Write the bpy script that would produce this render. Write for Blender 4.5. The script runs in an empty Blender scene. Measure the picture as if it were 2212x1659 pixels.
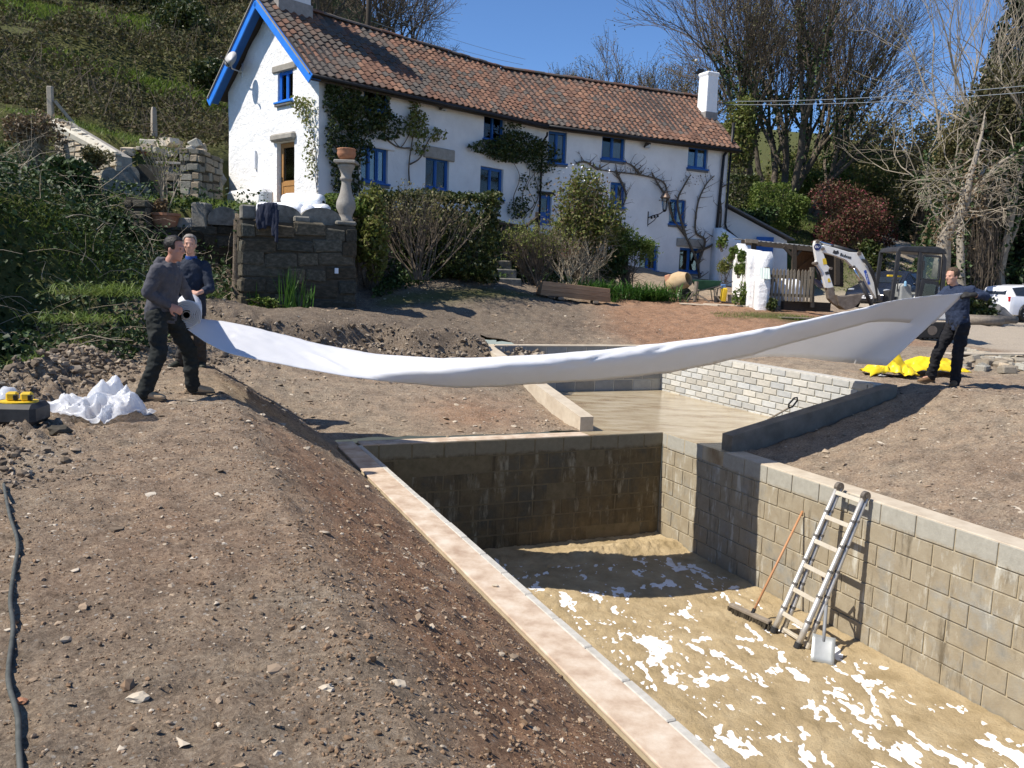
import bpy, bmesh, math, random
import numpy as np
from mathutils import Vector, Matrix, Euler, Quaternion
random.seed(7); RNG = np.random.default_rng(7)
scene = bpy.context.scene
COL = scene.collection

# ------------------------------------------------------------------ camera
FPX, CX, CY = 1800.0, 1106.0, 829.5          # measured on a 2212 x 1659 view of the photograph
TH, PH, CAMZ = math.radians(7.1), math.radians(2.1), 2.2
_f = np.array([0, math.cos(TH), -math.sin(TH)]); _r0 = np.array([1., 0, 0]); _u0 = np.array([0, math.sin(TH), math.cos(TH)])
_r = math.cos(PH)*_r0 + math.sin(PH)*_u0; _u = -math.sin(PH)*_r0 + math.cos(PH)*_u0
cam_d = bpy.data.cameras.new('camera'); cam = bpy.data.objects.new('camera', cam_d); COL.objects.link(cam)
cam_d.sensor_width = 36.0; cam_d.lens = 36.0*FPX/2212.0; cam_d.clip_start = 0.05; cam_d.clip_end = 3000
cam.matrix_world = Matrix(((_r[0], _u[0], -_f[0], 0), (_r[1], _u[1], -_f[1], 0), (_r[2], _u[2], -_f[2], CAMZ), (0, 0, 0, 1)))
scene.camera = cam

# ------------------------------------------------------------------ light
SUN_AZ, SUN_EL = math.radians(198.0), math.radians(51.0)     # direction towards the sun, from +X
SDIR = Vector((math.cos(SUN_AZ)*math.cos(SUN_EL), math.sin(SUN_AZ)*math.cos(SUN_EL), math.sin(SUN_EL)))
world = bpy.data.worlds.new('World'); scene.world = world; world.use_nodes = True
wn = world.node_tree.nodes; wl = world.node_tree.links
sky = wn.new('ShaderNodeTexSky'); sky.sky_type = 'NISHITA'; sky.sun_disc = False
sky.sun_elevation = SUN_EL; sky.sun_rotation = math.atan2(SDIR.x, SDIR.y) % (2*math.pi)
sky.altitude = 1500; sky.air_density = 1.0; sky.dust_density = 0.0; sky.ozone_density = 10.0
bg = wn['Background']; bg.inputs['Strength'].default_value = 0.12
wl.new(sky.outputs[0], bg.inputs['Color'])
sun_d = bpy.data.lights.new('sun', 'SUN'); sun_d.energy = 5.0; sun_d.angle = math.radians(0.53); sun_d.color = (1.0, 0.93, 0.83)
sun = bpy.data.objects.new('sun', sun_d); COL.objects.link(sun); sun.rotation_euler = SDIR.to_track_quat('Z', 'Y').to_euler()
scene.view_settings.view_transform = 'Standard'; scene.view_settings.look = 'None'
scene.view_settings.exposure = 0.45; scene.view_settings.gamma = 1.0; scene.view_settings.use_curve_mapping = False
scene.cycles.max_bounces = 5; scene.cycles.diffuse_bounces = 3; scene.cycles.transparent_max_bounces = 6

# ------------------------------------------------------------------ helpers
def ray(x, y): return _f + (x-CX)/FPX*_r - (y-CY)/FPX*_u
def at(x, y, Y):
    d = ray(x, y); t = Y/d[1]; return Vector((d[0]*t, d[1]*t, CAMZ+d[2]*t))
def onz(x, y, Z):
    d = ray(x, y); t = (Z-CAMZ)/d[2]; return Vector((d[0]*t, d[1]*t, Z))
def lerp(a, b, t): return a+(b-a)*t
def sstep(t): t = np.clip(t, 0, 1); return t*t*(3-2*t)

def np_mesh(name, V, Fq, Ft=None, smooth=False):
    """fast mesh from numpy: V (n,3), Fq (m,4) quads, Ft (k,3) triangles"""
    V = np.asarray(V, dtype=np.float32); me = bpy.data.meshes.new(name)
    Fq = np.zeros((0, 4), int) if Fq is None or len(Fq) == 0 else np.asarray(Fq)
    Ft = np.zeros((0, 3), int) if Ft is None or len(Ft) == 0 else np.asarray(Ft)
    nl = len(Fq)*4+len(Ft)*3
    me.vertices.add(len(V)); me.vertices.foreach_set('co', V.ravel())
    me.loops.add(nl); me.loops.foreach_set('vertex_index', np.concatenate([Fq.ravel(), Ft.ravel()]).astype(np.int32))
    me.polygons.add(len(Fq)+len(Ft))
    st = np.concatenate([np.arange(len(Fq))*4, len(Fq)*4+np.arange(len(Ft))*3]).astype(np.int32)
    me.polygons.foreach_set('loop_start', st)
    try: me.polygons.foreach_set('loop_total', np.concatenate([np.full(len(Fq), 4), np.full(len(Ft), 3)]).astype(np.int32))
    except Exception: pass
    me.polygons.foreach_set('use_smooth', np.full(len(Fq)+len(Ft), bool(smooth)))
    me.update(calc_edges=True); me.validate(); return me

def link(name, me, mats=None, parent=None, kind=None, label=None, cat=None, group=None):
    o = bpy.data.objects.new(name, me); COL.objects.link(o)
    if mats is not None and me is not None and len(me.materials) == 0:
        for m in (mats if isinstance(mats, (list, tuple)) else [mats]): me.materials.append(m)
    if parent is not None: o.parent = parent
    tag(o, label, cat, group, kind); return o
def tag(o, label=None, cat=None, group=None, kind=None):
    if label: o['label'] = label
    if cat: o['category'] = cat
    if group: o['group'] = group
    if kind: o['kind'] = kind
    return o
def thing(name, label, cat, loc=(0, 0, 0), rz=0.0, group=None):
    o = bpy.data.objects.new(name, None); COL.objects.link(o); o.location = loc; o.rotation_euler = (0, 0, rz)
    o.empty_display_size = 0.2
    return tag(o, label, cat, group, 'thing')
def copy_tree(o, parent=None):
    c = o.copy(); COL.objects.link(c); c.parent = parent
    for ch in o.children: copy_tree(ch, c)
    return c

class MB:
    def __init__(s): s.v = []; s.f = []; s.m = []; s.cm = 0
    def add(s, vs, fs):
        n = len(s.v); s.v += [tuple(p) for p in vs]; s.f += [tuple(i+n for i in f) for f in fs]; s.m += [s.cm]*len(fs); return s
    def box(s, c, d, M=None, bev=0.0):
        """box centre c, full size d, optional rotation matrix M, optional chamfer"""
        hx, hy, hz = d[0]/2, d[1]/2, d[2]/2; c = Vector(c)
        if bev <= 0:
            vs = [Vector((x, y, z)) for z in (-hz, hz) for y in (-hy, hy) for x in (-hx, hx)]
            fs = [(0, 2, 3, 1), (4, 5, 7, 6), (0, 1, 5, 4), (2, 6, 7, 3), (0, 4, 6, 2), (1, 3, 7, 5)]
        else:
            b = min(bev, hx*.9, hy*.9, hz*.9); vs = []; fs = []
            for sx in (-1, 1):
                for sy in (-1, 1):
                    for sz in (-1, 1):
                        vs += [Vector((sx*hx, sy*(hy-b), sz*(hz-b))), Vector((sx*(hx-b), sy*hy, sz*(hz-b))), Vector((sx*(hx-b), sy*(hy-b), sz*hz))]
            def I(sx, sy, sz, k): return ((sx > 0)*4+(sy > 0)*2+(sz > 0))*3+k
            for a in (-1, 1):
                fs.append([I(a, -1, -1, 0), I(a, 1, -1, 0), I(a, 1, 1, 0), I(a, -1, 1, 0)][::a])
                fs.append([I(-1, a, -1, 1), I(-1, a, 1, 1), I(1, a, 1, 1), I(1, a, -1, 1)][::a])
                fs.append([I(-1, -1, a, 2), I(1, -1, a, 2), I(1, 1, a, 2), I(-1, 1, a, 2)][::a])
                for e in (-1, 1):
                    fs.append([I(a, e, -1, 0), I(a, e, 1, 0), I(a, e, 1, 1), I(a, e, -1, 1)][::-a*e])
                    fs.append([I(a, -1, e, 0), I(a, 1, e, 0), I(a, 1, e, 2), I(a, -1, e, 2)][::a*e])
                    fs.append([I(-1, a, e, 1), I(1, a, e, 1), I(1, a, e, 2), I(-1, a, e, 2)][::-a*e])
                    for g in (-1, 1): fs.append([I(a, e, g, 0), I(a, e, g, 1), I(a, e, g, 2)][::a*e*g])
        if M is not None: vs = [M @ p for p in vs]
        return s.add([p+c for p in vs], fs)
    def beam(s, p, q, w, h, up=(0, 0, 1), bev=0.0):
        """rectangular bar from p to q, w sideways, h along up"""
        p, q = Vector(p), Vector(q); d = q-p; L = d.length; d.normalize(); u = Vector(up)
        sd = d.cross(u)
        if sd.length < 1e-4: sd = d.cross(Vector((0, 1, 0)))
        sd.normalize(); u = sd.cross(d)
        M = Matrix((d, sd, u)).transposed()
        return s.box((p+q)/2, (L, w, h), M, bev)
    def tube(s, pts, rad, n=8, caps=True, sq=None):
        pts = [Vector(p) for p in pts]
        if not isinstance(rad, (list, tuple)): rad = [rad]*len(pts)
        rings = []; ref = None
        for i, p in enumerate(pts):
            d = (pts[min(i+1, len(pts)-1)]-pts[max(i-1, 0)]).normalized()
            if ref is None: ref = d.orthogonal().normalized()
            ref = (ref-d*ref.dot(d));
            if ref.length < 1e-5: ref = d.orthogonal()
            ref.normalize(); b = d.cross(ref)
            rings.append([p+(ref*math.cos(2*math.pi*k/n)+b*math.sin(2*math.pi*k/n))*rad[i] for k in range(n)])
        vs = [v for r in rings for v in r]; fs = []
        for i in range(len(pts)-1):
            for k in range(n): fs.append((i*n+k, i*n+(k+1) % n, (i+1)*n+(k+1) % n, (i+1)*n+k))
        if caps: fs.append(tuple(range(n))[::-1]); fs.append(tuple((len(pts)-1)*n+k for k in range(n)))
        return s.add(vs, fs)
    def lathe(s, prof, c=(0, 0, 0), n=16, M=None, sx=1.0, sy=1.0):
        c = Vector(c); vs = []; fs = []
        for r, z in prof:
            for k in range(n):
                p = Vector((r*sx*math.cos(2*math.pi*k/n), r*sy*math.sin(2*math.pi*k/n), z))
                vs.append((M @ p if M is not None else p)+c)
        for i in range(len(prof)-1):
            for k in range(n): fs.append((i*n+k, i*n+(k+1) % n, (i+1)*n+(k+1) % n, (i+1)*n+k))
        if prof[0][0] > 1e-4: fs.append(tuple(range(n))[::-1])
        if prof[-1][0] > 1e-4: fs.append(tuple((len(prof)-1)*n+k for k in range(n)))
        return s.add(vs, fs)
    def prism(s, poly, t, M=None, c=(0, 0, 0)):
        """2-D outline (x,z) extruded along y by thickness t, centred"""
        n = len(poly); vs = []; c = Vector(c)
        for y in (-t/2, t/2):
            for (x, z) in poly:
                p = Vector((x, y, z)); vs.append((M @ p if M is not None else p)+c)
        fs = [tuple(range(n)), tuple(range(2*n-1, n-1, -1))]
        for i in range(n): fs.append((i, n+i, n+(i+1) % n, (i+1) % n))
        return s.add(vs, fs)
    def sphere(s, c, r, n=12, m=8, M=None):
        r = (r, r, r) if not isinstance(r, (tuple, list, Vector)) else r; c = Vector(c)
        vs = []; fs = []
        for i in range(m+1):
            a = math.pi*i/m
            for k in range(n):
                p = Vector((r[0]*math.sin(a)*math.cos(2*math.pi*k/n), r[1]*math.sin(a)*math.sin(2*math.pi*k/n), -r[2]*math.cos(a)))
                vs.append((M @ p if M is not None else p)+c)
        for i in range(m):
            for k in range(n): fs.append((i*n+k, i*n+(k+1) % n, (i+1)*n+(k+1) % n, (i+1)*n+k))
        return s.add(vs, fs)
    def mesh(s, name, smooth=False):
        me = bpy.data.meshes.new(name); me.from_pydata(s.v, [], s.f)
        if any(s.m): me.polygons.foreach_set('material_index', s.m)
        if smooth: me.polygons.foreach_set('use_smooth', [True]*len(me.polygons))
        me.update()
        bm = bmesh.new(); bm.from_mesh(me); bmesh.ops.remove_doubles(bm, verts=bm.verts, dist=1e-5)
        bmesh.ops.recalc_face_normals(bm, faces=bm.faces); bm.to_mesh(me); bm.free(); return me
    def build(s, name, mats, parent=None, smooth=False, **k): return link(name, s.mesh(name, smooth), mats, parent, **k)

# ------------------------------------------------------------------ noise (numpy value noise)
_P = RNG.random((64, 64, 64)).astype(np.float32)
def vnoise(p, scale=1.0, octaves=3, gain=0.5):
    p = np.asarray(p, dtype=np.float64)
    if p.shape[-1] == 2: p = np.concatenate([p, np.zeros(p.shape[:-1]+(1,))], -1)
    out = 0; amp = 1.0; tot = 0; q = p*scale
    for _ in range(octaves):
        i = np.floor(q).astype(int); f = q-i; f = f*f*(3-2*f); i &= 63; j = (i+1) & 63
        def g(a, b, c): return _P[a[..., 0], b[..., 1], c[..., 2]]
        x, y, z = f[..., 0], f[..., 1], f[..., 2]
        c0 = (g(i, i, i)*(1-x)+g(j, i, i)*x)*(1-y)+(g(i, j, i)*(1-x)+g(j, j, i)*x)*y
        c1 = (g(i, i, j)*(1-x)+g(j, i, j)*x)*(1-y)+(g(i, j, j)*(1-x)+g(j, j, j)*x)*y
        out = out+amp*((c0*(1-z)+c1*z)*2-1); tot += amp; amp *= gain; q = q*2.03+17.7
    return out/tot

# ------------------------------------------------------------------ materials
def nodes(m): return m.node_tree.nodes, m.node_tree.links
def hexc(*c): return (c[0], c[1], c[2], 1.0)
def mat(name, c1, c2=None, c3=None, scale=6.0, rough=0.85, bump=0.0, bscale=30.0, metal=0.0, spec=0.3, bdist=0.01, detail=6.0, coord='Object', stretch=None, spots=None):
    """principled with two/three colour noise, noise bump and optional pale or dark specks"""
    m = bpy.data.materials.new(name); m.use_nodes = True; N, L = nodes(m); b = N['Principled BSDF']
    b.inputs['Roughness'].default_value = rough; b.inputs['Metallic'].default_value = metal
    b.inputs['Specular IOR Level'].default_value = spec; b.inputs['Base Color'].default_value = hexc(*c1)
    tc = N.new('ShaderNodeTexCoord'); src = tc.outputs[coord]
    if stretch:
        mp = N.new('ShaderNodeMapping'); mp.inputs['Scale'].default_value = stretch; L.new(src, mp.inputs[0]); src = mp.outputs[0]
    col = None
    if c2 is not None:
        nz = N.new('ShaderNodeTexNoise'); nz.inputs['Scale'].default_value = scale; nz.inputs['Detail'].default_value = detail; nz.inputs['Roughness'].default_value = 0.65
        L.new(src, nz.inputs['Vector']); rp = N.new('ShaderNodeValToRGB'); e = rp.color_ramp.elements
        e[0].position = 0.32; e[0].color = hexc(*c1); e[1].position = 0.68; e[1].color = hexc(*c2)
        if c3 is not None: x = e.new(0.5); x.color = hexc(*c3)
        L.new(nz.outputs['Fac'], rp.inputs[0]); col = rp.outputs[0]
    if spots:
        sc, thr, sco = spots; vo = N.new('ShaderNodeTexVoronoi'); vo.inputs['Scale'].default_value = sc; L.new(src, vo.inputs['Vector'])
        sx = N.new('ShaderNodeSeparateColor'); L.new(vo.outputs['Color'], sx.inputs[0])
        mt = N.new('ShaderNodeMath'); mt.operation = 'GREATER_THAN'; mt.inputs[1].default_value = thr; L.new(sx.outputs[0], mt.inputs[0])
        mx = N.new('ShaderNodeMix'); mx.data_type = 'RGBA'; L.new(mt.outputs[0], mx.inputs[0])
        if col is not None: L.new(col, mx.inputs[6])
        else: mx.inputs[6].default_value = hexc(*c1)
        mx.inputs[7].default_value = hexc(*sco); col = mx.outputs[2]
    if col is not None: L.new(col, b.inputs['Base Color'])
    if bump > 0:
        nb = N.new('ShaderNodeTexNoise'); nb.inputs['Scale'].default_value = bscale; nb.inputs['Detail'].default_value = 8.0; nb.inputs['Roughness'].default_value = 0.7
        L.new(src, nb.inputs['Vector']); bp = N.new('ShaderNodeBump'); bp.inputs['Strength'].default_value = bump; bp.inputs['Distance'].default_value = bdist
        L.new(nb.outputs['Fac'], bp.inputs['Height']); L.new(bp.outputs[0], b.inputs['Normal'])
    return m
def leafmat(name, cols, trans=0.25, rough=0.55):
    """colour picked per leaf (per island), part translucent"""
    m = bpy.data.materials.new(name); m.use_nodes = True; N, L = nodes(m); b = N['Principled BSDF']
    b.inputs['Roughness'].default_value = rough; b.inputs['Specular IOR Level'].default_value = 0.3
    g = N.new('ShaderNodeNewGeometry'); rp = N.new('ShaderNodeValToRGB'); e = rp.color_ramp.elements
    e[0].color = hexc(*cols[0]); e[1].color = hexc(*cols[-1])
    for i, c in enumerate(cols[1:-1]): x = e.new((i+1)/(len(cols)-1)); x.color = hexc(*c)
    L.new(g.outputs['Random Per Island'], rp.inputs[0]); L.new(rp.outputs[0], b.inputs['Base Color'])
    t = N.new('ShaderNodeBsdfTranslucent'); L.new(rp.outputs[0], t.inputs[0])
    mx = N.new('ShaderNodeMixShader'); mx.inputs[0].default_value = trans
    L.new(b.outputs[0], mx.inputs[1]); L.new(t.outputs[0], mx.inputs[2]); L.new(mx.outputs[0], N['Material Output'].inputs['Surface'])
    return m
def objcol(m, fac=0.75):
    """multiply a material's colour by the object's own colour (for alike pieces)"""
    N, L = nodes(m); b = N['Principled BSDF']; oi = N.new('ShaderNodeObjectInfo'); mx = N.new('ShaderNodeMix'); mx.data_type = 'RGBA'; mx.blend_type = 'MULTIPLY'; mx.inputs[0].default_value = 1.0
    s = b.inputs['Base Color'].links[0].from_socket if b.inputs['Base Color'].links else None
    if s is not None: L.new(s, mx.inputs[6])
    else: mx.inputs[6].default_value = b.inputs['Base Color'].default_value
    L.new(oi.outputs['Color'], mx.inputs[7]); L.new(mx.outputs[2], b.inputs['Base Color']); return m

M = {}
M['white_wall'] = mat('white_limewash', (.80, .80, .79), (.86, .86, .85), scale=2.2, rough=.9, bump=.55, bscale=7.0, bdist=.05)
M['white_wall_shade'] = mat('smooth_limewash_shade_toned', (.60, .60, .60), (.70, .70, .695), scale=1.3, rough=.9, bump=.35, bscale=5.0, bdist=.04)  # greyer limewash: the long facade's shade is worked into the colour
M['blue'] = mat('blue_paint_shade_toned', (.012, .085, .30), (.018, .11, .36), scale=5, rough=.45, bump=.1, bscale=20)  # blue darkened in the colour for the shaded facade's joinery
M['blue_bright'] = mat('blue_bargeboard_paint', (.02, .17, .66), (.035, .22, .72), scale=4, rough=.4, bump=.1, bscale=12)
M['stone_grey'] = mat('grey_stone', (.24, .22, .19), (.34, .32, .28), scale=5, rough=.92, bump=.5, bscale=25, bdist=.02)
M['slate'] = mat('slate_sill', (.10, .10, .11), (.16, .16, .16), scale=8, rough=.8, bump=.3)
M['black'] = mat('black_paint', (.012, .012, .013), rough=.45)
M['dark_wood'] = mat('dark_wood', (.035, .027, .02), (.07, .055, .04), scale=9, rough=.85, bump=.4, bscale=40, stretch=(1, 1, 6))
M['grey_wood'] = mat('weathered_wood', (.16, .13, .10), (.27, .23, .18), scale=10, rough=.9, bump=.4, bscale=40)
M['oak'] = mat('oak_door', (.30, .15, .05), (.40, .22, .08), scale=8, rough=.5, bump=.2, stretch=(6, 6, 1))
M['glass'] = mat('window_glass', (.02, .023, .025), rough=.06, spec=.9)
M['curtain'] = mat('net_curtain', (.20, .18, .15), (.34, .31, .26), scale=6, rough=.95, stretch=(14, 14, 1))
M['terracotta'] = mat('terracotta', (.34, .15, .08), (.42, .21, .12), scale=9, rough=.85, bump=.2)
M['rubber'] = mat('black_rubber', (.018, .018, .018), (.03, .03, .03), rough=.8, bump=.2)
M['steel'] = mat('aluminium', (.50, .50, .49), (.62, .62, .60), scale=14, rough=.38, metal=.85)
M['plastic_white'] = mat('white_plastic', (.80, .81, .83), rough=.35)
M['bark'] = mat('bark', (.075, .06, .045), (.15, .125, .095), scale=12, rough=.95, bump=.5, bscale=30, bdist=.03)
M['bark_pale'] = mat('pale_bark', (.20, .17, .13), (.33, .29, .23), scale=10, rough=.95, bump=.5, bscale=30, bdist=.03)
M['twig'] = mat('twig', (.085, .068, .05), (.15, .12, .09), scale=3, rough=.95)
M['twig_pale'] = mat('pale_twig', (.24, .20, .145), (.38, .33, .25), scale=4, rough=.95)
# ------------------------------------------------------------------ terrain
PO = np.array([-1.92, 10.64]); PA = np.array([.92, .392]); PV = np.array([.392, -.92])     # pool frame: far-left inner corner, across, towards the camera
PW = 4.6
def loc2(a, b): p = PO+PA*a+PV*b; return p[0], p[1]
def loc3(a, b, z): p = PO+PA*a+PV*b; return Vector((p[0], p[1], z))
def to_ab(x, y): dx, dy = x-PO[0], y-PO[1]; return .92*dx+.392*dy, .392*dx-.92*dy

CTRL = np.array([
 # front field up to the house
 (-6.5, 17.6, 1.45), (-4.5, 17.6, 1.4), (-3.3, 17.8, 1.35), (-1, 18.8, 1.0), (2, 18.5, 1.0), (-3, 15.5, 1.15), (-5, 15.2, 1.3), (4.5, 17, 1.0), (7.5, 15, .92),
 (-2.2, 20.5, 1.75), (-.8, 22, 1.95), (.8, 23.5, 1.8), (3, 25, 1.75), (5, 28, 1.95), (7, 31, 2.1), (9, 34.5, 2.15), (8, 26, 1.75), (7.6, 23, 1.6), (6, 20, 1.3),
 (10.3, 21.6, 1.12), (10, 17, 1.0), (8.5, 12.5, .88), (12, 12, .9), (12, 27, 1.5), (11, 31, 1.8), (12, 38, 2.3), (15, 26, 1.3), (21, 35, 1.4), (27, 35, 1.5), (16, 18, .8), (14, 8, .8), (22, 20, 1.0),
 (15, 32, 1.5), (18, 40, 2.6), (20.3, 45, 4.0), (23, 52, 5.2), (27, 60, 6.6), (32, 40, 2.5), (36, 56, 5), (45, 45, 3),
 (13.6, 42.5, 5.0), (15.6, 48, 6.5), (13.7, 50, 8.0), (18, 56, 8.5), (10, 42, 4.8), (8, 46, 7), (2, 50, 10),
 # left: ditch, bank, upper garden, hill
 (-5.6, 12.6, .25), (-6.2, 14.5, .7), (-6.3, 10, .0), (-7.0, 12.6, 1.5), (-7.6, 10.5, 1.2), (-8.2, 13, 2.7), (-10, 13, 3.5), (-9, 16.5, 3.2), (-7.2, 16.2, 1.9), (-12, 18, 4.3), (-11, 22, 5.2), (-8, 8, 1.0), (-12, 9, 3),
 (-12.5, 30, 6.6), (-15, 27, 6.8), (-18, 33, 8.5), (-14, 37, 8.2), (-24, 44, 14.0), (-21, 55, 17.5), (-31, 48, 16.5), (-30, 62, 22), (-14, 47, 12.5), (-10, 58, 17), (-6, 44, 9.5), (-12, 75, 26), (2, 80, 17), (20, 85, 14), (45, 85, 12), (-45, 60, 24), (-40, 90, 34), (-30, 25, 9), (-45, 30, 15),
 # behind and beside the camera
 (-3, -2, .85), (-2.4, 0, .85), (3, -6, .5), (-8, 0, .6), (8, 0, .8), (15, -8, .6), (-14, -6, .8), (70, 20, 3), (70, 80, 12), (-70, 10, 14), (-70, 80, 36), (0, -20, .5), (60, -20, 1), (-60, -20, 4)], dtype=float)
def _tps_fit(C):
    n = len(C); d = np.hypot(C[:, None, 0]-C[None, :, 0], C[:, None, 1]-C[None, :, 1])
    K = np.where(d > 0, d*d*np.log(np.maximum(d, 1e-9)), 0)+np.eye(n)*.35
    Pm = np.c_[np.ones(n), C[:, :2]]; A = np.block([[K, Pm], [Pm.T, np.zeros((3, 3))]])
    return np.linalg.solve(A, np.r_[C[:, 2], 0, 0, 0])
_W = _tps_fit(CTRL)
def tps(x, y):
    x = np.asarray(x, float); y = np.asarray(y, float); out = _W[-3]+_W[-2]*x+_W[-1]*y
    for (cx, cy, _), w in zip(CTRL, _W[:-3]):
        r2 = (x-cx)**2+(y-cy)**2; out = out+w*.5*r2*np.log(np.maximum(r2, 1e-12))
    return out
def pl(x, xs, ys): return np.interp(x, xs, ys)
def ground(x, y, rough=False):
    """ground height; smooth shape (rough=False) used to set things down"""
    x = np.asarray(x, float); y = np.asarray(y, float); a, b = to_ab(x, y)
    far = tps(x, y)
    # terrace behind the garden wall and the bank in front of the house
    yb = pl(x, [-16, -9, -6.05, -6.0, -3.95, -3.85, -1.6, .6, 2.6, 4.2, 5.2], [19.0, 19.2, 20.3, 17.75, 18.75, 21.0, 24.0, 26.4, 29.4, 32.4, 60])
    wd = pl(x, [-3.94, -3.85, 5], [.22, 1.7, 2.0])
    S = sstep((y-yb)/wd+.5)*sstep((x+16)/3)*(x < 5.2)
    ter = pl(x, [-14, -8, -1, 2.4, 4.6], [4.4, 4.05, 3.9, 3.2, 2.4])
    ter = ter-.62*np.clip(1-(y-18.5)/6.0, 0, 1)*sstep((-1.5-x)/1.5)
    up = sstep((-x-(8.9+np.maximum(y-24.5, 0)*.17))/.5)*sstep((y-24.25)/.3); ter = ter*(1-up)+np.maximum(far, 5.1)*up
    far = far*(1-S)+ter*S
    # left bund beside the pool
    t = np.clip((-a-.30)/1.45, 0, 1); slope = -.05+.92*(1-(1-t)**1.13)
    dip = sstep((-a-3.95)/1.25)*1.0*sstep((3.5-b)/2.5)
    bump = (.22-.17*sstep((b-.6)/1.6))*np.exp(-((a+3.55+.25*np.sin(b*.9))/.38)**2)*sstep((4.5-b)/2.0)
    bund = slope*sstep((b+3.1)/1.6)+bump-dip
    hollow = .02+.80*sstep(-b/5.2)+.10*sstep((-a-.2)/1.6)
    left = np.where(b > 0, bund, np.maximum(bund, hollow-.6*dip))
    right = -.03+.90*np.clip((a-4.85)/3.2, 0, 1)-.05*np.sin(np.clip((a-4.85)/3.2, 0, 1)*np.pi)
    right = np.where(a > 4.85, right, -.03)
    zone_r = np.where(a > 7.6, right, hollow)                 # beside and behind the upper basin
    mid = np.where(b < 1.55, np.where(a < 3.6, left, np.maximum(zone_r, hollow)), np.where(a < 2, left, right))
    w = sstep((b+7.2)/2.4)*sstep((a+6.2)/1.8)*sstep((11.0-a)/2.5)
    H = far*(1-w)+mid*w
    # ledge with a cut face in front of the garden wall
    led = sstep((x+7.3)/1.0)*sstep((.9-x)/2.2); ye = 15.0+.18*(x+5)+.25*np.sin(x*1.7)+.12*np.sin(x*4.1)
    H = H+led*.42*(sstep((y-ye)/.28)*np.exp(-np.clip(y-ye-.5, 0, 9)**2/2.0))
    if not rough: return H
    p = np.stack([x, y], -1); d = np.hypot(x, y)
    n1 = vnoise(p, 1.1, 3); n2 = vnoise(p, 7.0, 4, .62); n3 = vnoise(p, 23.0, 2, .6)
    ridge = np.exp(-((a+3.5)/.6)**2)*sstep((4.5-b)/2)*sstep((b+7)/2)
    edge = led*np.exp(-((y-ye)/.7)**2)
    amp = .021+.075*ridge+.06*edge+.015*sstep((d-12)/10)+.02*sstep((-a-3.1)/.4)*sstep((b+4)/2)
    near = np.clip(np.minimum(np.abs(a+.30), 9)/.25, .12, 1)
    # scrape marks running down the slope of the bund
    tr = np.where((a < -.3) & (a > -1.9), 1.0, 0)*sstep(b/2); rake = tr*.018*vnoise(np.stack([a*1.2, b*9.0], -1), 1.0, 3)
    return H+(amp*(n2*1.6+n3*.8)+.035*n1+rake)*near*np.where(d < 70, 1, 2)
def gz(x, y): return float(ground(x, y))

def grid_lines(segs):
    out = []
    for lo, hi, st in segs: out.append(np.arange(lo, hi-1e-6, st))
    return np.concatenate(out+[np.array([segs[-1][1]])])
# footprint edges
EL, EB = -.30, -.28                 # outer left and back edge of the main basin
ZA0, ZA1, ZB0, ZB1 = 3.34, 7.62, -4.62, 1.52   # outer edges of the upper basin
ER = PW+.30
al = grid_lines([(-90, -20, 2.2), (-20, -6, .35), (-6, -4.2, .07), (-4.2, EL, (EL+4.2)/-112*-1), (EL, ZA0, .14), (ZA0, ER, (ER-ZA0)/10), (ER, ZA1, (ZA1-ER)/40), (ZA1, 12, .11), (12, 30, .45), (30, 100, 2.5)])
bl = grid_lines([(-100, -30, 2.4), (-30, -16, .35), (-16, ZB0, (ZB0+16)/-130*-1), (ZB0, EB, (EB-ZB0)/70), (EB, ZB1, (ZB1-EB)/42), (ZB1, 8.6, .042), (8.6, 13, .2), (13, 40, 2.0)])
AA, BB = np.meshgrid(al, bl, indexing='ij'); XX = PO[0]+PA[0]*AA+PV[0]*BB; YY = PO[1]+PA[1]*AA+PV[1]*BB
ZZ = ground(XX, YY, True)
# keep the soil from spilling over the walls
V = np.stack([XX, YY, ZZ], -1).reshape(-1, 3); na, nb = AA.shape
ia, ib = np.meshgrid(np.arange(na-1), np.arange(nb-1), indexing='ij')
ca = (al[ia]+al[ia+1])/2; cb = (bl[ib]+bl[ib+1])/2
hole = ((ca > EL) & (ca < ER) & (cb > EB) & (cb < 13)) | ((ca > ZA0) & (ca < ZA1) & (cb > ZB0) & (cb < ZB1))
ia, ib = ia[~hole], ib[~hole]
Fq = np.stack([ia*nb+ib, ia*nb+ib+1, (ia+1)*nb+ib+1, (ia+1)*nb+ib], -1)[:, ::-1]
_used = np.zeros(len(V), bool); _used[Fq.ravel()] = True; _mp = np.cumsum(_used)-1
V = V[_used]; Fq = _mp[Fq]
g_me = np_mesh('ground', V, Fq, smooth=True)

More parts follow.
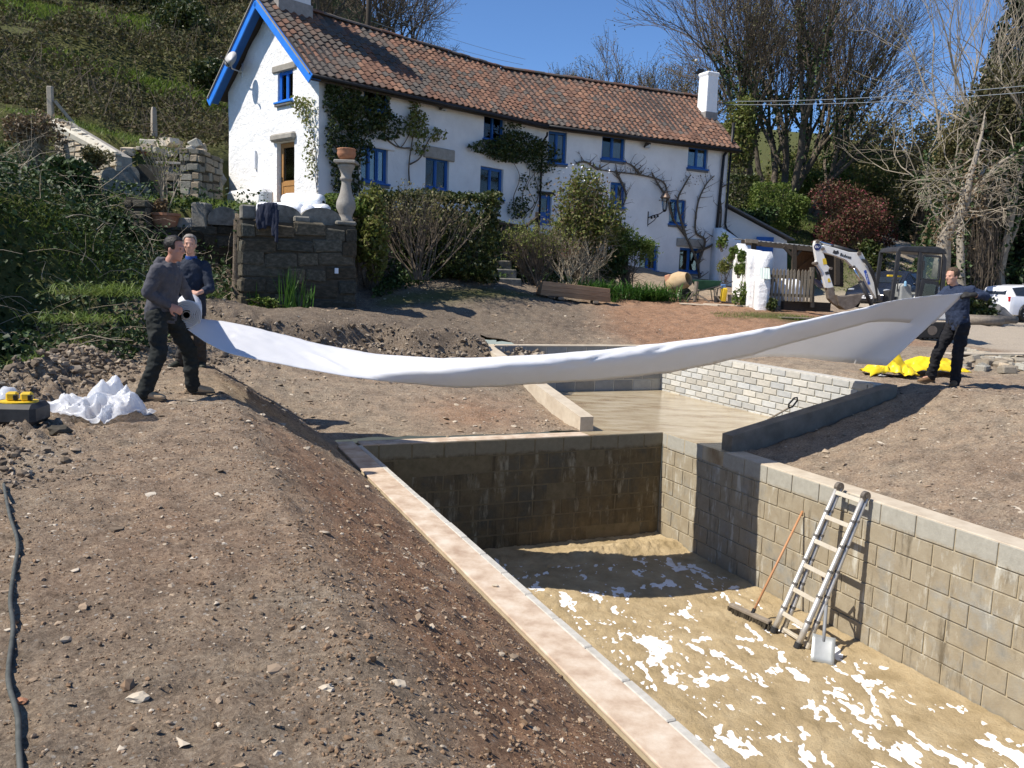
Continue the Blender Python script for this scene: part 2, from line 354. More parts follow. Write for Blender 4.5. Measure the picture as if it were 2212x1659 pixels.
# colour fields of the soil itself: red subsoil patches, grass cover, pale driveway
def soil_fields(x, y):
    a, b = to_ab(x, y); p = np.stack([x, y], -1); n = vnoise(p, .55, 4, .6)
    red = .14+.28*n
    red = red+1.1*np.exp(-((a+.95)/.6)**2)*sstep((b-3.2)/1.6)*(.5+.8*vnoise(np.stack([a*1.1, b*3.2], -1), 1, 3))
    red = red+.30*np.exp(-((a+2.4)/.8)**2-((b-5.6)/1.8)**2)
    red = red+.95*sstep((x-1.6)/1.8+.5*n)*sstep((y-17.5)/2.0)*sstep((29-y)/5)*sstep((11-x)/3)
    red = red+.6*np.exp(-((a-2.0)/.9)**2-((b+1.3)/.8)**2)
    red = red+.55*sstep((-a-.2)/.3)*sstep((a+1.75)/.5)*sstep((b-1.0)/2)
    grass = sstep((-a-5.2)/1.2+.35*n)*sstep((b+12)/6+1)*1.0
    grass = np.maximum(grass, sstep((-x-6.6)/1.2)*1.0)
    grass = np.maximum(grass, sstep((y-36.5)/3.0))
    grass = np.maximum(grass, sstep((y-30)/3)*sstep((-x-9)/2))
    lane = np.exp(-((x-(20.3+(y-45)*.44))/1.7)**2)*sstep((y-36)/4)
    grass = np.maximum(grass-1.3*lane, 0)
    strip = np.exp(-(((y-22.0-.05*(x-7))/.55)**2))*sstep((x-5.3)/1.2)*sstep((10.2-x)/1)
    grass = np.maximum(grass, strip*.9)
    bankg = sstep((x+3.4)/.4)*np.exp(-((y-(20.4+.9*(x+2.2)))/.55)**2)*sstep((1.5-x)/1.5)
    grass = np.maximum(grass, .85*bankg)
    drive = sstep((x-10.8)/1.5+.3*n)*sstep((y-17.5)/3)*sstep((44-y)/5)
    drive = np.maximum(drive, lane)
    dark = sstep((y-13.2)/1.5)*sstep((3.2-x)/2.5+.4*n)*sstep((27-y)/3)*.62+.35*np.exp(-((a+1.2)/1.0)**2-((b+1.2)/1.2)**2)+.25*np.clip(n, 0, 1)*sstep((9-a)/2)
    return np.clip(red, 0, 1), np.clip(grass, 0, 1), np.clip(drive, 0, 1), np.clip(dark, 0, 1)
r_, g_, d_, k_ = soil_fields(V[:, 0].astype(float), V[:, 1].astype(float))
att = g_me.color_attributes.new('soil', 'FLOAT_COLOR', 'POINT')
att.data.foreach_set('color', np.stack([r_, g_, d_, k_], -1).astype(np.float32).ravel())

def soil_material():
    m = bpy.data.materials.new('soil'); m.use_nodes = True; N, L = nodes(m); b = N['Principled BSDF']; b.inputs['Roughness'].default_value = .95; b.inputs['Specular IOR Level'].default_value = .15
    tc = N.new('ShaderNodeTexCoord'); P = tc.outputs['Object']
    at_ = N.new('ShaderNodeVertexColor'); at_.layer_name = 'soil'; sp = N.new('ShaderNodeSeparateColor'); L.new(at_.outputs[0], sp.inputs[0])
    def noise(s, d=6, r=.65):
        n = N.new('ShaderNodeTexNoise'); n.inputs['Scale'].default_value = s; n.inputs['Detail'].default_value = d; n.inputs['Roughness'].default_value = r; L.new(P, n.inputs['Vector']); return n.outputs['Fac']
    def ramp(fac, stops):
        r = N.new('ShaderNodeValToRGB'); e = r.color_ramp.elements; e[0].position, e[0].color = stops[0][0], hexc(*stops[0][1]); e[1].position, e[1].color = stops[-1][0], hexc(*stops[-1][1])
        for p_, c in stops[1:-1]: x = e.new(p_); x.color = hexc(*c)
        L.new(fac, r.inputs[0]); return r.outputs[0]
    def mixc(f, a, c):
        x = N.new('ShaderNodeMix'); x.data_type = 'RGBA'
        L.new(f, x.inputs[0]) if not isinstance(f, float) else setattr(x.inputs[0], 'default_value', f)
        L.new(a, x.inputs[6]); L.new(c, x.inputs[7]); return x.outputs[2]
    fine = noise(38, 8, .75); mid = noise(3.0, 6, .7)
    grey = ramp(fine, [(.27, (.085, .068, .050)), (.5, (.305, .245, .178)), (.75, (.52, .44, .335))])
    redc = ramp(fine, [(.27, (.095, .050, .030)), (.5, (.30, .175, .105)), (.75, (.45, .30, .20))])
    mr = N.new('ShaderNodeMath'); mr.operation = 'MULTIPLY_ADD'; L.new(mid, mr.inputs[0]); mr.inputs[1].default_value = .8; mr.inputs[2].default_value = -.4
    ad = N.new('ShaderNodeMath'); ad.use_clamp = True; L.new(sp.outputs[0], ad.inputs[0]); L.new(mr.outputs[0], ad.inputs[1])
    col = mixc(ad.outputs[0], grey, redc)
    lo = ramp(fine, [(.3, (.035, .029, .023)), (.7, (.175, .145, .115))]); col = mixc(at_.outputs[1], col, lo)
    # pale chips
    vo = N.new('ShaderNodeTexVoronoi'); vo.inputs['Scale'].default_value = 62; vo.inputs['Randomness'].default_value = 1; L.new(P, vo.inputs['Vector'])
    sc = N.new('ShaderNodeSeparateColor'); L.new(vo.outputs['Color'], sc.inputs[0])
    g1 = N.new('ShaderNodeMath'); g1.operation = 'GREATER_THAN'; g1.inputs[1].default_value = .92; L.new(sc.outputs[0], g1.inputs[0])
    g2 = N.new('ShaderNodeMath'); g2.operation = 'LESS_THAN'; g2.inputs[1].default_value = .42; L.new(vo.outputs['Distance'], g2.inputs[0])
    g3 = N.new('ShaderNodeMath'); g3.operation = 'MULTIPLY'; L.new(g1.outputs[0], g3.inputs[0]); L.new(g2.outputs[0], g3.inputs[1])
    chips = N.new('ShaderNodeMath'); chips.operation = 'MULTIPLY'; chips.inputs[1].default_value = .8; L.new(g3.outputs[0], chips.inputs[0])
    pale = ramp(sc.outputs[1], [(0, (.33, .29, .24)), (1, (.52, .48, .42))]); col = mixc(chips.outputs[0], col, pale)
    vr = ramp(noise(4.5, 5, .7), [(.3, (.62, .62, .63)), (.5, (1.0, 1.0, 1.0)), (.7, (1.28, 1.25, 1.2))]); xm = N.new('ShaderNodeMix'); xm.data_type = 'RGBA'; xm.blend_type = 'MULTIPLY'; xm.inputs[0].default_value = 1.0; L.new(col, xm.inputs[6]); L.new(vr, xm.inputs[7]); col = xm.outputs[2]
    dr = ramp(fine, [(.3, (.30, .25, .19)), (.7, (.52, .45, .36))]); col = mixc(sp.outputs[2], col, dr)
    gr = ramp(noise(9, 7, .75), [(.3, (.045, .045, .016)), (.5, (.085, .09, .028)), (.7, (.13, .14, .05))]); col = mixc(sp.outputs[1], col, gr)
    L.new(col, b.inputs['Base Color'])
    b1 = N.new('ShaderNodeBump'); b1.inputs['Strength'].default_value = 1.0; b1.inputs['Distance'].default_value = .03; L.new(noise(55, 9, .75), b1.inputs['Height'])
    b2 = N.new('ShaderNodeBump'); b2.inputs['Strength'].default_value = .3; b2.inputs['Distance'].default_value = .006; L.new(vo.outputs['Distance'], b2.inputs['Height']); b2.invert = True; L.new(b1.outputs[0], b2.inputs['Normal'])
    L.new(b2.outputs[0], b.inputs['Normal']); return m
M['soil'] = soil_material()
link('ground', g_me, M['soil'], kind='structure', label='bare grey-brown stony soil round the pool and up to the house')

# ------------------------------------------------------------------ loose stones and clods
def ico(sub=1):
    bm = bmesh.new(); bmesh.ops.create_icosphere(bm, subdivisions=sub, radius=1.0)
    v = np.array([p.co[:] for p in bm.verts]); f = np.array([[q.index for q in t.verts] for t in bm.faces]); bm.free(); return v, f
ICO1, ICO2 = ico(1), ico(2)
def rot_batch(n, rng):
    q = rng.normal(size=(n, 4)); q /= np.linalg.norm(q, axis=1)[:, None]; w, x, y, z = q.T
    return np.stack([1-2*(y*y+z*z), 2*(x*y-z*w), 2*(x*z+y*w), 2*(x*y+z*w), 1-2*(x*x+z*z), 2*(y*z-x*w), 2*(x*z-y*w), 2*(y*z+x*w), 1-2*(x*x+y*y)], -1).reshape(n, 3, 3)
def rocks(pos, size, flat, rng, base=ICO1, jag=.25):
    n = len(pos); v, f = base; sc = size[:, None]*np.stack([rng.uniform(.7, 1.3, n), rng.uniform(.6, 1.1, n), flat*rng.uniform(.7, 1.2, n)], -1)
    vv = v[None]*(1+rng.normal(0, jag, (n, len(v), 1)))*sc[:, None, :]
    ang = rng.uniform(0, 6.283, n); R = rot_batch(n, rng); tilt = .25
    cz, sz = np.cos(ang), np.sin(ang); Rz = np.zeros((n, 3, 3)); Rz[:, 0, 0] = cz; Rz[:, 0, 1] = -sz; Rz[:, 1, 0] = sz; Rz[:, 1, 1] = cz; Rz[:, 2, 2] = 1
    tx = rng.normal(0, tilt, n); Rx = np.zeros((n, 3, 3)); Rx[:, 0, 0] = 1; Rx[:, 1, 1] = np.cos(tx); Rx[:, 1, 2] = -np.sin(tx); Rx[:, 2, 1] = np.sin(tx); Rx[:, 2, 2] = np.cos(tx)
    vv = np.einsum('nij,nkj->nki', Rz@Rx, vv)+pos[:, None, :]
    ff = f[None]+(np.arange(n)*len(v))[:, None, None]
    return vv.reshape(-1, 3), ff.reshape(-1, 3)
M['stones'] = leafmat('loose_stones', [(.11, .082, .056), (.22, .17, .12), (.29, .21, .14), (.38, .315, .235), (.52, .46, .37)], trans=0.0, rough=.95)
M['clods'] = leafmat('soil_clods', [(.10, .078, .055), (.16, .125, .09), (.21, .165, .12), (.27, .22, .165), (.34, .29, .225)], trans=0.0, rough=.98)
def scatter_ab(n, a0, a1, b0, b1, rng, near=True):
    out = []
    while sum(map(len, out)) < n:
        a = rng.uniform(a0, a1, n*3); b = rng.uniform(b0, b1, n*3); x = PO[0]+PA[0]*a+PV[0]*b; y = PO[1]+PA[1]*a+PV[1]*b
        d = np.hypot(x, y); keep = rng.random(n*3) < np.clip((2.6/np.maximum(d, 1))**1.15, 0, 1) if near else np.ones(n*3, bool)
        hole = ((a > EL-.02) & (a < ER+.02) & (b > EB)) | ((a > ZA0) & (a < ZA1) & (b > ZB0) & (b < ZB1))
        keep &= ~hole; out.append(np.stack([x[keep], y[keep]], -1))
    return np.concatenate(out)[:n]
rng = np.random.default_rng(11)
p = np.concatenate([scatter_ab(8500, -5.0, EL-.05, -2, 9.2, rng), scatter_ab(3000, ER, 10, ZB1, 6, rng), scatter_ab(3000, -2, 3.5, -5, EB, rng, False), scatter_ab(3500, -5, 9, -11, -4.7, rng, False)])
z = ground(p[:, 0], p[:, 1], True); d = np.hypot(p[:, 0], p[:, 1]); s = np.clip(rng.lognormal(-5.35, .6, len(p)), .002, .032)*np.clip(.75+d/9, .8, 2.2)
Vr, Fr = rocks(np.c_[p, z+s*.05], s, .38, rng, ICO1, .3); so = np_mesh('loose_stones', Vr, None, Fr)
link('loose_stones', so, M['stones'], kind='stuff', label='small pale stones and grit strewn over the soil')
# ridge of dug clods to the left of the bund, on round behind the workers, and the cut edge in front of the garden wall
n = 9500; b = rng.uniform(-5.5, 5.0, n); a = -3.55-.25*np.sin(b*.9)+rng.normal(0, .36, n)-.05-.35*sstep((b-1)/2)
x = PO[0]+PA[0]*a+PV[0]*b; y = PO[1]+PA[1]*a+PV[1]*b
x2 = rng.uniform(-6.9, .6, 2600); y2 = 15.0+.18*(x2+5)+.25*np.sin(x2*1.7)+.12*np.sin(x2*4.1)+rng.normal(-.05, .16, 2600)
x3 = rng.uniform(-6.6, -4.2, 900); y3 = rng.uniform(11.2, 15.2, 900)
px_ = np.concatenate([x, x2, x3]); py_ = np.concatenate([y, y2, y3])
s = np.clip(rng.lognormal(-3.95, .55, len(px_)), .006, .075)*np.where(to_ab(px_, py_)[1] > 1.0, .62, 1.0)
Vr, Fr = rocks(np.c_[px_, py_, ground(px_, py_, True)+s*.35], s, .75, rng, ICO1, .26); so = np_mesh('soil_clods', Vr, None, Fr)
link('soil_clods', so, M['clods'], kind='stuff', label='ridge of dug dark soil clods along the edge of the bund')
# small crumbs on the slope of the bund near the camera
p = np.concatenate([scatter_ab(7000, -2.0, EL-.05, 1.5, 9.2, rng), scatter_ab(5000, -4.6, -1.6, 2, 9.2, rng), scatter_ab(20000, -4.4, EL-.03, 3.5, 9.2, rng)]); s = np.clip(rng.lognormal(-5.45, .5, len(p)), .002, .018); s[12000:] *= .62
Vr, Fr = rocks(np.c_[p, ground(p[:, 0], p[:, 1], True)+s*.2], s, .85, rng, ICO1, .2); so = np_mesh('soil_crumbs', Vr, None, Fr)
M['crumbs'] = leafmat('soil_crumbs', [(.13, .085, .052), (.21, .135, .08), (.26, .175, .11), (.31, .235, .165)], trans=0.0, rough=.98)
link('soil_crumbs', so, M['crumbs'], kind='stuff', label='crumbs of reddish soil on the bund slope')
# ------------------------------------------------------------------ pool: block walls, sand floor, upper basin
def stained(name, dry, grey, film, film_lo, rough, ztop, amt, streak=.22):
    """blockwork colour in world space: dry top course, damp grey below, sandy film and runs that cross the joints"""
    m = bpy.data.materials.new(name); m.use_nodes = True; N, L = nodes(m); b = N['Principled BSDF']; b.inputs['Roughness'].default_value = rough; b.inputs['Specular IOR Level'].default_value = .25
    g = N.new('ShaderNodeNewGeometry'); P = g.outputs['Position']
    def noise(sc, st=(1, 1, 1), d=7, r=.68):
        mp = N.new('ShaderNodeMapping'); mp.inputs['Scale'].default_value = st; L.new(P, mp.inputs[0]); n = N.new('ShaderNodeTexNoise'); n.inputs['Scale'].default_value = sc; n.inputs['Detail'].default_value = d; n.inputs['Roughness'].default_value = r; L.new(mp.outputs[0], n.inputs['Vector']); return n.outputs['Fac']
    def ramp(f, p0, p1, c0=(0, 0, 0), c1=(1, 1, 1)):
        r = N.new('ShaderNodeValToRGB'); e = r.color_ramp.elements; e[0].position, e[0].color = p0, hexc(*c0); e[1].position, e[1].color = p1, hexc(*c1); L.new(f, r.inputs[0]); return r.outputs[0]
    def mix(f, A, B, mode='MIX', k=None):
        x = N.new('ShaderNodeMix'); x.data_type = 'RGBA'; x.blend_type = mode
        if k is None: L.new(f, x.inputs[0])
        else: x.inputs[0].default_value = k
        for i, q in ((6, A), (7, B)):
            if isinstance(q, tuple): x.inputs[i].default_value = hexc(*q)
            else: L.new(q, x.inputs[i])
        return x.outputs[2]
    base = ramp(noise(11), .3, .72, tuple(v*.78 for v in grey), tuple(v*1.2 for v in grey)); oi = N.new('ShaderNodeObjectInfo'); base = mix(None, base, oi.outputs['Color'], 'MULTIPLY', 1.0)
    fl = ramp(noise(6), .3, .7, film_lo, film); col = mix(ramp(noise(2.3, (1, 1, .9)), .5-amt, .5+.16-amt), fl, base)
    col = mix(ramp(noise(5.5, (1.3, 1.3, streak)), .56, .70), col, tuple(v*.55 for v in film_lo))
    col = mix(ramp(noise(4.2, (1.6, 1.6, .4), 6), .56, .68), col, tuple(min(.7, v*1.35) for v in dry))
    sx = N.new('ShaderNodeSeparateXYZ'); L.new(P, sx.inputs[0]); ad = N.new('ShaderNodeMath'); ad.operation = 'MULTIPLY_ADD'; L.new(noise(5), ad.inputs[0]); ad.inputs[1].default_value = .16; L.new(sx.outputs[2], ad.inputs[2])
    mr = N.new('ShaderNodeMapRange'); mr.inputs['From Min'].default_value = ztop-.02; mr.inputs['From Max'].default_value = ztop+.03; L.new(ad.outputs[0], mr.inputs['Value']); dc = ramp(noise(14), .3, .7, tuple(v*.85 for v in dry), tuple(v*1.1 for v in dry)); col = mix(mr.outputs[0], col, dc)
    L.new(col, b.inputs['Base Color']); bp = N.new('ShaderNodeBump'); bp.inputs['Strength'].default_value = .5; bp.inputs['Distance'].default_value = .008; L.new(noise(55), bp.inputs['Height']); L.new(bp.outputs[0], b.inputs['Normal']); return m
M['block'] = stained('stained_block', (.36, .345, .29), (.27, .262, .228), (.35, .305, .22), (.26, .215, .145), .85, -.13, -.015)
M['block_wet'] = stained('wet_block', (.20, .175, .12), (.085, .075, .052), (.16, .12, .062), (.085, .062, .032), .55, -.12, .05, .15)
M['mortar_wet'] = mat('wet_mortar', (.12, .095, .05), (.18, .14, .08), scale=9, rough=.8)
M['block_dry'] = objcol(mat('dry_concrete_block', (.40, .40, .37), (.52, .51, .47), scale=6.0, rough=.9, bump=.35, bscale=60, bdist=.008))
M['mortar'] = mat('sandy_mortar', (.37, .31, .20), (.46, .39, .27), scale=4, rough=.95, bump=.3, bscale=50)
M['mortar_pale'] = mat('pale_mortar', (.50, .47, .38), (.62, .58, .48), scale=9, rough=.95, bump=.3, bscale=50)
M['screed'] = mat('pinkish_screed', (.36, .26, .185), (.60, .52, .42), (.50, .395, .295), scale=4.5, rough=.9, bump=.25, bscale=45, bdist=.006)
M['edge_block'] = mat('grey_block_edge', (.38, .36, .31), (.52, .50, .45), scale=14, rough=.9, bump=.35, bscale=70, bdist=.006)
M['kerb'] = mat('kerb_concrete', (.42, .35, .26), (.56, .49, .38), scale=4, rough=.9, bump=.3, bscale=40, bdist=.006)
def frame_mat(ox, oy, oz): pass
RA = Matrix(((PA[0], PV[0], 0), (PA[1], PV[1], 0), (0, 0, 1)))         # pool axes -> world
def pbox(mb, a0, a1, b0, b1, z0, z1, bev=0.0): return mb.box(loc3((a0+a1)/2, (b0+b1)/2, (z0+z1)/2), (a1-a0, b1-b0, z1-z0), RA, bev)
brng = random.Random(3)
def block_wall(root, axis, fixed, face, s0, s1, z0, z1, L, H, mtl, joint=.016, proud=.0022, thick=.09, top=None, tone=(.78, 1.12), half=0.0):
    """rows of separate blocks on the face of a wall; axis 'a' runs across, 'b' runs along; face = +1/-1 side that shows"""
    rows = int(round((z1-z0)/H)); cache = {}
    for r in range(rows):
        s = s0-(L/2 if (r+1) % 2 else 0)-half
        while s < s1-.02:
            e0, e1 = max(s, s0)+joint/2, min(s+L, s1)-joint/2; s += L
            if e1-e0 < .05: continue
            zt = z1-r*H; zb = zt-H
            if top is not None:
                lim = top((e0+e1)/2)
                if zt > lim+.004: continue
            ln = round(e1-e0, 3); key = (ln, brng.randint(0, 3))
            if key not in cache:
                mb = MB(); j = [brng.uniform(-.003, .003) for _ in range(3)]
                d = (ln+j[0], thick, H-joint+j[1]) if axis == 'a' else (thick, ln+j[0], H-joint+j[1])
                mb.box((0, 0, 0), d, None, .004); cache[key] = mb.mesh('block'); cache[key].materials.append(mtl)
            o = bpy.data.objects.new('block', cache[key]); COL.objects.link(o); o.parent = root
            c = (e0+e1)/2; off = fixed+face*(proud+brng.uniform(-.003, .002)-thick/2)
            o.matrix_local = Matrix.Translation(loc3(c, off, (zt+zb)/2) if axis == 'a' else loc3(off, c, (zt+zb)/2)) @ RA.to_4x4()
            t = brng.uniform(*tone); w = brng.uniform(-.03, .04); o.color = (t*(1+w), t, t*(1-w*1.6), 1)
PD = -1.60; CH = 1.6/7
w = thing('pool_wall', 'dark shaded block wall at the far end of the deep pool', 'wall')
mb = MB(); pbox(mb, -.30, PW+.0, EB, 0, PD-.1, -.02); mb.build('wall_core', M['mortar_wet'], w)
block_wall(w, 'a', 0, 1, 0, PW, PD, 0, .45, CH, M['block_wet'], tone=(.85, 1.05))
mb = MB(); pbox(mb, .0, ZA0-.003, EB, -.004, -.018, .004, .004); mb.build('coping', M['screed'], w)
w = thing('pool_wall', 'sunlit block wall along the right of the pool behind the ladder', 'wall')
mb = MB(); pbox(mb, PW+.012, ER, .0, 13, PD-.1, -.02); mb.build('wall_core', M['mortar'], w)
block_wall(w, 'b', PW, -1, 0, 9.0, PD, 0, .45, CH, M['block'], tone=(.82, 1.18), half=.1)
mb = MB(); pbox(mb, PW+.004, ER, ZB1+.003, 12.5, -.018, .006, .006); mb.build('coping', M['kerb'], w)
w = thing('pool_wall', 'left pool wall with broad pinkish coping beside the bund', 'wall')
mb = MB(); pbox(mb, -.30, -.01, .0, 13, PD-.1, -.02); mb.build('wall_core', M['mortar'], w)
mb = MB(); pbox(mb, -.31, -.054, -.28, 12.5, -.018, .004, .006); mb.build('coping', M['screed'], w)
for i in range(28):
    mb = MB(); pbox(mb, -.058, 0.006+random.uniform(-.004, .004), i*.45-.0+.004, i*.45+.445, -.2, .006+random.uniform(-.002, .003), .008); mb.build('edge_block', M['edge_block'], w)
# sand and insulation board on the pool floor
floor = link('pool_floor', (lambda mb: (pbox(mb, -.02, PW+.02, -.02, 13, PD-.12, PD), mb.mesh('pool_floor'))[1])(MB()), mat('white_board', (.80, .79, .77), (.66, .61, .52), (.80, .80, .79), scale=7, rough=.7), kind='structure', label='white insulation board on the pool floor')
a_ = np.arange(0.004, PW-.003, .026); b_ = np.concatenate([np.arange(0.004, 7.2, .026), np.arange(7.2, 12, .15)])
A2, B2 = np.meshgrid(a_, b_, indexing='ij'); q = np.stack([A2*1.45+B2*.55, B2*.85-A2*.35], -1)
nz = vnoise(q*np.array([1.0, 1.0])+.35*vnoise(q+7, 2.0, 2)[..., None], 4.6, 4, .62)+.22*vnoise(q, .9, 2); n2 = vnoise(q, 17, 3, .7); n3 = vnoise(np.stack([A2*6+B2*2.2, B2*1.2], -1), 1.0, 3)
h = .0062+.027*nz+.013*n2+.006*n3
h = h+.10*np.exp(-((B2-.55)/.2)**2)*np.exp(-((A2-3.7)/1.1)**2)*(1+.5*n2)+.03*np.exp(-(PW-A2)/.12)+.03*np.exp(-B2/.12)
h = np.where((np.abs(A2-4.25+.15*n2) < .16) & (np.abs(B2-4.15) < .35) & (A2+B2*.6 < 6.72), -.01, h)
Zs = PD+h
Vs = np.stack([PO[0]+PA[0]*A2+PV[0]*B2, PO[1]+PA[1]*A2+PV[1]*B2, Zs], -1).reshape(-1, 3); n_b = A2.shape[1]
i0, j0 = np.meshgrid(np.arange(A2.shape[0]-1), np.arange(n_b-1), indexing='ij'); i0, j0 = i0.ravel(), j0.ravel()
Fs = np.stack([i0*n_b+j0, i0*n_b+j0+1, (i0+1)*n_b+j0+1, (i0+1)*n_b+j0], -1)[:, ::-1]
M['sand'] = mat('damp_sand', (.31, .235, .125), (.49, .39, .235), (.41, .315, .18), scale=2.5, rough=.95, bump=.9, bscale=38, bdist=.03)
link('sand', np_mesh('sand', Vs, Fs, smooth=True), M['sand'], kind='stuff', label='raked yellow sand spread over white board on the pool floor')
# upper basin
mb = MB(); pbox(mb, ZA0+.01, ZA1-.01, ZB0+.01, EB-.002, -.2, 0.0); pbox(mb, ZA0+.01, ZA1-.01, EB-.002, -.004, -.2, 0.0); pbox(mb, PW+.0, ZA1-.01, -.004, ZB1-.01, -.2, 0.0)
link('basin_floor', mb.mesh('basin_floor'), mat('wet_concrete', (.27, .185, .105), (.52, .45, .33), (.42, .345, .225), scale=1.3, rough=.16, bump=.15, bscale=20, stretch=(1, 2.2, 1)), kind='structure', label='pale damp concrete floor of the shallow upper basin')
UT = .93
w = thing('basin_wall', 'shaded block wall at the back of the upper basin', 'wall')
mb = MB(); pbox(mb, ZA0, ZA1, ZB0, -4.41, -.1, UT-.02); mb.build('wall_core', M['mortar_pale'], w)
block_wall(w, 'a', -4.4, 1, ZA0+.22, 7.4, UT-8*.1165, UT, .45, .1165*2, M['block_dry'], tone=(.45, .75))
mb = MB(); pbox(mb, ZA0+.225, ZA1-.22, ZB0, -4.396, UT-.018, UT+.012, .006); mb.build('coping', M['kerb'], w)
w = thing('basin_wall', 'sunlit pale block wall on the right of the upper basin', 'wall')
mb = MB(); pbox(mb, 7.41, ZA1, -4.41, 1.29, -.1, UT-.10); mb.build('wall_core', M['mortar_pale'], w)
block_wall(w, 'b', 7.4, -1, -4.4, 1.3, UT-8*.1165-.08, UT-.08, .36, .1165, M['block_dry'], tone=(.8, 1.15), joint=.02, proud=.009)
mb = MB(); pbox(mb, 7.40, ZA1, -4.395, 1.3, UT-.098, UT-.068, .006); mb.build('coping', M['edge_block'], w)
def sloped(a0, a1, b0, b1, zA, zB, along, zb=-.1):
    mb = MB(); vs = []
    for (a, b) in ((a0, b0), (a1, b0), (a1, b1), (a0, b1)):
        t = (b-b0)/(b1-b0) if along == 'b' else (a-a0)/(a1-a0); vs += [loc3(a, b, zb), loc3(a, b, lerp(zA, zB, t))]
    mb.add(vs, [(0, 2, 3, 1), (2, 4, 5, 3), (4, 6, 7, 5), (6, 0, 1, 7), (1, 3, 5, 7), (0, 6, 4, 2)]); return mb
w = thing('kerb_wall', 'sloping cream concrete kerb on the left of the upper basin', 'kerb')
sloped(ZA0, 3.56, ZB0, -.30, UT+.02, .22, 'b').build('kerb', M['kerb'], w)
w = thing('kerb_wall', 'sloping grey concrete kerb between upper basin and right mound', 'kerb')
sloped(4.70, ZA1, 1.30, ZB1, .22, UT-.06, 'a').build('kerb', mat('kerb_shade_toned', (.15, .13, .10), (.24, .21, .165), scale=4, rough=.8, bump=.3, bscale=40, bdist=.006), w)  # concrete darkened to paint in the shade lying on this kerb

# ------------------------------------------------------------------ ladder, broom, spade, trowel
def on_wall(x, y, a):       # pixel -> point on the plane a = const of the pool frame
    d = ray(x, y); A = d[0]*PA[0]+d[1]*PA[1]; t = (a+PO@PA)/A; return Vector((d[0]*t, d[1]*t, CAMZ+d[2]*t))
lt = [on_wall(1809, 1052, PW-.10), on_wall(1866, 1072, PW-.10)]; lf = [onz(1671, 1364, PD+.02), onz(1722, 1398, PD+.02)]
lad = thing('ladder', 'folded telescopic aluminium ladder leaning on the right pool wall', 'ladder', lf[0])
def rel(p): return Vector(p)-Vector(lad.location)
M['ladder'] = mat('dusty_aluminium', (.46, .43, .37), (.62, .60, .56), scale=9, rough=.42, metal=.55)
M['collar'] = mat('collar_grey', (.10, .095, .09), (.17, .16, .15), rough=.6)
M['rung'] = mat('rung_aluminium', (.52, .46, .36), (.62, .57, .47), scale=9, rough=.5, metal=.3)
bk = Vector((PA[0], PA[1], 0))*.11+Vector((PV[0], PV[1], 0))*.03
for i in (0, 1):
    for k, (o, r) in enumerate(((Vector((0, 0, 0)), .034), (bk, .030))):
        mb = MB(); p0, p1 = rel(lf[i])+o, rel(lt[i])+o*.35; pts = []; rad = []
        for s in range(6):
            t0, t1 = s/6, (s+1)/6; rr = r*(1-.055*s); pts += [p0.lerp(p1, t0), p0.lerp(p1, t1-.002)]; rad += [rr, rr]
        mb.tube(pts, rad, 12); rail = mb.build('rail', M['ladder'], lad, smooth=True)
        for s in range(1, 6):
            c = p0.lerp(p1, s/6); d = (p1-p0).normalized(); m2 = MB(); m2.tube([c-d*.014, c+d*.014], r*(1.16-.055*s), 12); m2.build('collar', M['collar'], rail)
        m2 = MB(); d = (p1-p0).normalized(); m2.tube([p0-d*.012, p0+d*.05], r*1.22, 12); m2.build('foot', M['rubber'] if k == 0 else M['rung'], rail)
    hp = rel(lt[i])+bk*.17; mb = MB(); sd = (lt[1]-lt[0]).normalized(); mb.tube([hp-sd*.022, hp+sd*.022], .055, 14); mb.tube([hp-sd*.03, hp+sd*.03], .02, 10)
    mb.box(hp+Vector((0, 0, -.06)), (.05, .03, .10), Matrix.Rotation(.4, 3, 'Z')); mb.build('hinge', mat('hinge_metal', (.16, .14, .12), (.25, .22, .18), rough=.5, metal=.6) if i == 0 else bpy.data.materials['hinge_metal'], lad)
for s in range(1, 7):
    t = s/6-.035
    mb = MB(); p, q = rel(lf[0]).lerp(rel(lt[0]), t), rel(lf[1]).lerp(rel(lt[1]), t); mb.beam(p, q, .05, .024, (lt[0]-lf[0]).normalized().cross((q-p).normalized()), .004); mb.build('rung', M['rung'], lad)
mb = MB(); mb.beam(rel(lf[0])+bk+Vector((0, 0, .03)), rel(lf[1])+bk+Vector((0, 0, .03)), .05, .03, (0, 0, 1), .004); mb.build('rung', M['rung'], lad)

hb = onz(1620, 1334, PD+.06); hd = on_wall(1734, 1104, PW-.02)
br = thing('broom', 'wide broom with wooden handle propped against the pool wall', 'broom', hb)
p0, p1 = onz(1578, 1306, PD+.09)-hb, onz(1664, 1345, PD+.09)-hb
mb = MB(); mb.beam(p0, p1, .075, .04, (0, 0, 1), .008); mb.build('head', M['grey_wood'], br)
bmb = MB(); rb = random.Random(5)
for i in range(420):
    c = p0.lerp(p1, rb.random())+Vector((rb.uniform(-.03, .03), rb.uniform(-.03, .03), -.02)); e = c+Vector((rb.uniform(-.02, .02), rb.uniform(-.02, .02), -.085)); bmb.tube([c, e], [.006, .009], 4)
bmb.build('bristles', mat('bristle', (.05, .042, .03), (.11, .09, .06), rough=.95), br)
mb = MB(); s0 = p0.lerp(p1, .55); mb.tube([s0, hd-hb], .0135, 10); mb.build('handle', mat('broom_handle', (.42, .20, .09), (.50, .27, .14), scale=8, rough=.55), br, smooth=True)
mb = MB(); dd = (hd-hb-s0).normalized(); mb.tube([s0-dd*.01, s0+dd*.07], .022, 10); mb.build('socket', M['black'], br)

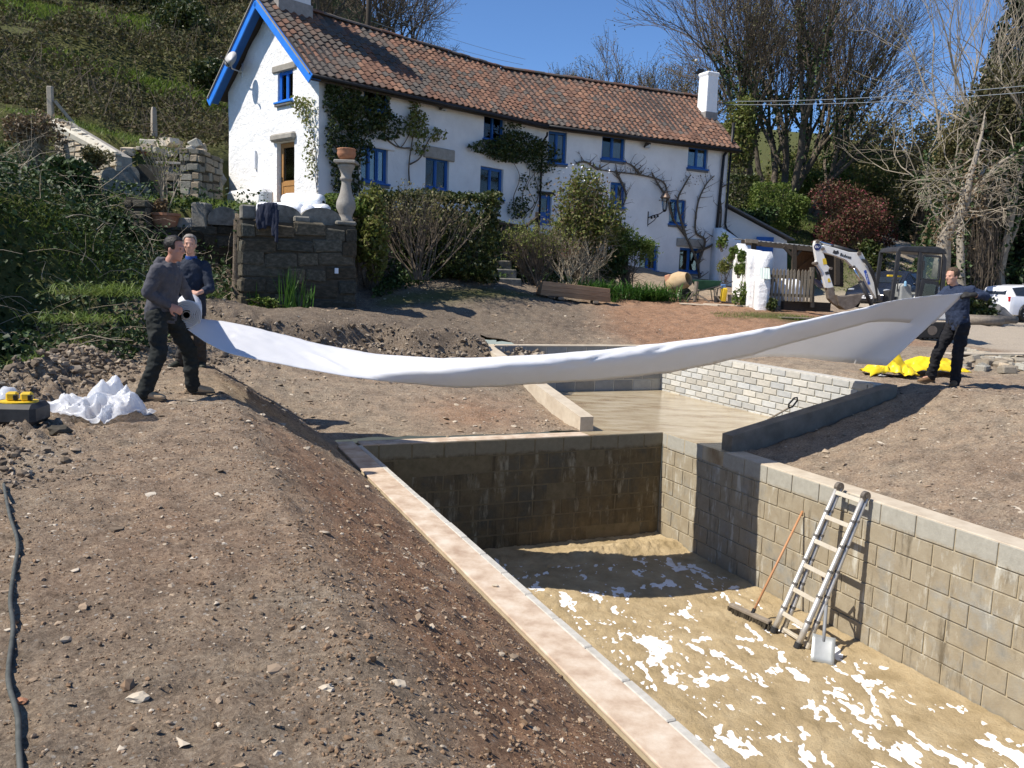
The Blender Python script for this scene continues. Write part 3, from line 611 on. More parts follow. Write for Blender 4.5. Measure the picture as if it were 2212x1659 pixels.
sb = onz(1776, 1432, PD+.012); sp_ = thing('spade', 'square-mouthed steel spade leaning on the foot of the ladder', 'spade', sb)
top = at(1790, 1246, 8.75); u = (top-sb).normalized(); side = Vector((PV[0], PV[1], 0)).cross(u); sv = Vector((.98, -.2, 0)); sv = (sv-u*sv.dot(u)).normalized(); nv = u.cross(sv)
L_ = (top-sb).length; mb = MB(); bl_ = .29; bw = .115
def spt(x, t, n): return sv*x+u*t+nv*n
rows = []
vs = []; 
for t in np.linspace(0, bl_, 6):
    for x in np.linspace(-bw, bw, 7): vs.append(spt(x, t, .018*(1-(x/bw)**2)*(.3+.7*t/bl_)))
fs = [(i*7+j, i*7+j+1, (i+1)*7+j+1, (i+1)*7+j) for i in range(5) for j in range(6)]
mb.add(vs, fs); bo = mb.build('blade', mat('spade_steel', (.42, .44, .42), (.52, .53, .51), scale=6, rough=.5, metal=.5), sp_, smooth=True); md = bo.modifiers.new('th', 'SOLIDIFY'); md.thickness = .004
mb = MB(); mb.tube([spt(0, bl_-.06, .018), spt(0, bl_+.1, .02), spt(0, L_-.16, .01)], [.016, .019, .017], 10); mb.build('shaft', mat('spade_shaft', (.16, .17, .18), (.24, .25, .26), rough=.45), sp_, smooth=True)
mb = MB(); mb.tube([spt(0, L_-.17, .01), spt(-.04, L_-.09, .01), spt(-.06, L_-.02, .01)], .011, 8); mb.tube([spt(0, L_-.17, .01), spt(.04, L_-.09, .01), spt(.06, L_-.02, .01)], .011, 8); mb.build('yoke', bpy.data.materials['spade_shaft'], sp_, smooth=True)
mb = MB(); mb.tube([spt(-.072, L_-.01, .01), spt(.072, L_-.01, .01)], .016, 10); mb.build('grip', bpy.data.materials['broom_handle'], sp_, smooth=True)
# spade standing inside the upper basin, only its handle shows over the kerb
c0 = at(1709, 884, 12.25); c1 = at(1734, 854, 12.25); c0 = c0+Vector((0, .12, 0)); c1 = c1+Vector((0, .12, 0))
s2 = thing('shovel', 'shovel with black handle standing behind the right kerb', 'shovel', (c0.x-.33, c0.y, 0.0)); o_ = Vector(s2.location)
d = (c1-c0).normalized(); foot = Vector((c0.x-.3, c0.y+.0, .26)); mb = MB(); mb.tube([foot-o_, c0-o_], .015, 8); mb.build('shaft', M['grey_wood'], s2)
mb = MB(); sd = Vector((0, 1, 0)).cross(d); mb.tube([c0-o_, c0-o_+d*.05+sd*.035, c0-o_+d*.17+sd*.03, c0-o_+d*.2, c0-o_+d*.17-sd*.03, c0-o_+d*.05-sd*.035, c0-o_], .014, 8); mb.build('grip', M['black'], s2)
mb = MB(); mb.box(foot-o_+Vector((-.05, 0, -.13)), (.03, .2, .27), Matrix.Rotation(.45, 3, 'Y'), .01); mb.build('blade', bpy.data.materials['spade_steel'], s2)
# ------------------------------------------------------------------ the white membrane and its roll
M['fleece'] = (lambda m: m)(mat('white_fleece', (.84, .85, .87), (.80, .81, .83), scale=3, rough=.9, bump=.12, bscale=9, bdist=.01))
_N, _L = nodes(M['fleece']); _t = _N.new('ShaderNodeBsdfTranslucent'); _t.inputs[0].default_value = (.85, .85, .86, 1); _x = _N.new('ShaderNodeMixShader'); _x.inputs[0].default_value = .36
_L.new(_N['Principled BSDF'].outputs[0], _x.inputs[1]); _L.new(_t.outputs[0], _x.inputs[2]); _L.new(_x.outputs[0], _N['Material Output'].inputs['Surface'])
ROLL0 = at(403, 680, 8.72); ROLL1 = ROLL0+Vector((-.70, 1.87, .02)); RR = .155
Npx = [(405, 712), (450, 742), (500, 765), (600, 786), (700, 805), (800, 820), (900, 830), (985, 837), (1100, 832), (1200, 825), (1300, 818), (1400, 808), (1500, 794), (1600, 771), (1700, 744), (1829, 709), (1899, 694), (2015, 700)]
Rpx = [(418, 700), (475, 718), (530, 730), (620, 752), (705, 772), (790, 785), (880, 785), (985, 782), (1100, 776), (1200, 769), (1300, 759), (1410, 746), (1510, 733), (1610, 717), (1720, 697), (1840, 673), (1950, 652), (2080, 637)]
Fpx = [(425, 688), (490, 696), (550, 708), (640, 731), (720, 749), (800, 762), (880, 770), (985, 779), (1100, 779), (1200, 777), (1300, 770), (1400, 764), (1490, 772), (1580, 777), (1660, 771), (1740, 773), (1830, 783), (1915, 790)]
def dline(x): return 9.984/(1-.374*(x-1106)/1800)
def s_(x): return float(sstep((x-520)/620))
CN, CR, CF = [], [], []
for (n, r, f_) in zip(Npx, Rpx, Fpx):
    s = s_(r[0]); g_ = float(sstep((r[0]-620)/420)*sstep((2090-r[0])/300)); d0 = dline(r[0])-.68*g_
    CN.append(at(n[0], n[1], lerp(dline(n[0]), d0+.14, s))); CR.append(at(r[0], r[1], d0+.92*(1-s))); CF.append(at(f_[0], f_[1], lerp(dline(f_[0])+1.85, d0+.34+1.05*g_, s)))
CR[-1] = at(2080, 637, 12.22); CN[-1] = at(2015, 700, 12.36); CF[-1] = at(1915, 790, 12.30)
def catm(P, n):
    P = np.array([p[:] for p in P]); m = len(P); out = []
    for t in np.linspace(0, m-1, n):
        i = min(int(t), m-2); f = t-i; p0, p1, p2, p3 = P[max(i-1, 0)], P[i], P[i+1], P[min(i+2, m-1)]
        out.append(.5*((2*p1)+(-p0+p2)*f+(2*p0-5*p1+4*p2-p3)*f*f+(-p0+3*p1-3*p2+p3)*f**3))
    return np.array(out)
NU, NV = 170, 30
cn, cr, cf = catm(CN, NU), catm(CR, NU), catm(CF, NU); v = np.linspace(0, 1, NV)
wN, wR, wF = 2*(v-.5)*(v-1), -4*v*(v-1), 2*v*(v-.5)
G = cn[:, None]*wN[None, :, None]+cr[:, None]*wR[None, :, None]+cf[:, None]*wF[None, :, None]
uu, vv = np.meshgrid(np.linspace(0, 1, NU), v, indexing='ij')
edge_keep = np.clip(np.minimum(uu, 1-uu)*20, 0, 1)
wr = .016*vnoise(np.stack([uu*22, vv*3.2], -1), 1, 3)+.010*vnoise(np.stack([uu*60+vv*6, vv*7-uu*14], -1), 1, 3)*sstep((vv-.06)/.2)+.030*vnoise(np.stack([uu*9-vv*5, vv*4+uu*6], -1), 1, 3)*sstep((uu-.65)/.25)
wr = wr-.03*np.clip(1-np.abs(vnoise(np.stack([uu*13-vv*2.5, vv*1.6+uu*9], -1), 1, 2))*7, 0, 1)*sstep((uu-.35)/.3)-.012*np.clip(1-np.abs(vnoise(np.stack([uu*34+vv*5, vv*3], -1), 1, 2))*6, 0, 1)
crease = .03*np.exp(-(((uu-.235)*9+(vv-.35)*1.2)/.10)**2)*np.exp(-((vv-.3)/.2)**2)
G[..., 1] -= wr*edge_keep; G[..., 2] += (wr*.6+crease)*edge_keep
i0, j0 = np.meshgrid(np.arange(NU-1), np.arange(NV-1), indexing='ij'); i0, j0 = i0.ravel(), j0.ravel()
sheet = thing('membrane_roll', 'long white fleece sheet stretched from its roll across the pool', 'sheet', ROLL0)
me = np_mesh('sheet', G.reshape(-1, 3)-np.array(ROLL0[:]), np.stack([i0*NV+j0, i0*NV+j0+1, (i0+1)*NV+j0+1, (i0+1)*NV+j0], -1), smooth=True)
o = link('sheet', me, M['fleece'], sheet); md = o.modifiers.new('th', 'SOLIDIFY'); md.thickness = .004
ax = (ROLL1-ROLL0).normalized(); ra = ax.orthogonal().normalized(); rb2 = ax.cross(ra); mb = MB(); pr = []
for k in range(int(6.3*18)):                                   # spiral wound roll
    an = k/18*6.283; r = .048+(RR-.048)*k/(6.3*18); pr.append((r*math.cos(an), r*math.sin(an)))
vs = [tuple(ra*x+rb2*y+ax*t) for t in (0, (ROLL1-ROLL0).length) for x, y in pr]; n = len(pr); mb.add(vs, [(i, i+1, n+i+1, n+i) for i in range(n-1)])
o = mb.build('roll', M['fleece'], sheet, smooth=True); md = o.modifiers.new('th', 'SOLIDIFY'); md.thickness = .010
mb = MB(); L_ = (ROLL1-ROLL0).length; n = 16; vs = []
for t, r in ((-.06, .042), (-.06, .034), (L_+.06, .034), (L_+.06, .042)): vs += [tuple(ra*r*math.cos(6.283*k/n)+rb2*r*math.sin(6.283*k/n)+ax*t) for k in range(n)]
mb.add(vs, [(((i) % 4)*n+k, ((i) % 4)*n+(k+1) % n, ((i+1) % 4)*n+(k+1) % n, ((i+1) % 4)*n+k) for i in range(4) for k in range(n)]); mb.build('core_tube', mat('cardboard', (.22, .20, .18), (.30, .27, .23), rough=.9), sheet)

# ------------------------------------------------------------------ people
def remesh(mb, voxel, name, smooth_it=6, fac=.5):
    me = mb.mesh('tmp'); o = bpy.data.objects.new('tmp', me); COL.objects.link(o)
    m = o.modifiers.new('r', 'REMESH'); m.mode = 'VOXEL'; m.voxel_size = voxel
    s = o.modifiers.new('s', 'SMOOTH'); s.iterations = smooth_it; s.factor = fac
    dg = bpy.context.evaluated_depsgraph_get(); ev = o.evaluated_get(dg); out = bpy.data.meshes.new_from_object(ev); out.name = name
    bpy.data.objects.remove(o); bpy.data.meshes.remove(me)
    out.polygons.foreach_set('use_smooth', [True]*len(out.polygons)); return out
def cap(mb, p, rp, q, rq):
    p, q = Vector(p), Vector(q); mb.sphere(p, rp, 12, 8); mb.sphere(q, rq, 12, 8); mb.tube([p, q], [rp, rq], 12)
def chain(mb, pts, rad):
    for i in range(len(pts)-1): cap(mb, pts[i], rad[i], pts[i+1], rad[i+1])
def loft(mb, rings, n=18):
    """rings: (centre, half width, half depth, side vector, forward vector)"""
    vs = []
    for c, rx, ry, sd, fw in rings:
        for k in range(n):
            a = 2*math.pi*k/n; vs.append(Vector(c)+sd*rx*math.cos(a)+fw*ry*math.sin(a))
    fs = [(i*n+k, i*n+(k+1) % n, (i+1)*n+(k+1) % n, (i+1)*n+k) for i in range(len(rings)-1) for k in range(n)]
    fs += [tuple(range(n))[::-1], tuple((len(rings)-1)*n+k for k in range(n))]; mb.add(vs, fs)
def wrinkle(me, amp, sc, seed=0.0, stretch=(1, 1, 1)):
    n = len(me.vertices); co = np.empty(n*3, np.float32); me.vertices.foreach_get('co', co); co = co.reshape(-1, 3)
    no = np.empty(n*3, np.float32); me.vertices.foreach_get('normal', no); no = no.reshape(-1, 3)
    w = vnoise(co*np.array(stretch)+seed, sc, 3, .55); co = co+no*(w*amp)[:, None].astype(np.float32)
    me.vertices.foreach_set('co', co.ravel()); me.update()
M['skin'] = mat('skin', (.46, .24, .165), (.54, .31, .22), scale=14, rough=.55, spec=.35)
M['skin2'] = mat('skin_ruddy', (.42, .20, .14), (.50, .26, .19), scale=14, rough=.55, spec=.35)
M['eye'] = mat('eye_dark', (.02, .016, .014), rough=.3)
def hand(mb, wrist, tip, up, grip=.6, thumb=1):
    """palm and five curled fingers; tip: direction of the hand, up: back of the hand"""
    t = Vector(tip).normalized(); u = Vector(up); u = (u-t*u.dot(t)).normalized(); s = t.cross(u)*thumb; w = Vector(wrist)
    pc = w+t*.05
    loft(mb, [(w-t*.01, .026, .02, s, u), (w+t*.02, .036, .019, s, u), (w+t*.06, .043, .017, s, u), (w+t*.09, .041, .014, s, u)], 12)
    for k, (off, ln) in enumerate(((.032, .072), (.011, .082), (-.011, .076), (-.031, .058))):
        p = w+t*.088+s*off; a = grip*1.1; d1 = (t*math.cos(a*.6)-u*math.sin(a*.6)); d2 = (t*math.cos(a*1.6)-u*math.sin(a*1.6)); d3 = (t*math.cos(a*2.3)-u*math.sin(a*2.3))
        p1 = p+d1*ln*.5; p2 = p1+d2*ln*.3; p3 = p2+d3*ln*.22; chain(mb, [p, p1, p2, p3], [.0105, .0098, .009, .008])
    b = w+t*.03+s*.035; d = (t*.7+s*.75-u*.35).normalized(); e = b+d*.04; f2 = (t*.95+s*.1-u*.5*grip).normalized(); chain(mb, [b, e, e+f2*.032], [.0135, .012, .0095])
def head(mb, c, fw, upv):
    f = Vector(fw).normalized(); u = Vector(upv); u = (u-f*u.dot(f)).normalized(); s = f.cross(u); R = Matrix((s, f, u)).transposed()
    def P(x, y, z): return Vector(c)+s*x+f*y+u*z
    mb.sphere(P(0, -.012, .035), (.076, .094, .086), 18, 12, R)                       # skull
    loft(mb, [(P(0, .022, -.118), .026, .030, s, f), (P(0, .024, -.105), .042, .048, s, f), (P(0, .016, -.075), .056, .066, s, f), (P(0, .008, -.03), .066, .082, s, f), (P(0, 0, .03), .070, .090, s, f)], 16)
    loft(mb, [(P(0, .080, .022), .008, .012, s, f), (P(0, .098, -.012), .013, .014, s, f), (P(0, .102, -.024), .016, .015, s, f), (P(0, .086, -.036), .013, .012, s, f)], 10)   # nose
    mb.sphere(P(0, .072, .030), (.052, .020, .011), 12, 8, R)                           # brow
    mb.sphere(P(0, .076, -.060), (.024, .013, .007), 10, 6, R); mb.sphere(P(0, .074, -.071), (.021, .013, .007), 10, 6, R)   # lips
    mb.sphere(P(0, .064, -.104), (.021, .018, .016), 10, 6, R)                          # chin
    for e in (-1, 1):
        mb.sphere(P(e*.075, -.012, -.012), (.010, .019, .032), 10, 8, R); mb.sphere(P(e*.045, .058, -.022), (.020, .018, .016), 10, 6, R)
    return P, R
def person(name, label, J, faceF, bodyF, cloth, hair, skin, base, thumbs=(1, 1), gl=(None, None), boots='shoe', hairline=.035, collar=None):
    """J: joints in world space; one continuous body mesh, clothes and hair as children"""
    B = Vector(base); J = {k: Vector(p)-B for k, p in J.items()}; up = Vector((0, 0, 1))
    bf = Vector(bodyF).normalized(); sd = (J['lSh']-J['rSh']).normalized(); spine = (J['neck']-J['pelvis']).normalized()
    bfw = spine.cross(sd).normalized()
    if bfw.dot(bf) < 0: bfw = -bfw
    sd2 = bfw.cross(spine)
    def torso(mb, g, hem=0.0):
        P, N_ = J['pelvis'], J['neck']; hipsd = (J['lHip']-J['rHip']).normalized()
        loft(mb, [(P-spine*(.08+hem), .158+g, .112+g, hipsd, bfw), (P, .165+g, .118+g, hipsd, bfw), (P.lerp(N_, .3), .152+g, .112+g, sd, bfw), (P.lerp(N_, .6), .178+g, .122+g, sd, bfw), (P.lerp(N_, .80), .185+g, .112+g, sd, bfw), (P.lerp(N_, .93), .125+g, .082+g, sd, bfw), (N_, .068+g, .066+g, sd, bfw)], 20)
        for k in ('l', 'r'): cap(mb, J[k+'Sh'], .068+g, P.lerp(N_, .72), .10+g)
    # body
    mb = MB(); torso(mb, -.012); cap(mb, J['neck']-spine*.03, .058, J['head']-Vector((0, 0, .05)), .052)
    Ph, Rh = head(mb, J['head'], faceF, up)
    for k in ('l', 'r'):
        chain(mb, [J[k+'Sh'], J[k+'El'], J[k+'Ha']], [.052, .038, .026]); chain(mb, [J[k+'Hip'], J[k+'Kn'], J[k+'An']], [.080, .054, .038])
        i = 0 if k == 'l' else 1
        hd = J.get(k+'Fi', J[k+'Ha']+(J[k+'Ha']-J[k+'El'])); hand(mb, J[k+'Ha'], hd-J[k+'Ha'], J.get(k+'Up', J[k+'Ha']+up)-J[k+'Ha'], .75, thumbs[i])
        cap(mb, J[k+'An']-up*.02, .034, J[k+'An'].lerp(J[k+'To'], .55), .022)
    body = link(name, remesh(mb, .0085, name, 4, .45), skin, label=label, cat='person'); body.location = B
    for e in (-1, 1):
        m2 = MB(); m2.sphere(Ph(e*.032, .078, .010), (.013, .006, .0055), 8, 6, Rh); m2.build('eye', M['eye'], body)
    for nm, g in (('lEl', 0), ): pass
    # hair: cap over the skull with a hairline
    mb = MB(); mb.sphere(Ph(0, -.016, .045), (.083, .096, .088), 20, 14, Rh); hm = remesh(mb, .008, 'hair', 2, .4)
    bm = bmesh.new(); bm.from_mesh(hm); kill = []
    f = Vector(faceF).normalized(); s_v = f.cross(up).normalized()
    for v_ in bm.verts:
        q = v_.co-J['head']; y, z, x = q.dot(f), q.z, abs(q.dot(s_v)); cut = hairline+.035 if y > .035 else (-.005 if y > -.03 else -.05)
        if z < cut: kill.append(v_)
    bmesh.ops.delete(bm, geom=kill, context='VERTS'); bm.to_mesh(hm); bm.free(); wrinkle(hm, .007, 60, 3.1); hm.materials.clear()
    ho = link('hair', hm, hair, body); md = ho.modifiers.new('t', 'SOLIDIFY'); md.thickness = .01; md.offset = 0
    # clothes
    mb = MB(); torso(mb, .018, .05)
    for k in ('l', 'r'):
        sl = cloth.get('sleeve', {}).get(k, .92); w = J[k+'El'].lerp(J[k+'Ha'], sl)
        chain(mb, [J[k+'Sh'], J[k+'Sh'].lerp(J[k+'El'], .5), J[k+'El'], J[k+'El'].lerp(w, .5), w], [.080, .070, .060, .054, .042 if sl > .6 else .052])
    if cloth.get('hood'):
        hb_ = J['neck']-bfw*.065-spine*.01; loft(mb, [(hb_-spine*.10, .09, .035, sd2, bfw), (hb_-spine*.05, .125, .06, sd2, bfw), (hb_+spine*.01, .115, .065, sd2, bfw), (hb_+spine*.05, .085, .045, sd2, bfw)], 16)
        loft(mb, [(J['neck']-spine*.05, .105, .095, sd2, bfw), (J['neck']+spine*.015, .085, .085, sd2, bfw)], 16)
    else: loft(mb, [(J['neck']-spine*.05, .095, .085, sd2, bfw), (J['neck']+spine*.022, .070, .072, sd2, bfw)], 16)
    tm = remesh(mb, .0105, cloth['top_name'], 5, .5); wrinkle(tm, .017, 13, 1.7, (1, 1, .6)); wrinkle(tm, .008, 32, 5.2); tm.materials.clear(); top_o = link(cloth['top_name'], tm, cloth['top'], body)
    if collar:
        mb = MB(); loft(mb, [(J['neck']-spine*.02, .080, .080, sd2, bfw), (J['neck']+spine*.04, .072, .074, sd2, bfw)], 16); cm = remesh(mb, .009, 'collar', 3, .5); cm.materials.clear(); link('collar', cm, collar, body)
    mb = MB(); hipsd = (J['lHip']-J['rHip']).normalized()
    loft(mb, [(J['pelvis']-up*.10, .150, .115, hipsd, bfw), (J['pelvis'], .172, .128, hipsd, bfw), (J['pelvis']+spine*.07, .165, .122, hipsd, bfw)], 18)
    for k in ('l', 'r'):
        hp, kn, an = J[k+'Hip'], J[k+'Kn'], J[k+'An']; chain(mb, [hp, hp.lerp(kn, .5), kn, kn.lerp(an, .5), an.lerp(kn, -.02)], [.102, .093, .080, .078, .074])
        pk = hp.lerp(kn, .62); o_s = hipsd*(1 if k == 'l' else -1); mb.sphere(pk+o_s*.07, (.04, .07, .08), 10, 8)
    pm = remesh(mb, .0115, 'trousers', 4, .5); wrinkle(pm, .020, 10, 9.3, (1, 1, 2.0)); wrinkle(pm, .009, 27, 2.2, (1, 1, 1.6)); pm.materials.clear(); link('trousers', pm, cloth['legs'], body)
    for k in ('l', 'r'):
        an, to = J[k+'An'], J[k+'To']; g0 = Vector((0, 0, 1)); d = Vector((to.x-an.x, to.y-an.y, 0)); ln = d.length; d.normalize(); s3 = d.cross(g0)
        zf = J[k+'Gz'].z if (k+'Gz') in J else 0.0
        a0 = Vector((an.x, an.y, zf)); mb = MB()
        if boots == 'welly': chain(mb, [an+(J[k+'Kn']-an)*.62, an+(J[k+'Kn']-an)*.2, a0+g0*.08], [.066, .060, .058])
        else: chain(mb, [an+g0*.05, a0+g0*.075], [.056, .056])
        loft(mb, [(a0-d*.075+g0*.045, .030, .040, s3, g0), (a0-d*.05+g0*.05, .042, .05, s3, g0), (a0+d*.05+g0*.05, .044, .05, s3, g0), (a0+d*.12+g0*.04, .050, .04, s3, g0), (a0+d*.18+g0*.033, .046, .032, s3, g0), (a0+d*.215+g0*.028, .026, .022, s3, g0)], 16)
        bm_ = remesh(mb, .0085, 'boot', 3, .5); bm_.materials.clear(); bo = link('boot', bm_, cloth['boot'], body)
        m2 = MB(); loft(m2, [(a0-d*.085+g0*.008, .026, .010, s3, g0), (a0-d*.05+g0*.008, .045, .012, s3, g0), (a0+d*.12+g0*.008, .054, .012, s3, g0), (a0+d*.19+g0*.008, .048, .012, s3, g0), (a0+d*.225+g0*.010, .024, .010, s3, g0)], 14); m2.build('sole', cloth['sole'], bo)
    for k, g in zip(('l', 'r'), gl):
        if g is None: continue
        mb = MB(); hd = J.get(k+'Fi', J[k+'Ha']+(J[k+'Ha']-J[k+'El'])); w = J[k+'Ha']; i = 0 if k == 'l' else 1
        hand(mb, w, hd-w, J.get(k+'Up', w+up)-w, .75, thumbs[i]); cap(mb, w-(hd-w).normalized()*.05, .034, w, .033)
        gm = remesh(mb, .0075, 'glove', 1, .3); wrinkle(gm, -.0, 20); n_ = len(gm.vertices); co = np.empty(n_*3, np.float32); gm.vertices.foreach_get('co', co); no = np.empty(n_*3, np.float32); gm.vertices.foreach_get('normal', no)
        gm.vertices.foreach_set('co', co+no*.004); gm.update(); gm.materials.clear(); link('glove', gm, g, body)
    return body, J, (sd2, bfw, spine)
gl_black = mat('black_glove', (.012, .012, .012), (.025, .025, .025), scale=20, rough=.7)
boot_tan = mat('tan_boot', (.34, .24, .14), (.44, .33, .21), scale=12, rough=.8, bump=.2); sole_d = mat('boot_sole', (.10, .075, .05), rough=.9); boot_br = mat('brown_boot', (.13, .075, .035), (.19, .115, .06), scale=12, rough=.8, bump=.2)
def gp(p, k=0): return Vector((p[0], p[1], gz(p[0], p[1])+k))

# worker holding the near end of the roll
rAn, lAn = at(310, 851, 8.27), at(417, 838, 8.86); base = Vector((-3.45, 8.5, gz(-3.45, 8.5)))
J = dict(pelvis=at(350, 668, 8.55), neck=at(363, 568, 8.52), head=at(378, 538, 8.50), rSh=at(342, 586, 8.36), rEl=at(318, 632, 8.30), rHa=at(366, 660, 8.44), lSh=at(374, 588, 8.74), lEl=at(402, 630, 8.92), lHa=at(414, 652, 8.96),
         rHip=at(338, 682, 8.44), rKn=at(343, 766, 8.33), rAn=rAn, lHip=at(366, 682, 8.66), lKn=at(409, 757, 8.80), lAn=lAn)
J['rTo'] = rAn+Vector((.21, .02, -.06)); J['lTo'] = lAn+Vector((.21, .05, -.06)); J['rGz'] = gp(rAn); J['lGz'] = gp(lAn)
J['rFi'] = J['rHa']+Vector((.10, .02, -.05)); J['rUp'] = J['rHa']+Vector((.3, -.9, .2)); J['lFi'] = J['lHa']+Vector((.06, .05, -.12)); J['lUp'] = J['lHa']+Vector((.9, .1, .3))
person('person', 'worker in grey hooded top and black trousers holding the roll', J, (.93, -.12, -.10), (.95, -.1, 0),
       dict(top_name='hooded_top', top=mat('grey_fleece_top', (.060, .060, .070), (.085, .085, .098), scale=20, rough=.95, bump=.15, bscale=60), legs=mat('black_work_trousers', (.011, .013, .012), (.022, .025, .023), scale=9, rough=.9), boot=boot_tan, sole=sole_d, hood=True),
       mat('black_hair', (.012, .010, .009), (.03, .025, .022), scale=40, rough=.5, bump=.5, bscale=120), M['skin2'], base, gl=(gl_black, None), hairline=.045)
# worker behind him at the far end of the roll
rAn, lAn = at(390, 782, 11.15), at(434, 782, 11.22); base = Vector((-4.4, 11.1, gz(-4.4, 11.1)))
J = dict(pelvis=at(414, 662, 11.05), neck=at(413, 559, 11.02), head=at(410, 528, 10.97), rSh=at(390, 578, 11.0), rEl=at(389, 625, 10.92), rHa=at(413, 640, 10.72), lSh=at(441, 577, 11.06), lEl=at(455, 624, 10.96), lHa=at(428, 633, 10.68),
         rHip=at(403, 672, 11.03), rKn=at(398, 733, 11.05), rAn=rAn, lHip=at(425, 672, 11.08), lKn=at(431, 733, 11.12), lAn=lAn)
J['rTo'] = rAn+Vector((-.08, -.20, -.06)); J['lTo'] = lAn+Vector((.10, -.19, -.06)); J['rGz'] = gp(rAn); J['lGz'] = gp(lAn)
J['rFi'] = J['rHa']+Vector((.10, -.03, -.06)); J['lFi'] = J['lHa']+Vector((-.12, -.04, -.04)); J['rUp'] = J['rHa']+Vector((.2, -.8, .5)); J['lUp'] = J['lHa']+Vector((.0, -.8, .5))
person('person', 'grey-haired worker in dark navy jacket and boots standing behind the roll', J, (.30, -.95, -.08), (.35, -.93, 0),
       dict(top_name='jacket', top=mat('navy_jacket', (.010, .015, .028), (.020, .028, .048), scale=8, rough=.8), legs=mat('charcoal_trousers', (.035, .032, .030), (.055, .05, .045), scale=9, rough=.9), boot=mat('dark_green_rubber', (.022, .025, .018), (.04, .042, .03), rough=.6), sole=sole_d, sleeve=dict(l=.55, r=.85)),
       mat('grey_hair', (.16, .14, .12), (.28, .25, .22), scale=50, rough=.7), M['skin'], base, boots='welly', hairline=.055, collar=mat('blue_collar', (.02, .06, .22), rough=.8))
# worker at the far side pulling the sheet
rAn, lAn = at(2010, 812, 12.78), at(2064, 824, 12.40); base = Vector((6.6, 12.55, gz(6.6, 12.55)))
J = dict(pelvis=at(2069, 692, 12.52), neck=at(2064, 618, 12.48), head=at(2057, 597, 12.45), lSh=at(2096, 629, 12.36), lEl=at(2130, 641, 12.34), lHa=at(2098, 637, 12.16), rSh=at(2048, 630, 12.66), rEl=at(2020, 650, 12.62), rHa=at(1992, 668, 12.56),
         lHip=at(2081, 702, 12.43), lKn=at(2069, 762, 12.36), lAn=lAn, rHip=at(2058, 702, 12.60), rKn=at(2026, 762, 12.66), rAn=rAn)
J['rTo'] = rAn+Vector((-.21, -.06, -.06)); J['lTo'] = lAn+Vector((-.14, -.16, -.06)); J['rGz'] = gp(rAn); J['lGz'] = gp(lAn)
J['lFi'] = J['lHa']+Vector((-.12, .03, -.01)); J['lUp'] = J['lHa']+Vector((0, -.7, .7)); J['rFi'] = J['rHa']+Vector((-.1, -.06, 0)); J['rUp'] = J['rHa']+Vector((0, -.3, .9))
person('person', 'worker in navy jumper, black trousers and brown boots pulling the sheet tight', J, (-.93, -.28, -.12), (-.90, -.40, 0),
       dict(top_name='jumper', top=mat('navy_jumper', (.018, .028, .055), (.03, .042, .078), scale=16, rough=.95, bump=.1, bscale=60), legs=mat('black_trousers', (.010, .010, .012), (.018, .018, .021), scale=9, rough=.9), boot=boot_br, sole=sole_d, sleeve=dict(l=.55, r=.9)),
       mat('brown_hair', (.05, .033, .02), (.10, .065, .04), scale=50, rough=.7), M['skin'], base, gl=(gl_black, gl_black), hairline=.05)
# ------------------------------------------------------------------ cottage
K0 = at(688, 300, 25.0); K0.z = 0
HL = Vector((math.sin(math.radians(42.7)), math.cos(math.radians(42.7)), 0)); HR = Vector((math.sin(math.radians(63.5)), math.cos(math.radians(63.5)), 0))
def right_of(d): return Vector((d.y, -d.x, 0))
NL, NR = right_of(HL), right_of(HR); GD = -NL            # facade normals; gable runs along GD
GW, LL = 5.2, 9.8
K1 = K0+HL*LL; LR = 9.0; K2 = K1+HR*LR; EZ, RZ = 8.0, 10.42
def on_plane(x, y, p0, n):
    d = Vector(ray(x, y)); t = (p0-Vector((0, 0, CAMZ))).dot(n)/d.dot(n); return Vector((0, 0, CAMZ))+d*t
def sz(x, y, p0, dr, n): q = on_plane(x, y, p0, n); return (q-p0).dot(dr), q.z
def rect(px, p0, dr, n):   # (x0,y0,x1,y1) pixels -> s0,s1,z0,z1 using the middle heights
    x0, y0, x1, y1 = px; ym, xm = (y0+y1)/2, (x0+x1)/2
    return sz(x0, ym, p0, dr, n)[0], sz(x1, ym, p0, dr, n)[0], sz(xm, y1, p0, dr, n)[1], sz(xm, y0, p0, dr, n)[1]
house = thing('cottage', 'long white cottage with blue windows and red pantile roof', 'house', (K0.x, K0.y, 4.0)); HO = Vector(house.location)
def clip_poly(poly, top):
    """keep the part of a convex (s,z) polygon under the line z = top(s)"""
    out = []
    for i in range(len(poly)):
        p, q = poly[i], poly[(i+1) % len(poly)]; dp, dq = top(p[0])-p[1], top(q[0])-q[1]
        if dp >= 0: out.append(p)
        if (dp >= 0) != (dq >= 0): t = dp/(dp-dq); out.append((p[0]+(q[0]-p[0])*t, p[1]+(q[1]-p[1])*t))
    return out
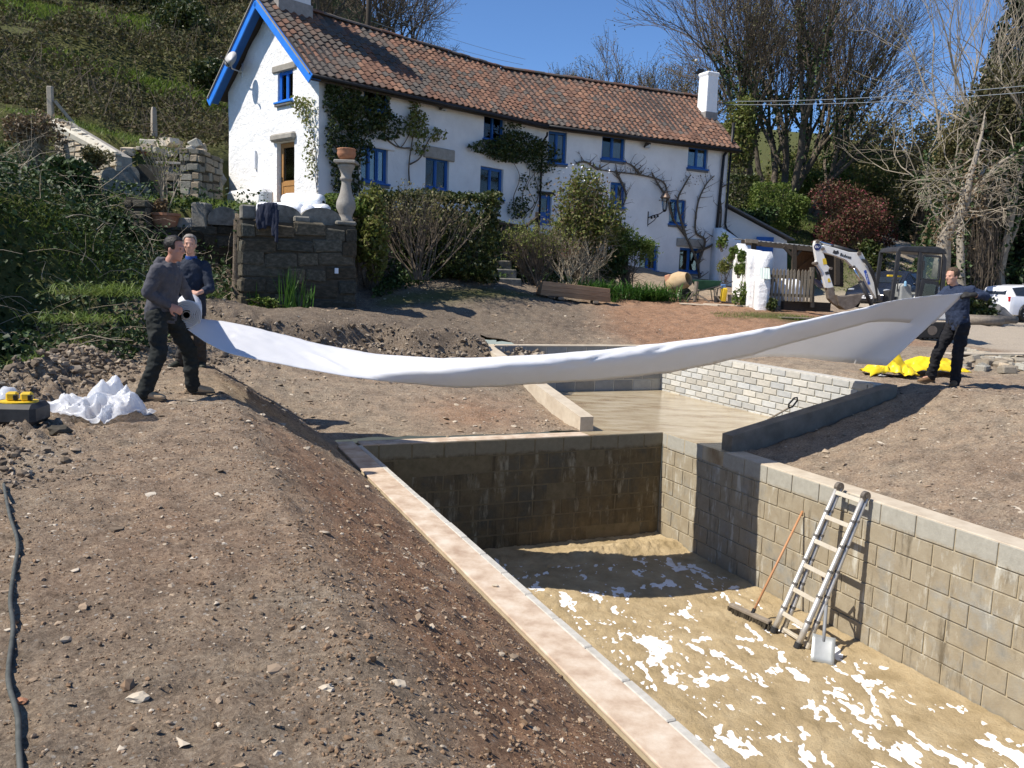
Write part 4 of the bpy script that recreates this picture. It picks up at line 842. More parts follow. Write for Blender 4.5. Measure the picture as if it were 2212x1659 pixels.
def wall(name, p0, dr, n, length, zb, top, openings, mtl, depth=.2, step=.33, wob=.035, breaks=(), seed=0.0):
    """wall face with real openings and reveals, hand-trowelled unevenness"""
    ss = sorted(set([0, length]+list(breaks)+[v for o in openings for v in o[:2]]+[round(v, 3) for v in np.arange(step, length, step)]))
    zs = sorted(set([zb]+[v for o in openings for v in o[2:4]]+[round(v, 3) for v in np.arange(zb+step, zb+11, step)]))
    vd = {}; vs = []; fs = []
    near = [v for o in openings for v in ((o[0], o[2], o[1], o[3]),)]
    def vid(s, z):
        k = (round(s, 4), round(z, 4))
        if k not in vd:
            w = wob*float(vnoise(np.array([s*.9+seed, z*.9, seed]), 1.0, 3))
            e = min([9]+[max(max(a-s, s-c, 0), max(b-z, z-d2, 0)) for a, b, c, d2 in near]); w *= min(1, .25+e/.4)
            if s < .02 or s > length-.02: w = min(w, 0)
            vd[k] = len(vs); vs.append(p0+dr*s+Vector((0, 0, z))+n*w-HO)
        return vd[k]
    for i in range(len(ss)-1):
        for j in range(len(zs)-1):
            s0, s1, z0, z1 = ss[i], ss[i+1], zs[j], zs[j+1]
            if s1-s0 < 1e-4 or z1-z0 < 1e-4: continue
            if any(o[0]-1e-5 <= s0 and s1 <= o[1]+1e-5 and o[2]-1e-5 <= z0 and z1 <= o[3]+1e-5 for o in openings): continue
            pg = clip_poly([(s0, z0), (s1, z0), (s1, z1), (s0, z1)], top)
            if len(pg) >= 3: fs.append(tuple(vid(*q) for q in pg))
    mb = MB(); mb.add(vs, fs)
    for (s0, s1, z0, z1) in [o[:4] for o in openings]:
        P = lambda s, z, k: p0+dr*s+Vector((0, 0, z))-n*k-HO
        for (a, b, c, d2) in ((s0, z0, s0, z1), (s0, z1, s1, z1), (s1, z1, s1, z0), (s1, z0, s0, z0)):
            mb.add([P(a, b, -.0), P(c, d2, -.0), P(c, d2, depth), P(a, b, depth)], [(0, 1, 2, 3)])
    me = mb.mesh(name); me.polygons.foreach_set('use_smooth', [True]*len(me.polygons))
    o = link(name, me, mtl, house)
    md = o.modifiers.new('e', 'EDGE_SPLIT'); md.split_angle = math.radians(50); return o
# openings read from the photograph
WL = dict(a=(786, 187, 842, 241), b=(780, 318, 838, 394), c=(919, 341, 970, 409), d=(1045, 247, 1090, 303), e=(1037, 362, 1087, 428))
WR = dict(f=(1184, 284, 1224, 352), g=(1300, 292, 1350, 345), h=(1486, 317, 1529, 364), i=(1318, 394, 1350, 447), j=(1446, 431, 1481, 484), k=(1467, 536, 1513, 588), l=(1381, 530, 1421, 584), m=(1163, 420, 1191, 487))
oL = {k: rect(v_, K0, HL, NL) for k, v_ in WL.items()}; oR = {k: rect(v_, K1, HR, NR) for k, v_ in WR.items()}
gw = rect((600, 152, 633, 219), K0, GD, -HL); gdr = rect((598, 306, 636, 452), K0, GD, -HL)
gw = (min(gw[:2]), max(gw[:2]), gw[2], gw[3]); gdr = (min(gdr[:2]), max(gdr[:2]), 4.05, gdr[3])
wall('front_wall', K0, HL, NL, LL, 2.6, lambda s: 8.08, list(oL.values()), M['white_wall_shade'], seed=1.0)
wall('front_wall', K1, HR, NR, LR, 1.5, lambda s: 8.12, list(oR.values()), M['white_wall_shade'], seed=5.0)
gtop = lambda s: EZ+(RZ-.1-EZ)*(1-abs(s-GW/2)/(GW/2))
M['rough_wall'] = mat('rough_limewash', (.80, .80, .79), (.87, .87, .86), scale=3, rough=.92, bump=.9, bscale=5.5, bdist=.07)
wall('gable_wall', K0, GD, -HL, GW, 3.0, gtop, [gw, gdr], M['rough_wall'], wob=.06, step=.14, breaks=(GW/2,), seed=9.0)
# closing walls nobody sees from the front, so light and other views are right
Bk0, Bk1, Bk2 = K0+GD*GW, K1-(NL+NR).normalized()*GW*1.01, K2-NR*GW
mb = MB(); q = lambda v_, z: Vector((v_.x, v_.y, z))-HO
mb.add([q(Bk0, 2), q(Bk1, 2), q(Bk1, EZ), q(Bk0, EZ)], [(0, 1, 2, 3)]); mb.add([q(Bk1, 2), q(Bk2, 2), q(Bk2, EZ), q(Bk1, EZ)], [(0, 1, 2, 3)])
m2_ = (K2+Bk2)/2; mb.add([q(K2, 1.5), q(Bk2, 1.5), q(Bk2, EZ), q(m2_, RZ-.1), q(K2, EZ)], [(0, 1, 2, 3, 4)]); mb.build('back_wall', M['white_wall_shade'], house)
# windows
def window(p0, dr, n, r, lights=2, dark=True, openl=None, sill=True, mb_col='blue', curtain=(), lab=None, depth=.13):
    s0, s1, z0, z1 = r; O = p0+dr*((s0+s1)/2)+Vector((0, 0, (z0+z1)/2)); W, H = s1-s0-.01, z1-z0-.01
    w = bpy.data.objects.new('window', None); COL.objects.link(w); w.parent = house; w.empty_display_size = .1
    R = Matrix((dr, n, Vector((0, 0, 1)))).transposed(); w.matrix_local = Matrix.Translation(O-HO-n*depth) @ R.to_4x4()
    mb = MB(); f = .055
    mb.box((-W/2+f/2, 0, 0), (f, .09, H), None, .008); mb.box((W/2-f/2, 0, 0), (f, .09, H), None, .008); mb.box((0, 0, H/2-f/2), (W-2*f, .088, f), None, .008); mb.box((0, 0, -H/2+f/2), (W-2*f, .088, f), None, .008)
    for i in range(1, lights): mb.box((-W/2+W*i/lights, 0, 0), (.05, .086, H-2*f), None, .006)
    mb.build('frame', M[mb_col], w)
    lw = (W-2*f-.05*(lights-1))/lights
    for i in range(lights):
        x = -W/2+f+lw/2+i*(lw+.05)
        mb = MB(); c = .033; hh = H-2*f
        for (cx_, cz_, sx_, sz_) in ((x-lw/2+c/2, 0, c, hh), (x+lw/2-c/2, 0, c, hh), (x, hh/2-c/2, lw-2*c, c), (x, -hh/2+c/2, lw-2*c, c)): mb.box((cx_, 0, cz_), (sx_, .05, sz_), None, .005)
        cs = mb.build('casement', M[mb_col], w)
        if openl == i: cs.matrix_local = Matrix.Translation((x-lw/2, .05, 0)) @ Matrix.Rotation(math.radians(-38), 4, 'Z') @ Matrix.Translation((-(x-lw/2), 0, 0))
        mb = MB(); mb.box((x, -.012, 0), (lw-2*c, .006, hh-2*c)); pn = mb.build('pane', M['glass_i'], w)
        if openl == i: pn.matrix_local = cs.matrix_local.copy()
        if i in curtain:
            mb = MB(); pts = []
            for k in range(22): pts.append((x-lw/2+lw*k/21, -.09+.018*math.sin(k*1.9), 0))
            vs = [(a, b, zz) for zz in (-hh/2, hh/2) for a, b, _ in pts]; mb.add(vs, [(k, k+1, 23+k, 22+k) for k in range(21)]); mb.build('curtain', M['curtain'], w, smooth=True)
    mb = MB(); mb.box((0, -.5, 0), (W+.2, .02, H+.2)); mb.box((0, -.3, -H/2-.1), (W+.2, .42, .02)); mb.box((0, -.3, H/2+.1), (W+.2, .42, .02)); mb.box((-W/2-.1, -.3, 0), (.02, .42, H+.2)); mb.box((W/2+.1, -.3, 0), (.02, .42, H+.2)); mb.build('room', M['room'], w)
    if sill:
        mb = MB(); mb.box((0, .12, -H/2-.035), (W+.12, .22, .06), None, .01); mb.build('sill', M[mb_col], w)
        mb = MB(); mb.box((0, .12, -H/2-.105), (W+.08, .18, .075), None, .012); mb.build('slate', M['slate'], w)
    if lab: w['label'] = lab
    return w
M['room'] = mat('dim_room', (.10, .09, .08), (.16, .145, .12), scale=2, rough=.95)
gm = bpy.data.materials.new('window_pane'); gm.use_nodes = True; N_, L_n = nodes(gm); N_['Principled BSDF'].inputs['Base Color'].default_value = (.8, .85, .85, 1); N_['Principled BSDF'].inputs['Roughness'].default_value = .03
tr = N_.new('ShaderNodeBsdfTransparent'); fr = N_.new('ShaderNodeFresnel'); fr.inputs[0].default_value = 1.55; gl_ = N_.new('ShaderNodeBsdfGlossy'); gl_.inputs['Roughness'].default_value = .04; mxs = N_.new('ShaderNodeMixShader'); tr.inputs[0].default_value = (.82, .85, .84, 1)
L_n.new(fr.outputs[0], mxs.inputs[0]); L_n.new(tr.outputs[0], mxs.inputs[1]); L_n.new(gl_.outputs[0], mxs.inputs[2]); L_n.new(mxs.outputs[0], N_['Material Output'].inputs['Surface']); M['glass_i'] = gm
window(K0, HL, NL, oL['a'], 2, openl=0); window(K0, HL, NL, oL['b'], 3, curtain=(1, 2)); window(K0, HL, NL, oL['c'], 2, curtain=(0, 1)); window(K0, HL, NL, oL['d'], 2, curtain=(1,), openl=0); window(K0, HL, NL, oL['e'], 2, curtain=(1,))
window(K1, HR, NR, oR['f'], 2, curtain=(1,)); window(K1, HR, NR, oR['g'], 2, curtain=(1,)); window(K1, HR, NR, oR['h'], 2, curtain=(1,)); window(K1, HR, NR, oR['i'], 2, curtain=(1,)); window(K1, HR, NR, oR['j'], 2, curtain=(1,)); window(K1, HR, NR, oR['k'], 2); window(K1, HR, NR, oR['l'], 2)
window(K0, GD, -HL, gw, 2, mb_col='blue_bright', curtain=(0,), depth=.1)
# letter sheet in one window is a flat printed card
# lintels
def slab_on(p0, dr, n, px, mtl, th=.05, name='lintel', bev=.03, proud=.02):
    s0, s1, z0, z1 = rect(px, p0, dr, n); a, b = min(s0, s1), max(s0, s1); c = p0+dr*((a+b)/2)+Vector((0, 0, (z0+z1)/2))+n*(proud)-HO
    mb = MB(); mb.box(c, (b-a, th*2, z1-z0), Matrix((dr, n, Vector((0, 0, 1)))).transposed(), bev); return mb.build(name, mtl, house)
slab_on(K0, HL, NL, (914, 319, 981, 345), M['stone_grey']); slab_on(K0, HL, NL, (780, 297, 852, 321), M['white_wall_shade']); slab_on(K1, HR, NR, (1461, 516, 1523, 534), M['stone_grey'], name='lintel')
slab_on(K0, GD, -HL, (590, 138, 641, 154), M['stone_grey'], .04); slab_on(K0, GD, -HL, (590, 288, 641, 305), M['stone_grey'], .13, bev=.06)
slab_on(K1, HR, NR, (1158, 414, 1196, 420), M['dark_wood'], .06)
# doors
dd = bpy.data.objects.new('door', None); COL.objects.link(dd); dd.parent = house
c = K0+GD*((gdr[0]+gdr[1])/2)+HL*.16-HO; R = Matrix((GD, -HL, Vector((0, 0, 1)))).transposed(); dd.matrix_local = Matrix.Translation((c.x, c.y, 4.07-HO.z)) @ R.to_4x4(); Wd, Hd = gdr[1]-gdr[0]-.03, gdr[3]-4.08
mb = MB(); 
for x in (-Wd/2+.07, Wd/2-.07): mb.box((x, 0, Hd/2), (.14, .05, Hd), None, .006)
mb.box((0, 0, Hd-.07), (Wd-.28, .048, .14), None, .006); mb.box((0, 0, .1), (Wd-.28, .048, .2), None, .006); mb.box((0, 0, .85), (Wd-.28, .048, .16), None, .006); mb.box((0, -.005, .46), (Wd-.28, .028, .60)); mb.build('leaf', M['oak'], dd)
mb = MB(); mb.box((0, -.005, (Hd+.78)/2), (Wd-.28, .008, Hd-1.05)); mb.build('pane', M['glass_i'], dd); mb = MB(); mb.box((0, -.25, Hd/2), (Wd, .02, Hd)); mb.build('dark_hall', M['room'], dd)
mb = MB(); mb.box((Wd/2-.08, .04, .98), (.03, .02, .16), None, .005); mb.tube([(Wd/2-.08, .07, 1.0), (Wd/2-.19, .07, 1.0)], .01, 8); mb.build('handle', M['black'], dd)
r = oR['m']; d2 = bpy.data.objects.new('door', None); COL.objects.link(d2); d2.parent = house; c = K1+HR*((r[0]+r[1])/2)-NR*.14-HO; d2.matrix_local = Matrix.Translation((c.x, c.y, r[2]-HO.z)) @ Matrix((HR, NR, Vector((0, 0, 1)))).transposed().to_4x4()
Wd, Hd = r[1]-r[0]-.02, r[3]-r[2]-.02; mb = MB(); mb.box((-Wd/2+.06, 0, Hd/2), (.12, .06, Hd), None, .006); mb.box((Wd/2-.06, 0, Hd/2), (.12, .06, Hd), None, .006); mb.box((0, 0, Hd-.06), (Wd-.24, .058, .12), None, .006); mb.box((0, -.01, Hd*.22), (Wd-.24, .04, Hd*.44), None, .006); mb.build('leaf', M['blue'], d2)
mb = MB(); mb.box((0, -.005, Hd*.66), (Wd-.24, .008, Hd*.5)); mb.build('pane', M['glass_i'], d2); mb = MB(); mb.box((0, -.3, Hd*.5), (Wd, .02, Hd)); mb.build('dark_hall', M['room'], d2)
# vents, wall light details on the gable
mb = MB(); s, z = sz(553, 345, K0, GD, -HL); p = K0+GD*s-HL*.02-HO+Vector((0, 0, z)); mb.tube([p+Vector((0, 0, -.28)), p+Vector((0, 0, .28))], .05, 8); mb.build('bracket', M['white_wall'], house)

# roof
def P3(v_, z): return Vector((v_.x, v_.y, z))
OV = .36; ez = EZ+.02; slopeL = (RZ-EZ)/(GW/2)
nb = (NL+NR).normalized(); kb = 1/math.cos(math.acos(max(-1, min(1, NL.dot(NR))))/2)
E = [P3(K0-HL*.5+NL*OV, 7.78), P3(K1+nb*OV*kb, 7.98), P3(K2+HR*.30+NR*OV, 8.0)]
Rg = [P3(K0-HL*.5-NL*GW/2, RZ), P3(K1-nb*GW/2*kb, RZ+.05), P3(K2+HR*.30-NR*GW/2, RZ+.18)]
EB_ = [P3(K0-HL*.5-NL*(GW+OV), 7.78), P3(K1-nb*(GW+OV)*kb, ez-OV*slopeL*.62), P3(K2+HR*.30-NR*(GW+OV), ez-OV*slopeL*.62)]
roof = bpy.data.objects.new('roof', None); COL.objects.link(roof); roof.parent = house; roof.empty_display_size = .3
mb = MB()
for i in (0, 1):
    for Ed in (E, EB_): mb.add([Ed[i]-HO, Ed[i+1]-HO, Rg[i+1]-HO, Rg[i]-HO], [(0, 1, 2, 3)])
o = mb.build('underlay', mat('roof_underlay', (.06, .05, .045), rough=.95), roof); md = o.modifiers.new('t', 'SOLIDIFY'); md.thickness = .05; md.offset = 0
TC = [(.185, .105, .075), (.23, .125, .085), (.26, .14, .095), (.20, .13, .10), (.15, .125, .108), (.125, .112, .10), (.29, .165, .11), (.165, .115, .09)]
def tile_mesh():
    prof = [(0, .0), (.12, -.012), (.30, -.014), (.46, .0), (.60, .030), (.74, .046), (.90, .030), (1.04, .002)]; vs = []; n = len(prof)
    for (y, dz) in ((0.0, .018), (1.14, -.010)):
        for x, h_ in prof: vs.append((x, y, h_+dz))
    for x, h_ in prof: vs.append((x, .0, h_+.018-.022))
    fs = [(i, i+1, n+i+1, n+i) for i in range(n-1)]+[(2*n+i, 2*n+i+1, i+1, i) for i in range(n-1)]
    return vs, fs
tv, tf = tile_mesh(); tv = np.array(tv); tf = np.array(tf)
M['tile'] = objcol(mat('clay_tile', (.8, .8, .8), (1.15, 1.1, 1.05), scale=9, rough=.85, bump=.25, bscale=30)); 
tmp = mat('clay_tile_far', (.8, .8, .8), (1.15, 1.1, 1.05), scale=9, rough=.85, bump=.25, bscale=30); Nn, Ln = nodes(tmp); bb = Nn['Principled BSDF']; vc = Nn.new('ShaderNodeVertexColor'); vc.layer_name = 'Col'; mxn = Nn.new('ShaderNodeMix'); mxn.data_type = 'RGBA'; mxn.blend_type = 'MULTIPLY'; mxn.inputs[0].default_value = 1
Ln.new(bb.inputs['Base Color'].links[0].from_socket, mxn.inputs[6]); Ln.new(vc.outputs[0], mxn.inputs[7]); Ln.new(mxn.outputs[2], bb.inputs['Base Color']); M['tile_far'] = tmp
tme = np_mesh('tile', tv, tf, smooth=False); tme.materials.append(M['tile'])
trng = random.Random(21); tiles = []; rows = 15
for sec, cols in ((0, 38), (1, 35)):
    e0, e1, r0, r1 = E[sec], E[sec+1], Rg[sec], Rg[sec+1]
    for j in range(rows):
        for i in range(cols):
            def bl(u_, v_): return (e0.lerp(e1, u_)).lerp(r0.lerp(r1, u_), v_)
            o0 = bl(i/cols, j/rows*.985); ex = bl((i+1)/cols, j/rows*.985)-o0; ey = bl(i/cols, (j+1)/rows*.985)-o0; nn = ex.cross(ey).normalized()
            sag = .035*float(vnoise(np.array([sec*40+i*.13, j*.2, 3.0]), 1, 2)); o0 = o0+nn*(.03+sag+trng.uniform(-.006, .006))-HO
            patch = float(vnoise(np.array([i*.21+sec*9, j*.28, 7.]), 1, 2)); dk = max(0, min(1, .62-.30*sec-(i/cols)*.30+patch*.75))
            c = Vector(trng.choice(TC[4:6]+TC[7:]) if trng.random() < dk else trng.choice(TC[:4]+TC[6:7])); c = c*trng.uniform(.8, 1.15)*(.74 if sec else .72)
            Mx = Matrix(((ex.x, ey.x, nn.x, o0.x), (ex.y, ey.y, nn.y, o0.y), (ex.z, ey.z, nn.z, o0.z), (0, 0, 0, 1)))
            ctr = o0+HO; tiles.append((ex.length*ey.length/(ctr-Vector((0, 0, CAMZ))).length_squared, Mx, c))
tiles.sort(key=lambda t: -t[0])
for _, Mx, c in tiles[:300]:
    o = bpy.data.objects.new('tile', tme); COL.objects.link(o); o.parent = roof; o.matrix_local = Mx; o.color = (c.x, c.y, c.z, 1)
rest = tiles[300:]; Vt = []; Ft_ = []; Ct = []
for k, (_, Mx, c) in enumerate(rest):
    m3 = np.array(Mx); Vt.append(tv@m3[:3, :3].T+m3[:3, 3]); Ft_.append(tf+k*len(tv)); Ct.append(np.tile(np.array([c.x, c.y, c.z, 1.]), (len(tv), 1)))
fm = np_mesh('tiles', np.concatenate(Vt), np.concatenate(Ft_)); ca_ = fm.color_attributes.new('Col', 'FLOAT_COLOR', 'POINT'); ca_.data.foreach_set('color', np.concatenate(Ct).astype(np.float32).ravel())
link('roof_tiles', fm, M['tile_far'], roof, kind='stuff')
mb0 = MB(); n = 7
vs = [(x, .13*math.cos(a), .11*math.sin(a)-.02) for x in (0, 1.02) for a in np.linspace(0, math.pi, n)]+[(0, .10*math.cos(a), .085*math.sin(a)-.02) for a in np.linspace(0, math.pi, n)]
mb0.add(vs, [(i, i+1, n+i+1, n+i) for i in range(n-1)]+[(i, i+1, 2*n+i+1, 2*n+i) for i in range(n-1)]); rme = mb0.mesh('ridge_tile'); rme.materials.append(M['tile'])
for i in (0, 1):
    k = int((Rg[i+1]-Rg[i]).length/.46)
    for j in range(k):
        a, b = Rg[i].lerp(Rg[i+1], j/k), Rg[i].lerp(Rg[i+1], (j+1)/k); ex = b-a; sdv = Vector((0, 0, 1)).cross(ex).normalized(); u_ = ex.normalized().cross(sdv); o0 = a-HO+Vector((0, 0, .05+trng.uniform(-.012, .012)))
        o = bpy.data.objects.new('ridge_tile', rme); COL.objects.link(o); o.parent = roof; o.matrix_local = Matrix(((ex.x, sdv.x, u_.x, o0.x), (ex.y, sdv.y, u_.y, o0.y), (ex.z, sdv.z, u_.z, o0.z), (0, 0, 0, 1))); c = Vector(trng.choice([TC[4], TC[5], TC[7], TC[0]]))*trng.uniform(.7, 1.0); o.color = (c.x, c.y, c.z, 1)
# bargeboards, soffits, gutters, pipes
for side, Ed in ((0, E), (1, EB_)):
    mb = MB(); a, b = Rg[0]-HO, Ed[0]-HO; out = -HL*.02; dn = Vector((0, 0, -.15)); mb.beam(a+out+dn+Vector((0, 0, .0)), b+out+dn, .035, .27, (0, 0, 1)); mb.build('bargeboard', M['blue_bright'], house)
    mb = MB(); mb.beam(a+HL*.17+Vector((0, 0, -.13)), b+HL*.17+Vector((0, 0, -.13)), .30, .02, (0, 0, 1)); mb.build('soffit', M['blue'], house)
    mb = MB(); mb.beam(a-HL*.03+Vector((0, 0, .0)), b-HL*.03+Vector((0, 0, .0)), .10, .035, (0, 0, 1)); mb.build('verge', M['stone_grey'], house)
for i in (0, 1):
    nn_ = (NL, NR)[i]; a, b = E[i]-HO, E[i+1]-HO
    mb = MB(); mb.tube([a+nn_*.04+Vector((0, 0, -.06)), b+nn_*.04+Vector((0, 0, -.08))], .058, 10); mb.build('gutter', M['black'], house, smooth=True)
    mb = MB(); mb.beam(a-nn_*.06+Vector((0, 0, -.10)), b-nn_*.06+Vector((0, 0, -.10)), .03, .14, (0, 0, 1)); mb.build('fascia', M['dark_wood'], house)
def pipe(pts, r, name='downpipe', mtl=None, par=house): mb = MB(); mb.tube([Vector(p)-HO for p in pts], r, 10); return mb.build(name, mtl or M['black'], par, smooth=True)
kk = K1+nb*.09; pipe([P3(K1+nb*(OV+.02), EZ-.30), P3(K1+nb*(OV+.02), EZ-.42), P3(K1+nb*.12, EZ-.62), P3(K1+nb*.10, 3.2)], .04)
def fw(x, y, off, p0=K1, n=NR): q = on_plane(x, y, p0, n); return q+n*off
sR = LR-.42; pp = lambda s, z, o=.10: K1+HR*s+NR*o+Vector((0, 0, z))
pipe([pp(sR+.50, 9.1), pp(sR+.48, 8.3), pp(sR+.30, 8.0), pp(sR+.10, 7.7), pp(sR-.12, 2.1)], .062, 'soil_pipe')
pipe([pp(sR+.45, 7.9), pp(sR+.42, 4.9), pp(sR+.50, 4.7), P3(K2+HR*1.4-NR*.1, 4.05)], .045)
# chimneys
def stack(name, c, w_, d_, z0, z1, mtl, par, cap=True):
    o = bpy.data.objects.new(name, None); COL.objects.link(o); o.parent = par; mb = MB(); R = Matrix((HL, NL, Vector((0, 0, 1)))).transposed() if name == 'chimney' and c is cl0 else Matrix((HR, NR, Vector((0, 0, 1)))).transposed(); cc = Vector((c.x, c.y, 0))-HO
    vs = []; prof = [(z0, 1.0), (z1-.22, .92), (z1-.10, 1.06), (z1-.04, 1.0), (z1, .55)]
    for z, k in prof: vs += [cc+R@Vector((sx*w_/2*k, sy*d_/2*k, 0))+Vector((0, 0, z)) for sx, sy in ((-1, -1), (1, -1), (1, 1), (-1, 1))]
    fs = [(i*4+k, i*4+(k+1) % 4, (i+1)*4+(k+1) % 4, (i+1)*4+k) for i in range(len(prof)-1) for k in range(4)]+[(3, 2, 1, 0), tuple((len(prof)-1)*4+k for k in range(4))]
    mb.add(vs, fs); so_ = mb.build('stack', mtl, o); bv = so_.modifiers.new('b', 'BEVEL'); bv.width = .04; bv.segments = 2
    mb = MB(); mb.box(cc+Vector((0, 0, z0+.28)), (w_*1.06, d_*1.06, .5), R); mb.build('flashing', mat('lead_flashing', (.20, .19, .18), (.30, .28, .26), rough=.7), o); return o
cl0 = K0-NL*GW/2+HL*.62; stack('chimney', cl0, 1.15, .80, RZ-.45, 13.2, M['white_wall_shade'], house)
cr_ = K2-HR*.05-NR*1.55; stack('chimney', cr_, .62, .66, 9.2, 11.45, M['white_wall'], house)

# ------------------------------------------------------------------ things fixed to the cottage
# satellite dish
dp = K0+GD*4.9-HL*.0; dz = sz(511, 140, K0, GD, -HL)[1]; sdish = sz(525, 150, K0, GD, -HL)[0]; dp = K0+GD*sdish; dp.z = sz(525, 150, K0, GD, -HL)[1]
dish = thing('satellite_dish', 'grey satellite dish on a bracket high on the white gable', 'satellite dish', dp)
mb = MB(); aim = Vector((-.45, -.85, .30)).normalized(); c = -HL*.62-GD*.42+Vector((0, 0, .10)); R = aim.to_track_quat('Z', 'Y').to_matrix(); prof = [(.0, .0), (.08, .005), (.15, .018), (.22, .038), (.25, .05)]
mb.lathe(prof, c, 24, R, 1.0, 1.08); o = mb.build('reflector', mat('dish_grey', (.52, .52, .52), (.60, .60, .60), rough=.5), dish, smooth=True); md = o.modifiers.new('t', 'SOLIDIFY'); md.thickness = .008
mb = MB(); mb.tube([(0, 0, -.1), -HL*.4+Vector((0, 0, -.05)), c+aim*.0], .022, 8); mb.box(Vector((0, 0, -.05)), (.08, .08, .45), None, .01); mb.build('bracket', M['steel'], dish)
mb = MB(); e = c+aim*.38+Vector((0, 0, -.12)); mb.tube([c+Vector((0, 0, -.30)), e], .014, 8); mb.build('arm', M['black'], dish); mb = MB(); mb.tube([e-aim*.02, e+aim*.07], .035, 10); mb.build('receiver', M['rubber'], dish)
# floodlights under the eaves
def flood(px, p0, dr, n, lab):
    q = on_plane(px[0], px[1], p0, n); t = thing('floodlight', lab, 'light', q); R = Matrix((dr, n, Vector((0, 0, 1)))).transposed(); Rt = R @ Matrix.Rotation(math.radians(-35), 3, 'X')
    mb = MB(); mb.box(n*.17, (.26, .06, .22), Rt, .015); mb.build('housing', M['black'], t); mb = MB(); mb.box(n*.17+Rt@Vector((0, .033, 0)), (.20, .008, .16)); mb.build('lens', mat('flood_lens', (.45, .45, .42), rough=.2) if 'flood_lens' not in bpy.data.materials else bpy.data.materials['flood_lens'], t); mb = MB(); mb.tube([(0, 0, 0), n*.16], .025, 8); mb.build('bracket', M['black'], t)
flood((950, 233), K0, HL, NL, 'black floodlight under the eaves left of the drainpipe'); flood((1393, 315), K1, HR, NR, 'black floodlight under the eaves towards the right end')
# wall lantern
q = on_plane(1400, 465, K1, NR); t = thing('wall_lantern', 'black iron lantern on a scrolled bracket on the facade', 'lantern', q)
tip = NR*.62+HR*.35+Vector((0, 0, .18)); mb = MB(); mb.tube([(0, 0, -.45), (0, 0, .15)], .025, 8); mb.tube([(0, 0, -.1), NR*.2+HR*.1+Vector((0, 0, -.02)), NR*.45+HR*.25+Vector((0, 0, .05)), tip], .02, 8); mb.tube([(0, 0, -.4), NR*.25+HR*.12+Vector((0, 0, -.22)), NR*.4+HR*.22+Vector((0, 0, .0))], .016, 8)
for k in range(3): mb.lathe([(.05, -.01), (.05, .01)], NR*(.14+.12*k)+HR*(.08+.06*k)+Vector((0, 0, -.1+.03*k)), 10, Matrix.Rotation(1.57, 3, 'X'))
mb.build('bracket', M['black'], t); mb = MB(); mb.lathe([(.08, .02), (.15, .48), (.02, .50)], tip, 6); mb.build('glass', M['glass_i'], t)
mb = MB(); mb.lathe([(.20, .48), (.21, .51), (.12, .66), (.06, .70), (.07, .76), (.0, .84)], tip, 8); mb.build('hood', mat('copper_hood', (.13, .085, .06), (.20, .15, .12), rough=.5, metal=.5), t)
for k in range(6): a = k*1.0472; mb = MB(); mb.tube([tip+Vector((.08*math.cos(a), .08*math.sin(a), .02)), tip+Vector((.15*math.cos(a), .15*math.sin(a), .48))], .009, 5); mb.build('glazing_bar', M['black'], t)
mb = MB(); mb.lathe([(.03, -.06), (.08, .0), (.09, .03)], tip, 8); mb.build('base', M['black'], t)
# ------------------------------------------------------------------ plant helpers
def segs_mesh(segs, n=3):
    """tapered prisms for many segments: rows of p0(3) p1(3) r0 r1"""
    S = np.asarray(segs, float); p0, p1, r0, r1 = S[:, :3], S[:, 3:6], S[:, 6], S[:, 7]; d = p1-p0; L = np.linalg.norm(d, axis=1, keepdims=True); d = d/np.maximum(L, 1e-9)
    ref = np.where(np.abs(d[:, 2:3]) > .9, np.array([[1., 0, 0]]), np.array([[0, 0, 1.]])); a = np.cross(d, ref); a /= np.maximum(np.linalg.norm(a, axis=1, keepdims=True), 1e-9); b = np.cross(d, a)
    an = 2*np.pi*np.arange(n)/n; ring = a[:, None]*np.cos(an)[None, :, None]+b[:, None]*np.sin(an)[None, :, None]
    V = np.concatenate([p0[:, None]+ring*r0[:, None, None], (p1+d*0)[:, None]+ring*r1[:, None, None]], 1).reshape(-1, 3)
    base = (np.arange(len(S))*2*n)[:, None, None]; k = np.arange(n); q = np.stack([k, (k+1) % n, n+(k+1) % n, n+k], -1)[None]+base
    return V, q.reshape(-1, 4)
def leaf_quads(P, size, rng, elong=1.8, up=.3, dirs=None):
    """kite shaped leaves at points P"""
    n = len(P); size = np.broadcast_to(size, (n,)); d = rng.normal(size=(n, 3)) if dirs is None else dirs+rng.normal(0, .35, (n, 3))
    d /= np.linalg.norm(d, axis=1, keepdims=True); nn = rng.normal(size=(n, 3)); nn[:, 2] += up*3; s = np.cross(d, nn); s /= np.maximum(np.linalg.norm(s, axis=1, keepdims=True), 1e-9)
    L = size[:, None]*d*elong; W = size[:, None]*s*.5; nr = np.cross(s, d)*size[:, None]*.12
    V = np.stack([P-L*.5, P+W-L*.05+nr, P+L*.5, P-W-L*.05+nr], 1).reshape(-1, 3); F = (np.arange(n)*4)[:, None]+np.arange(4)[None]
    return V, F
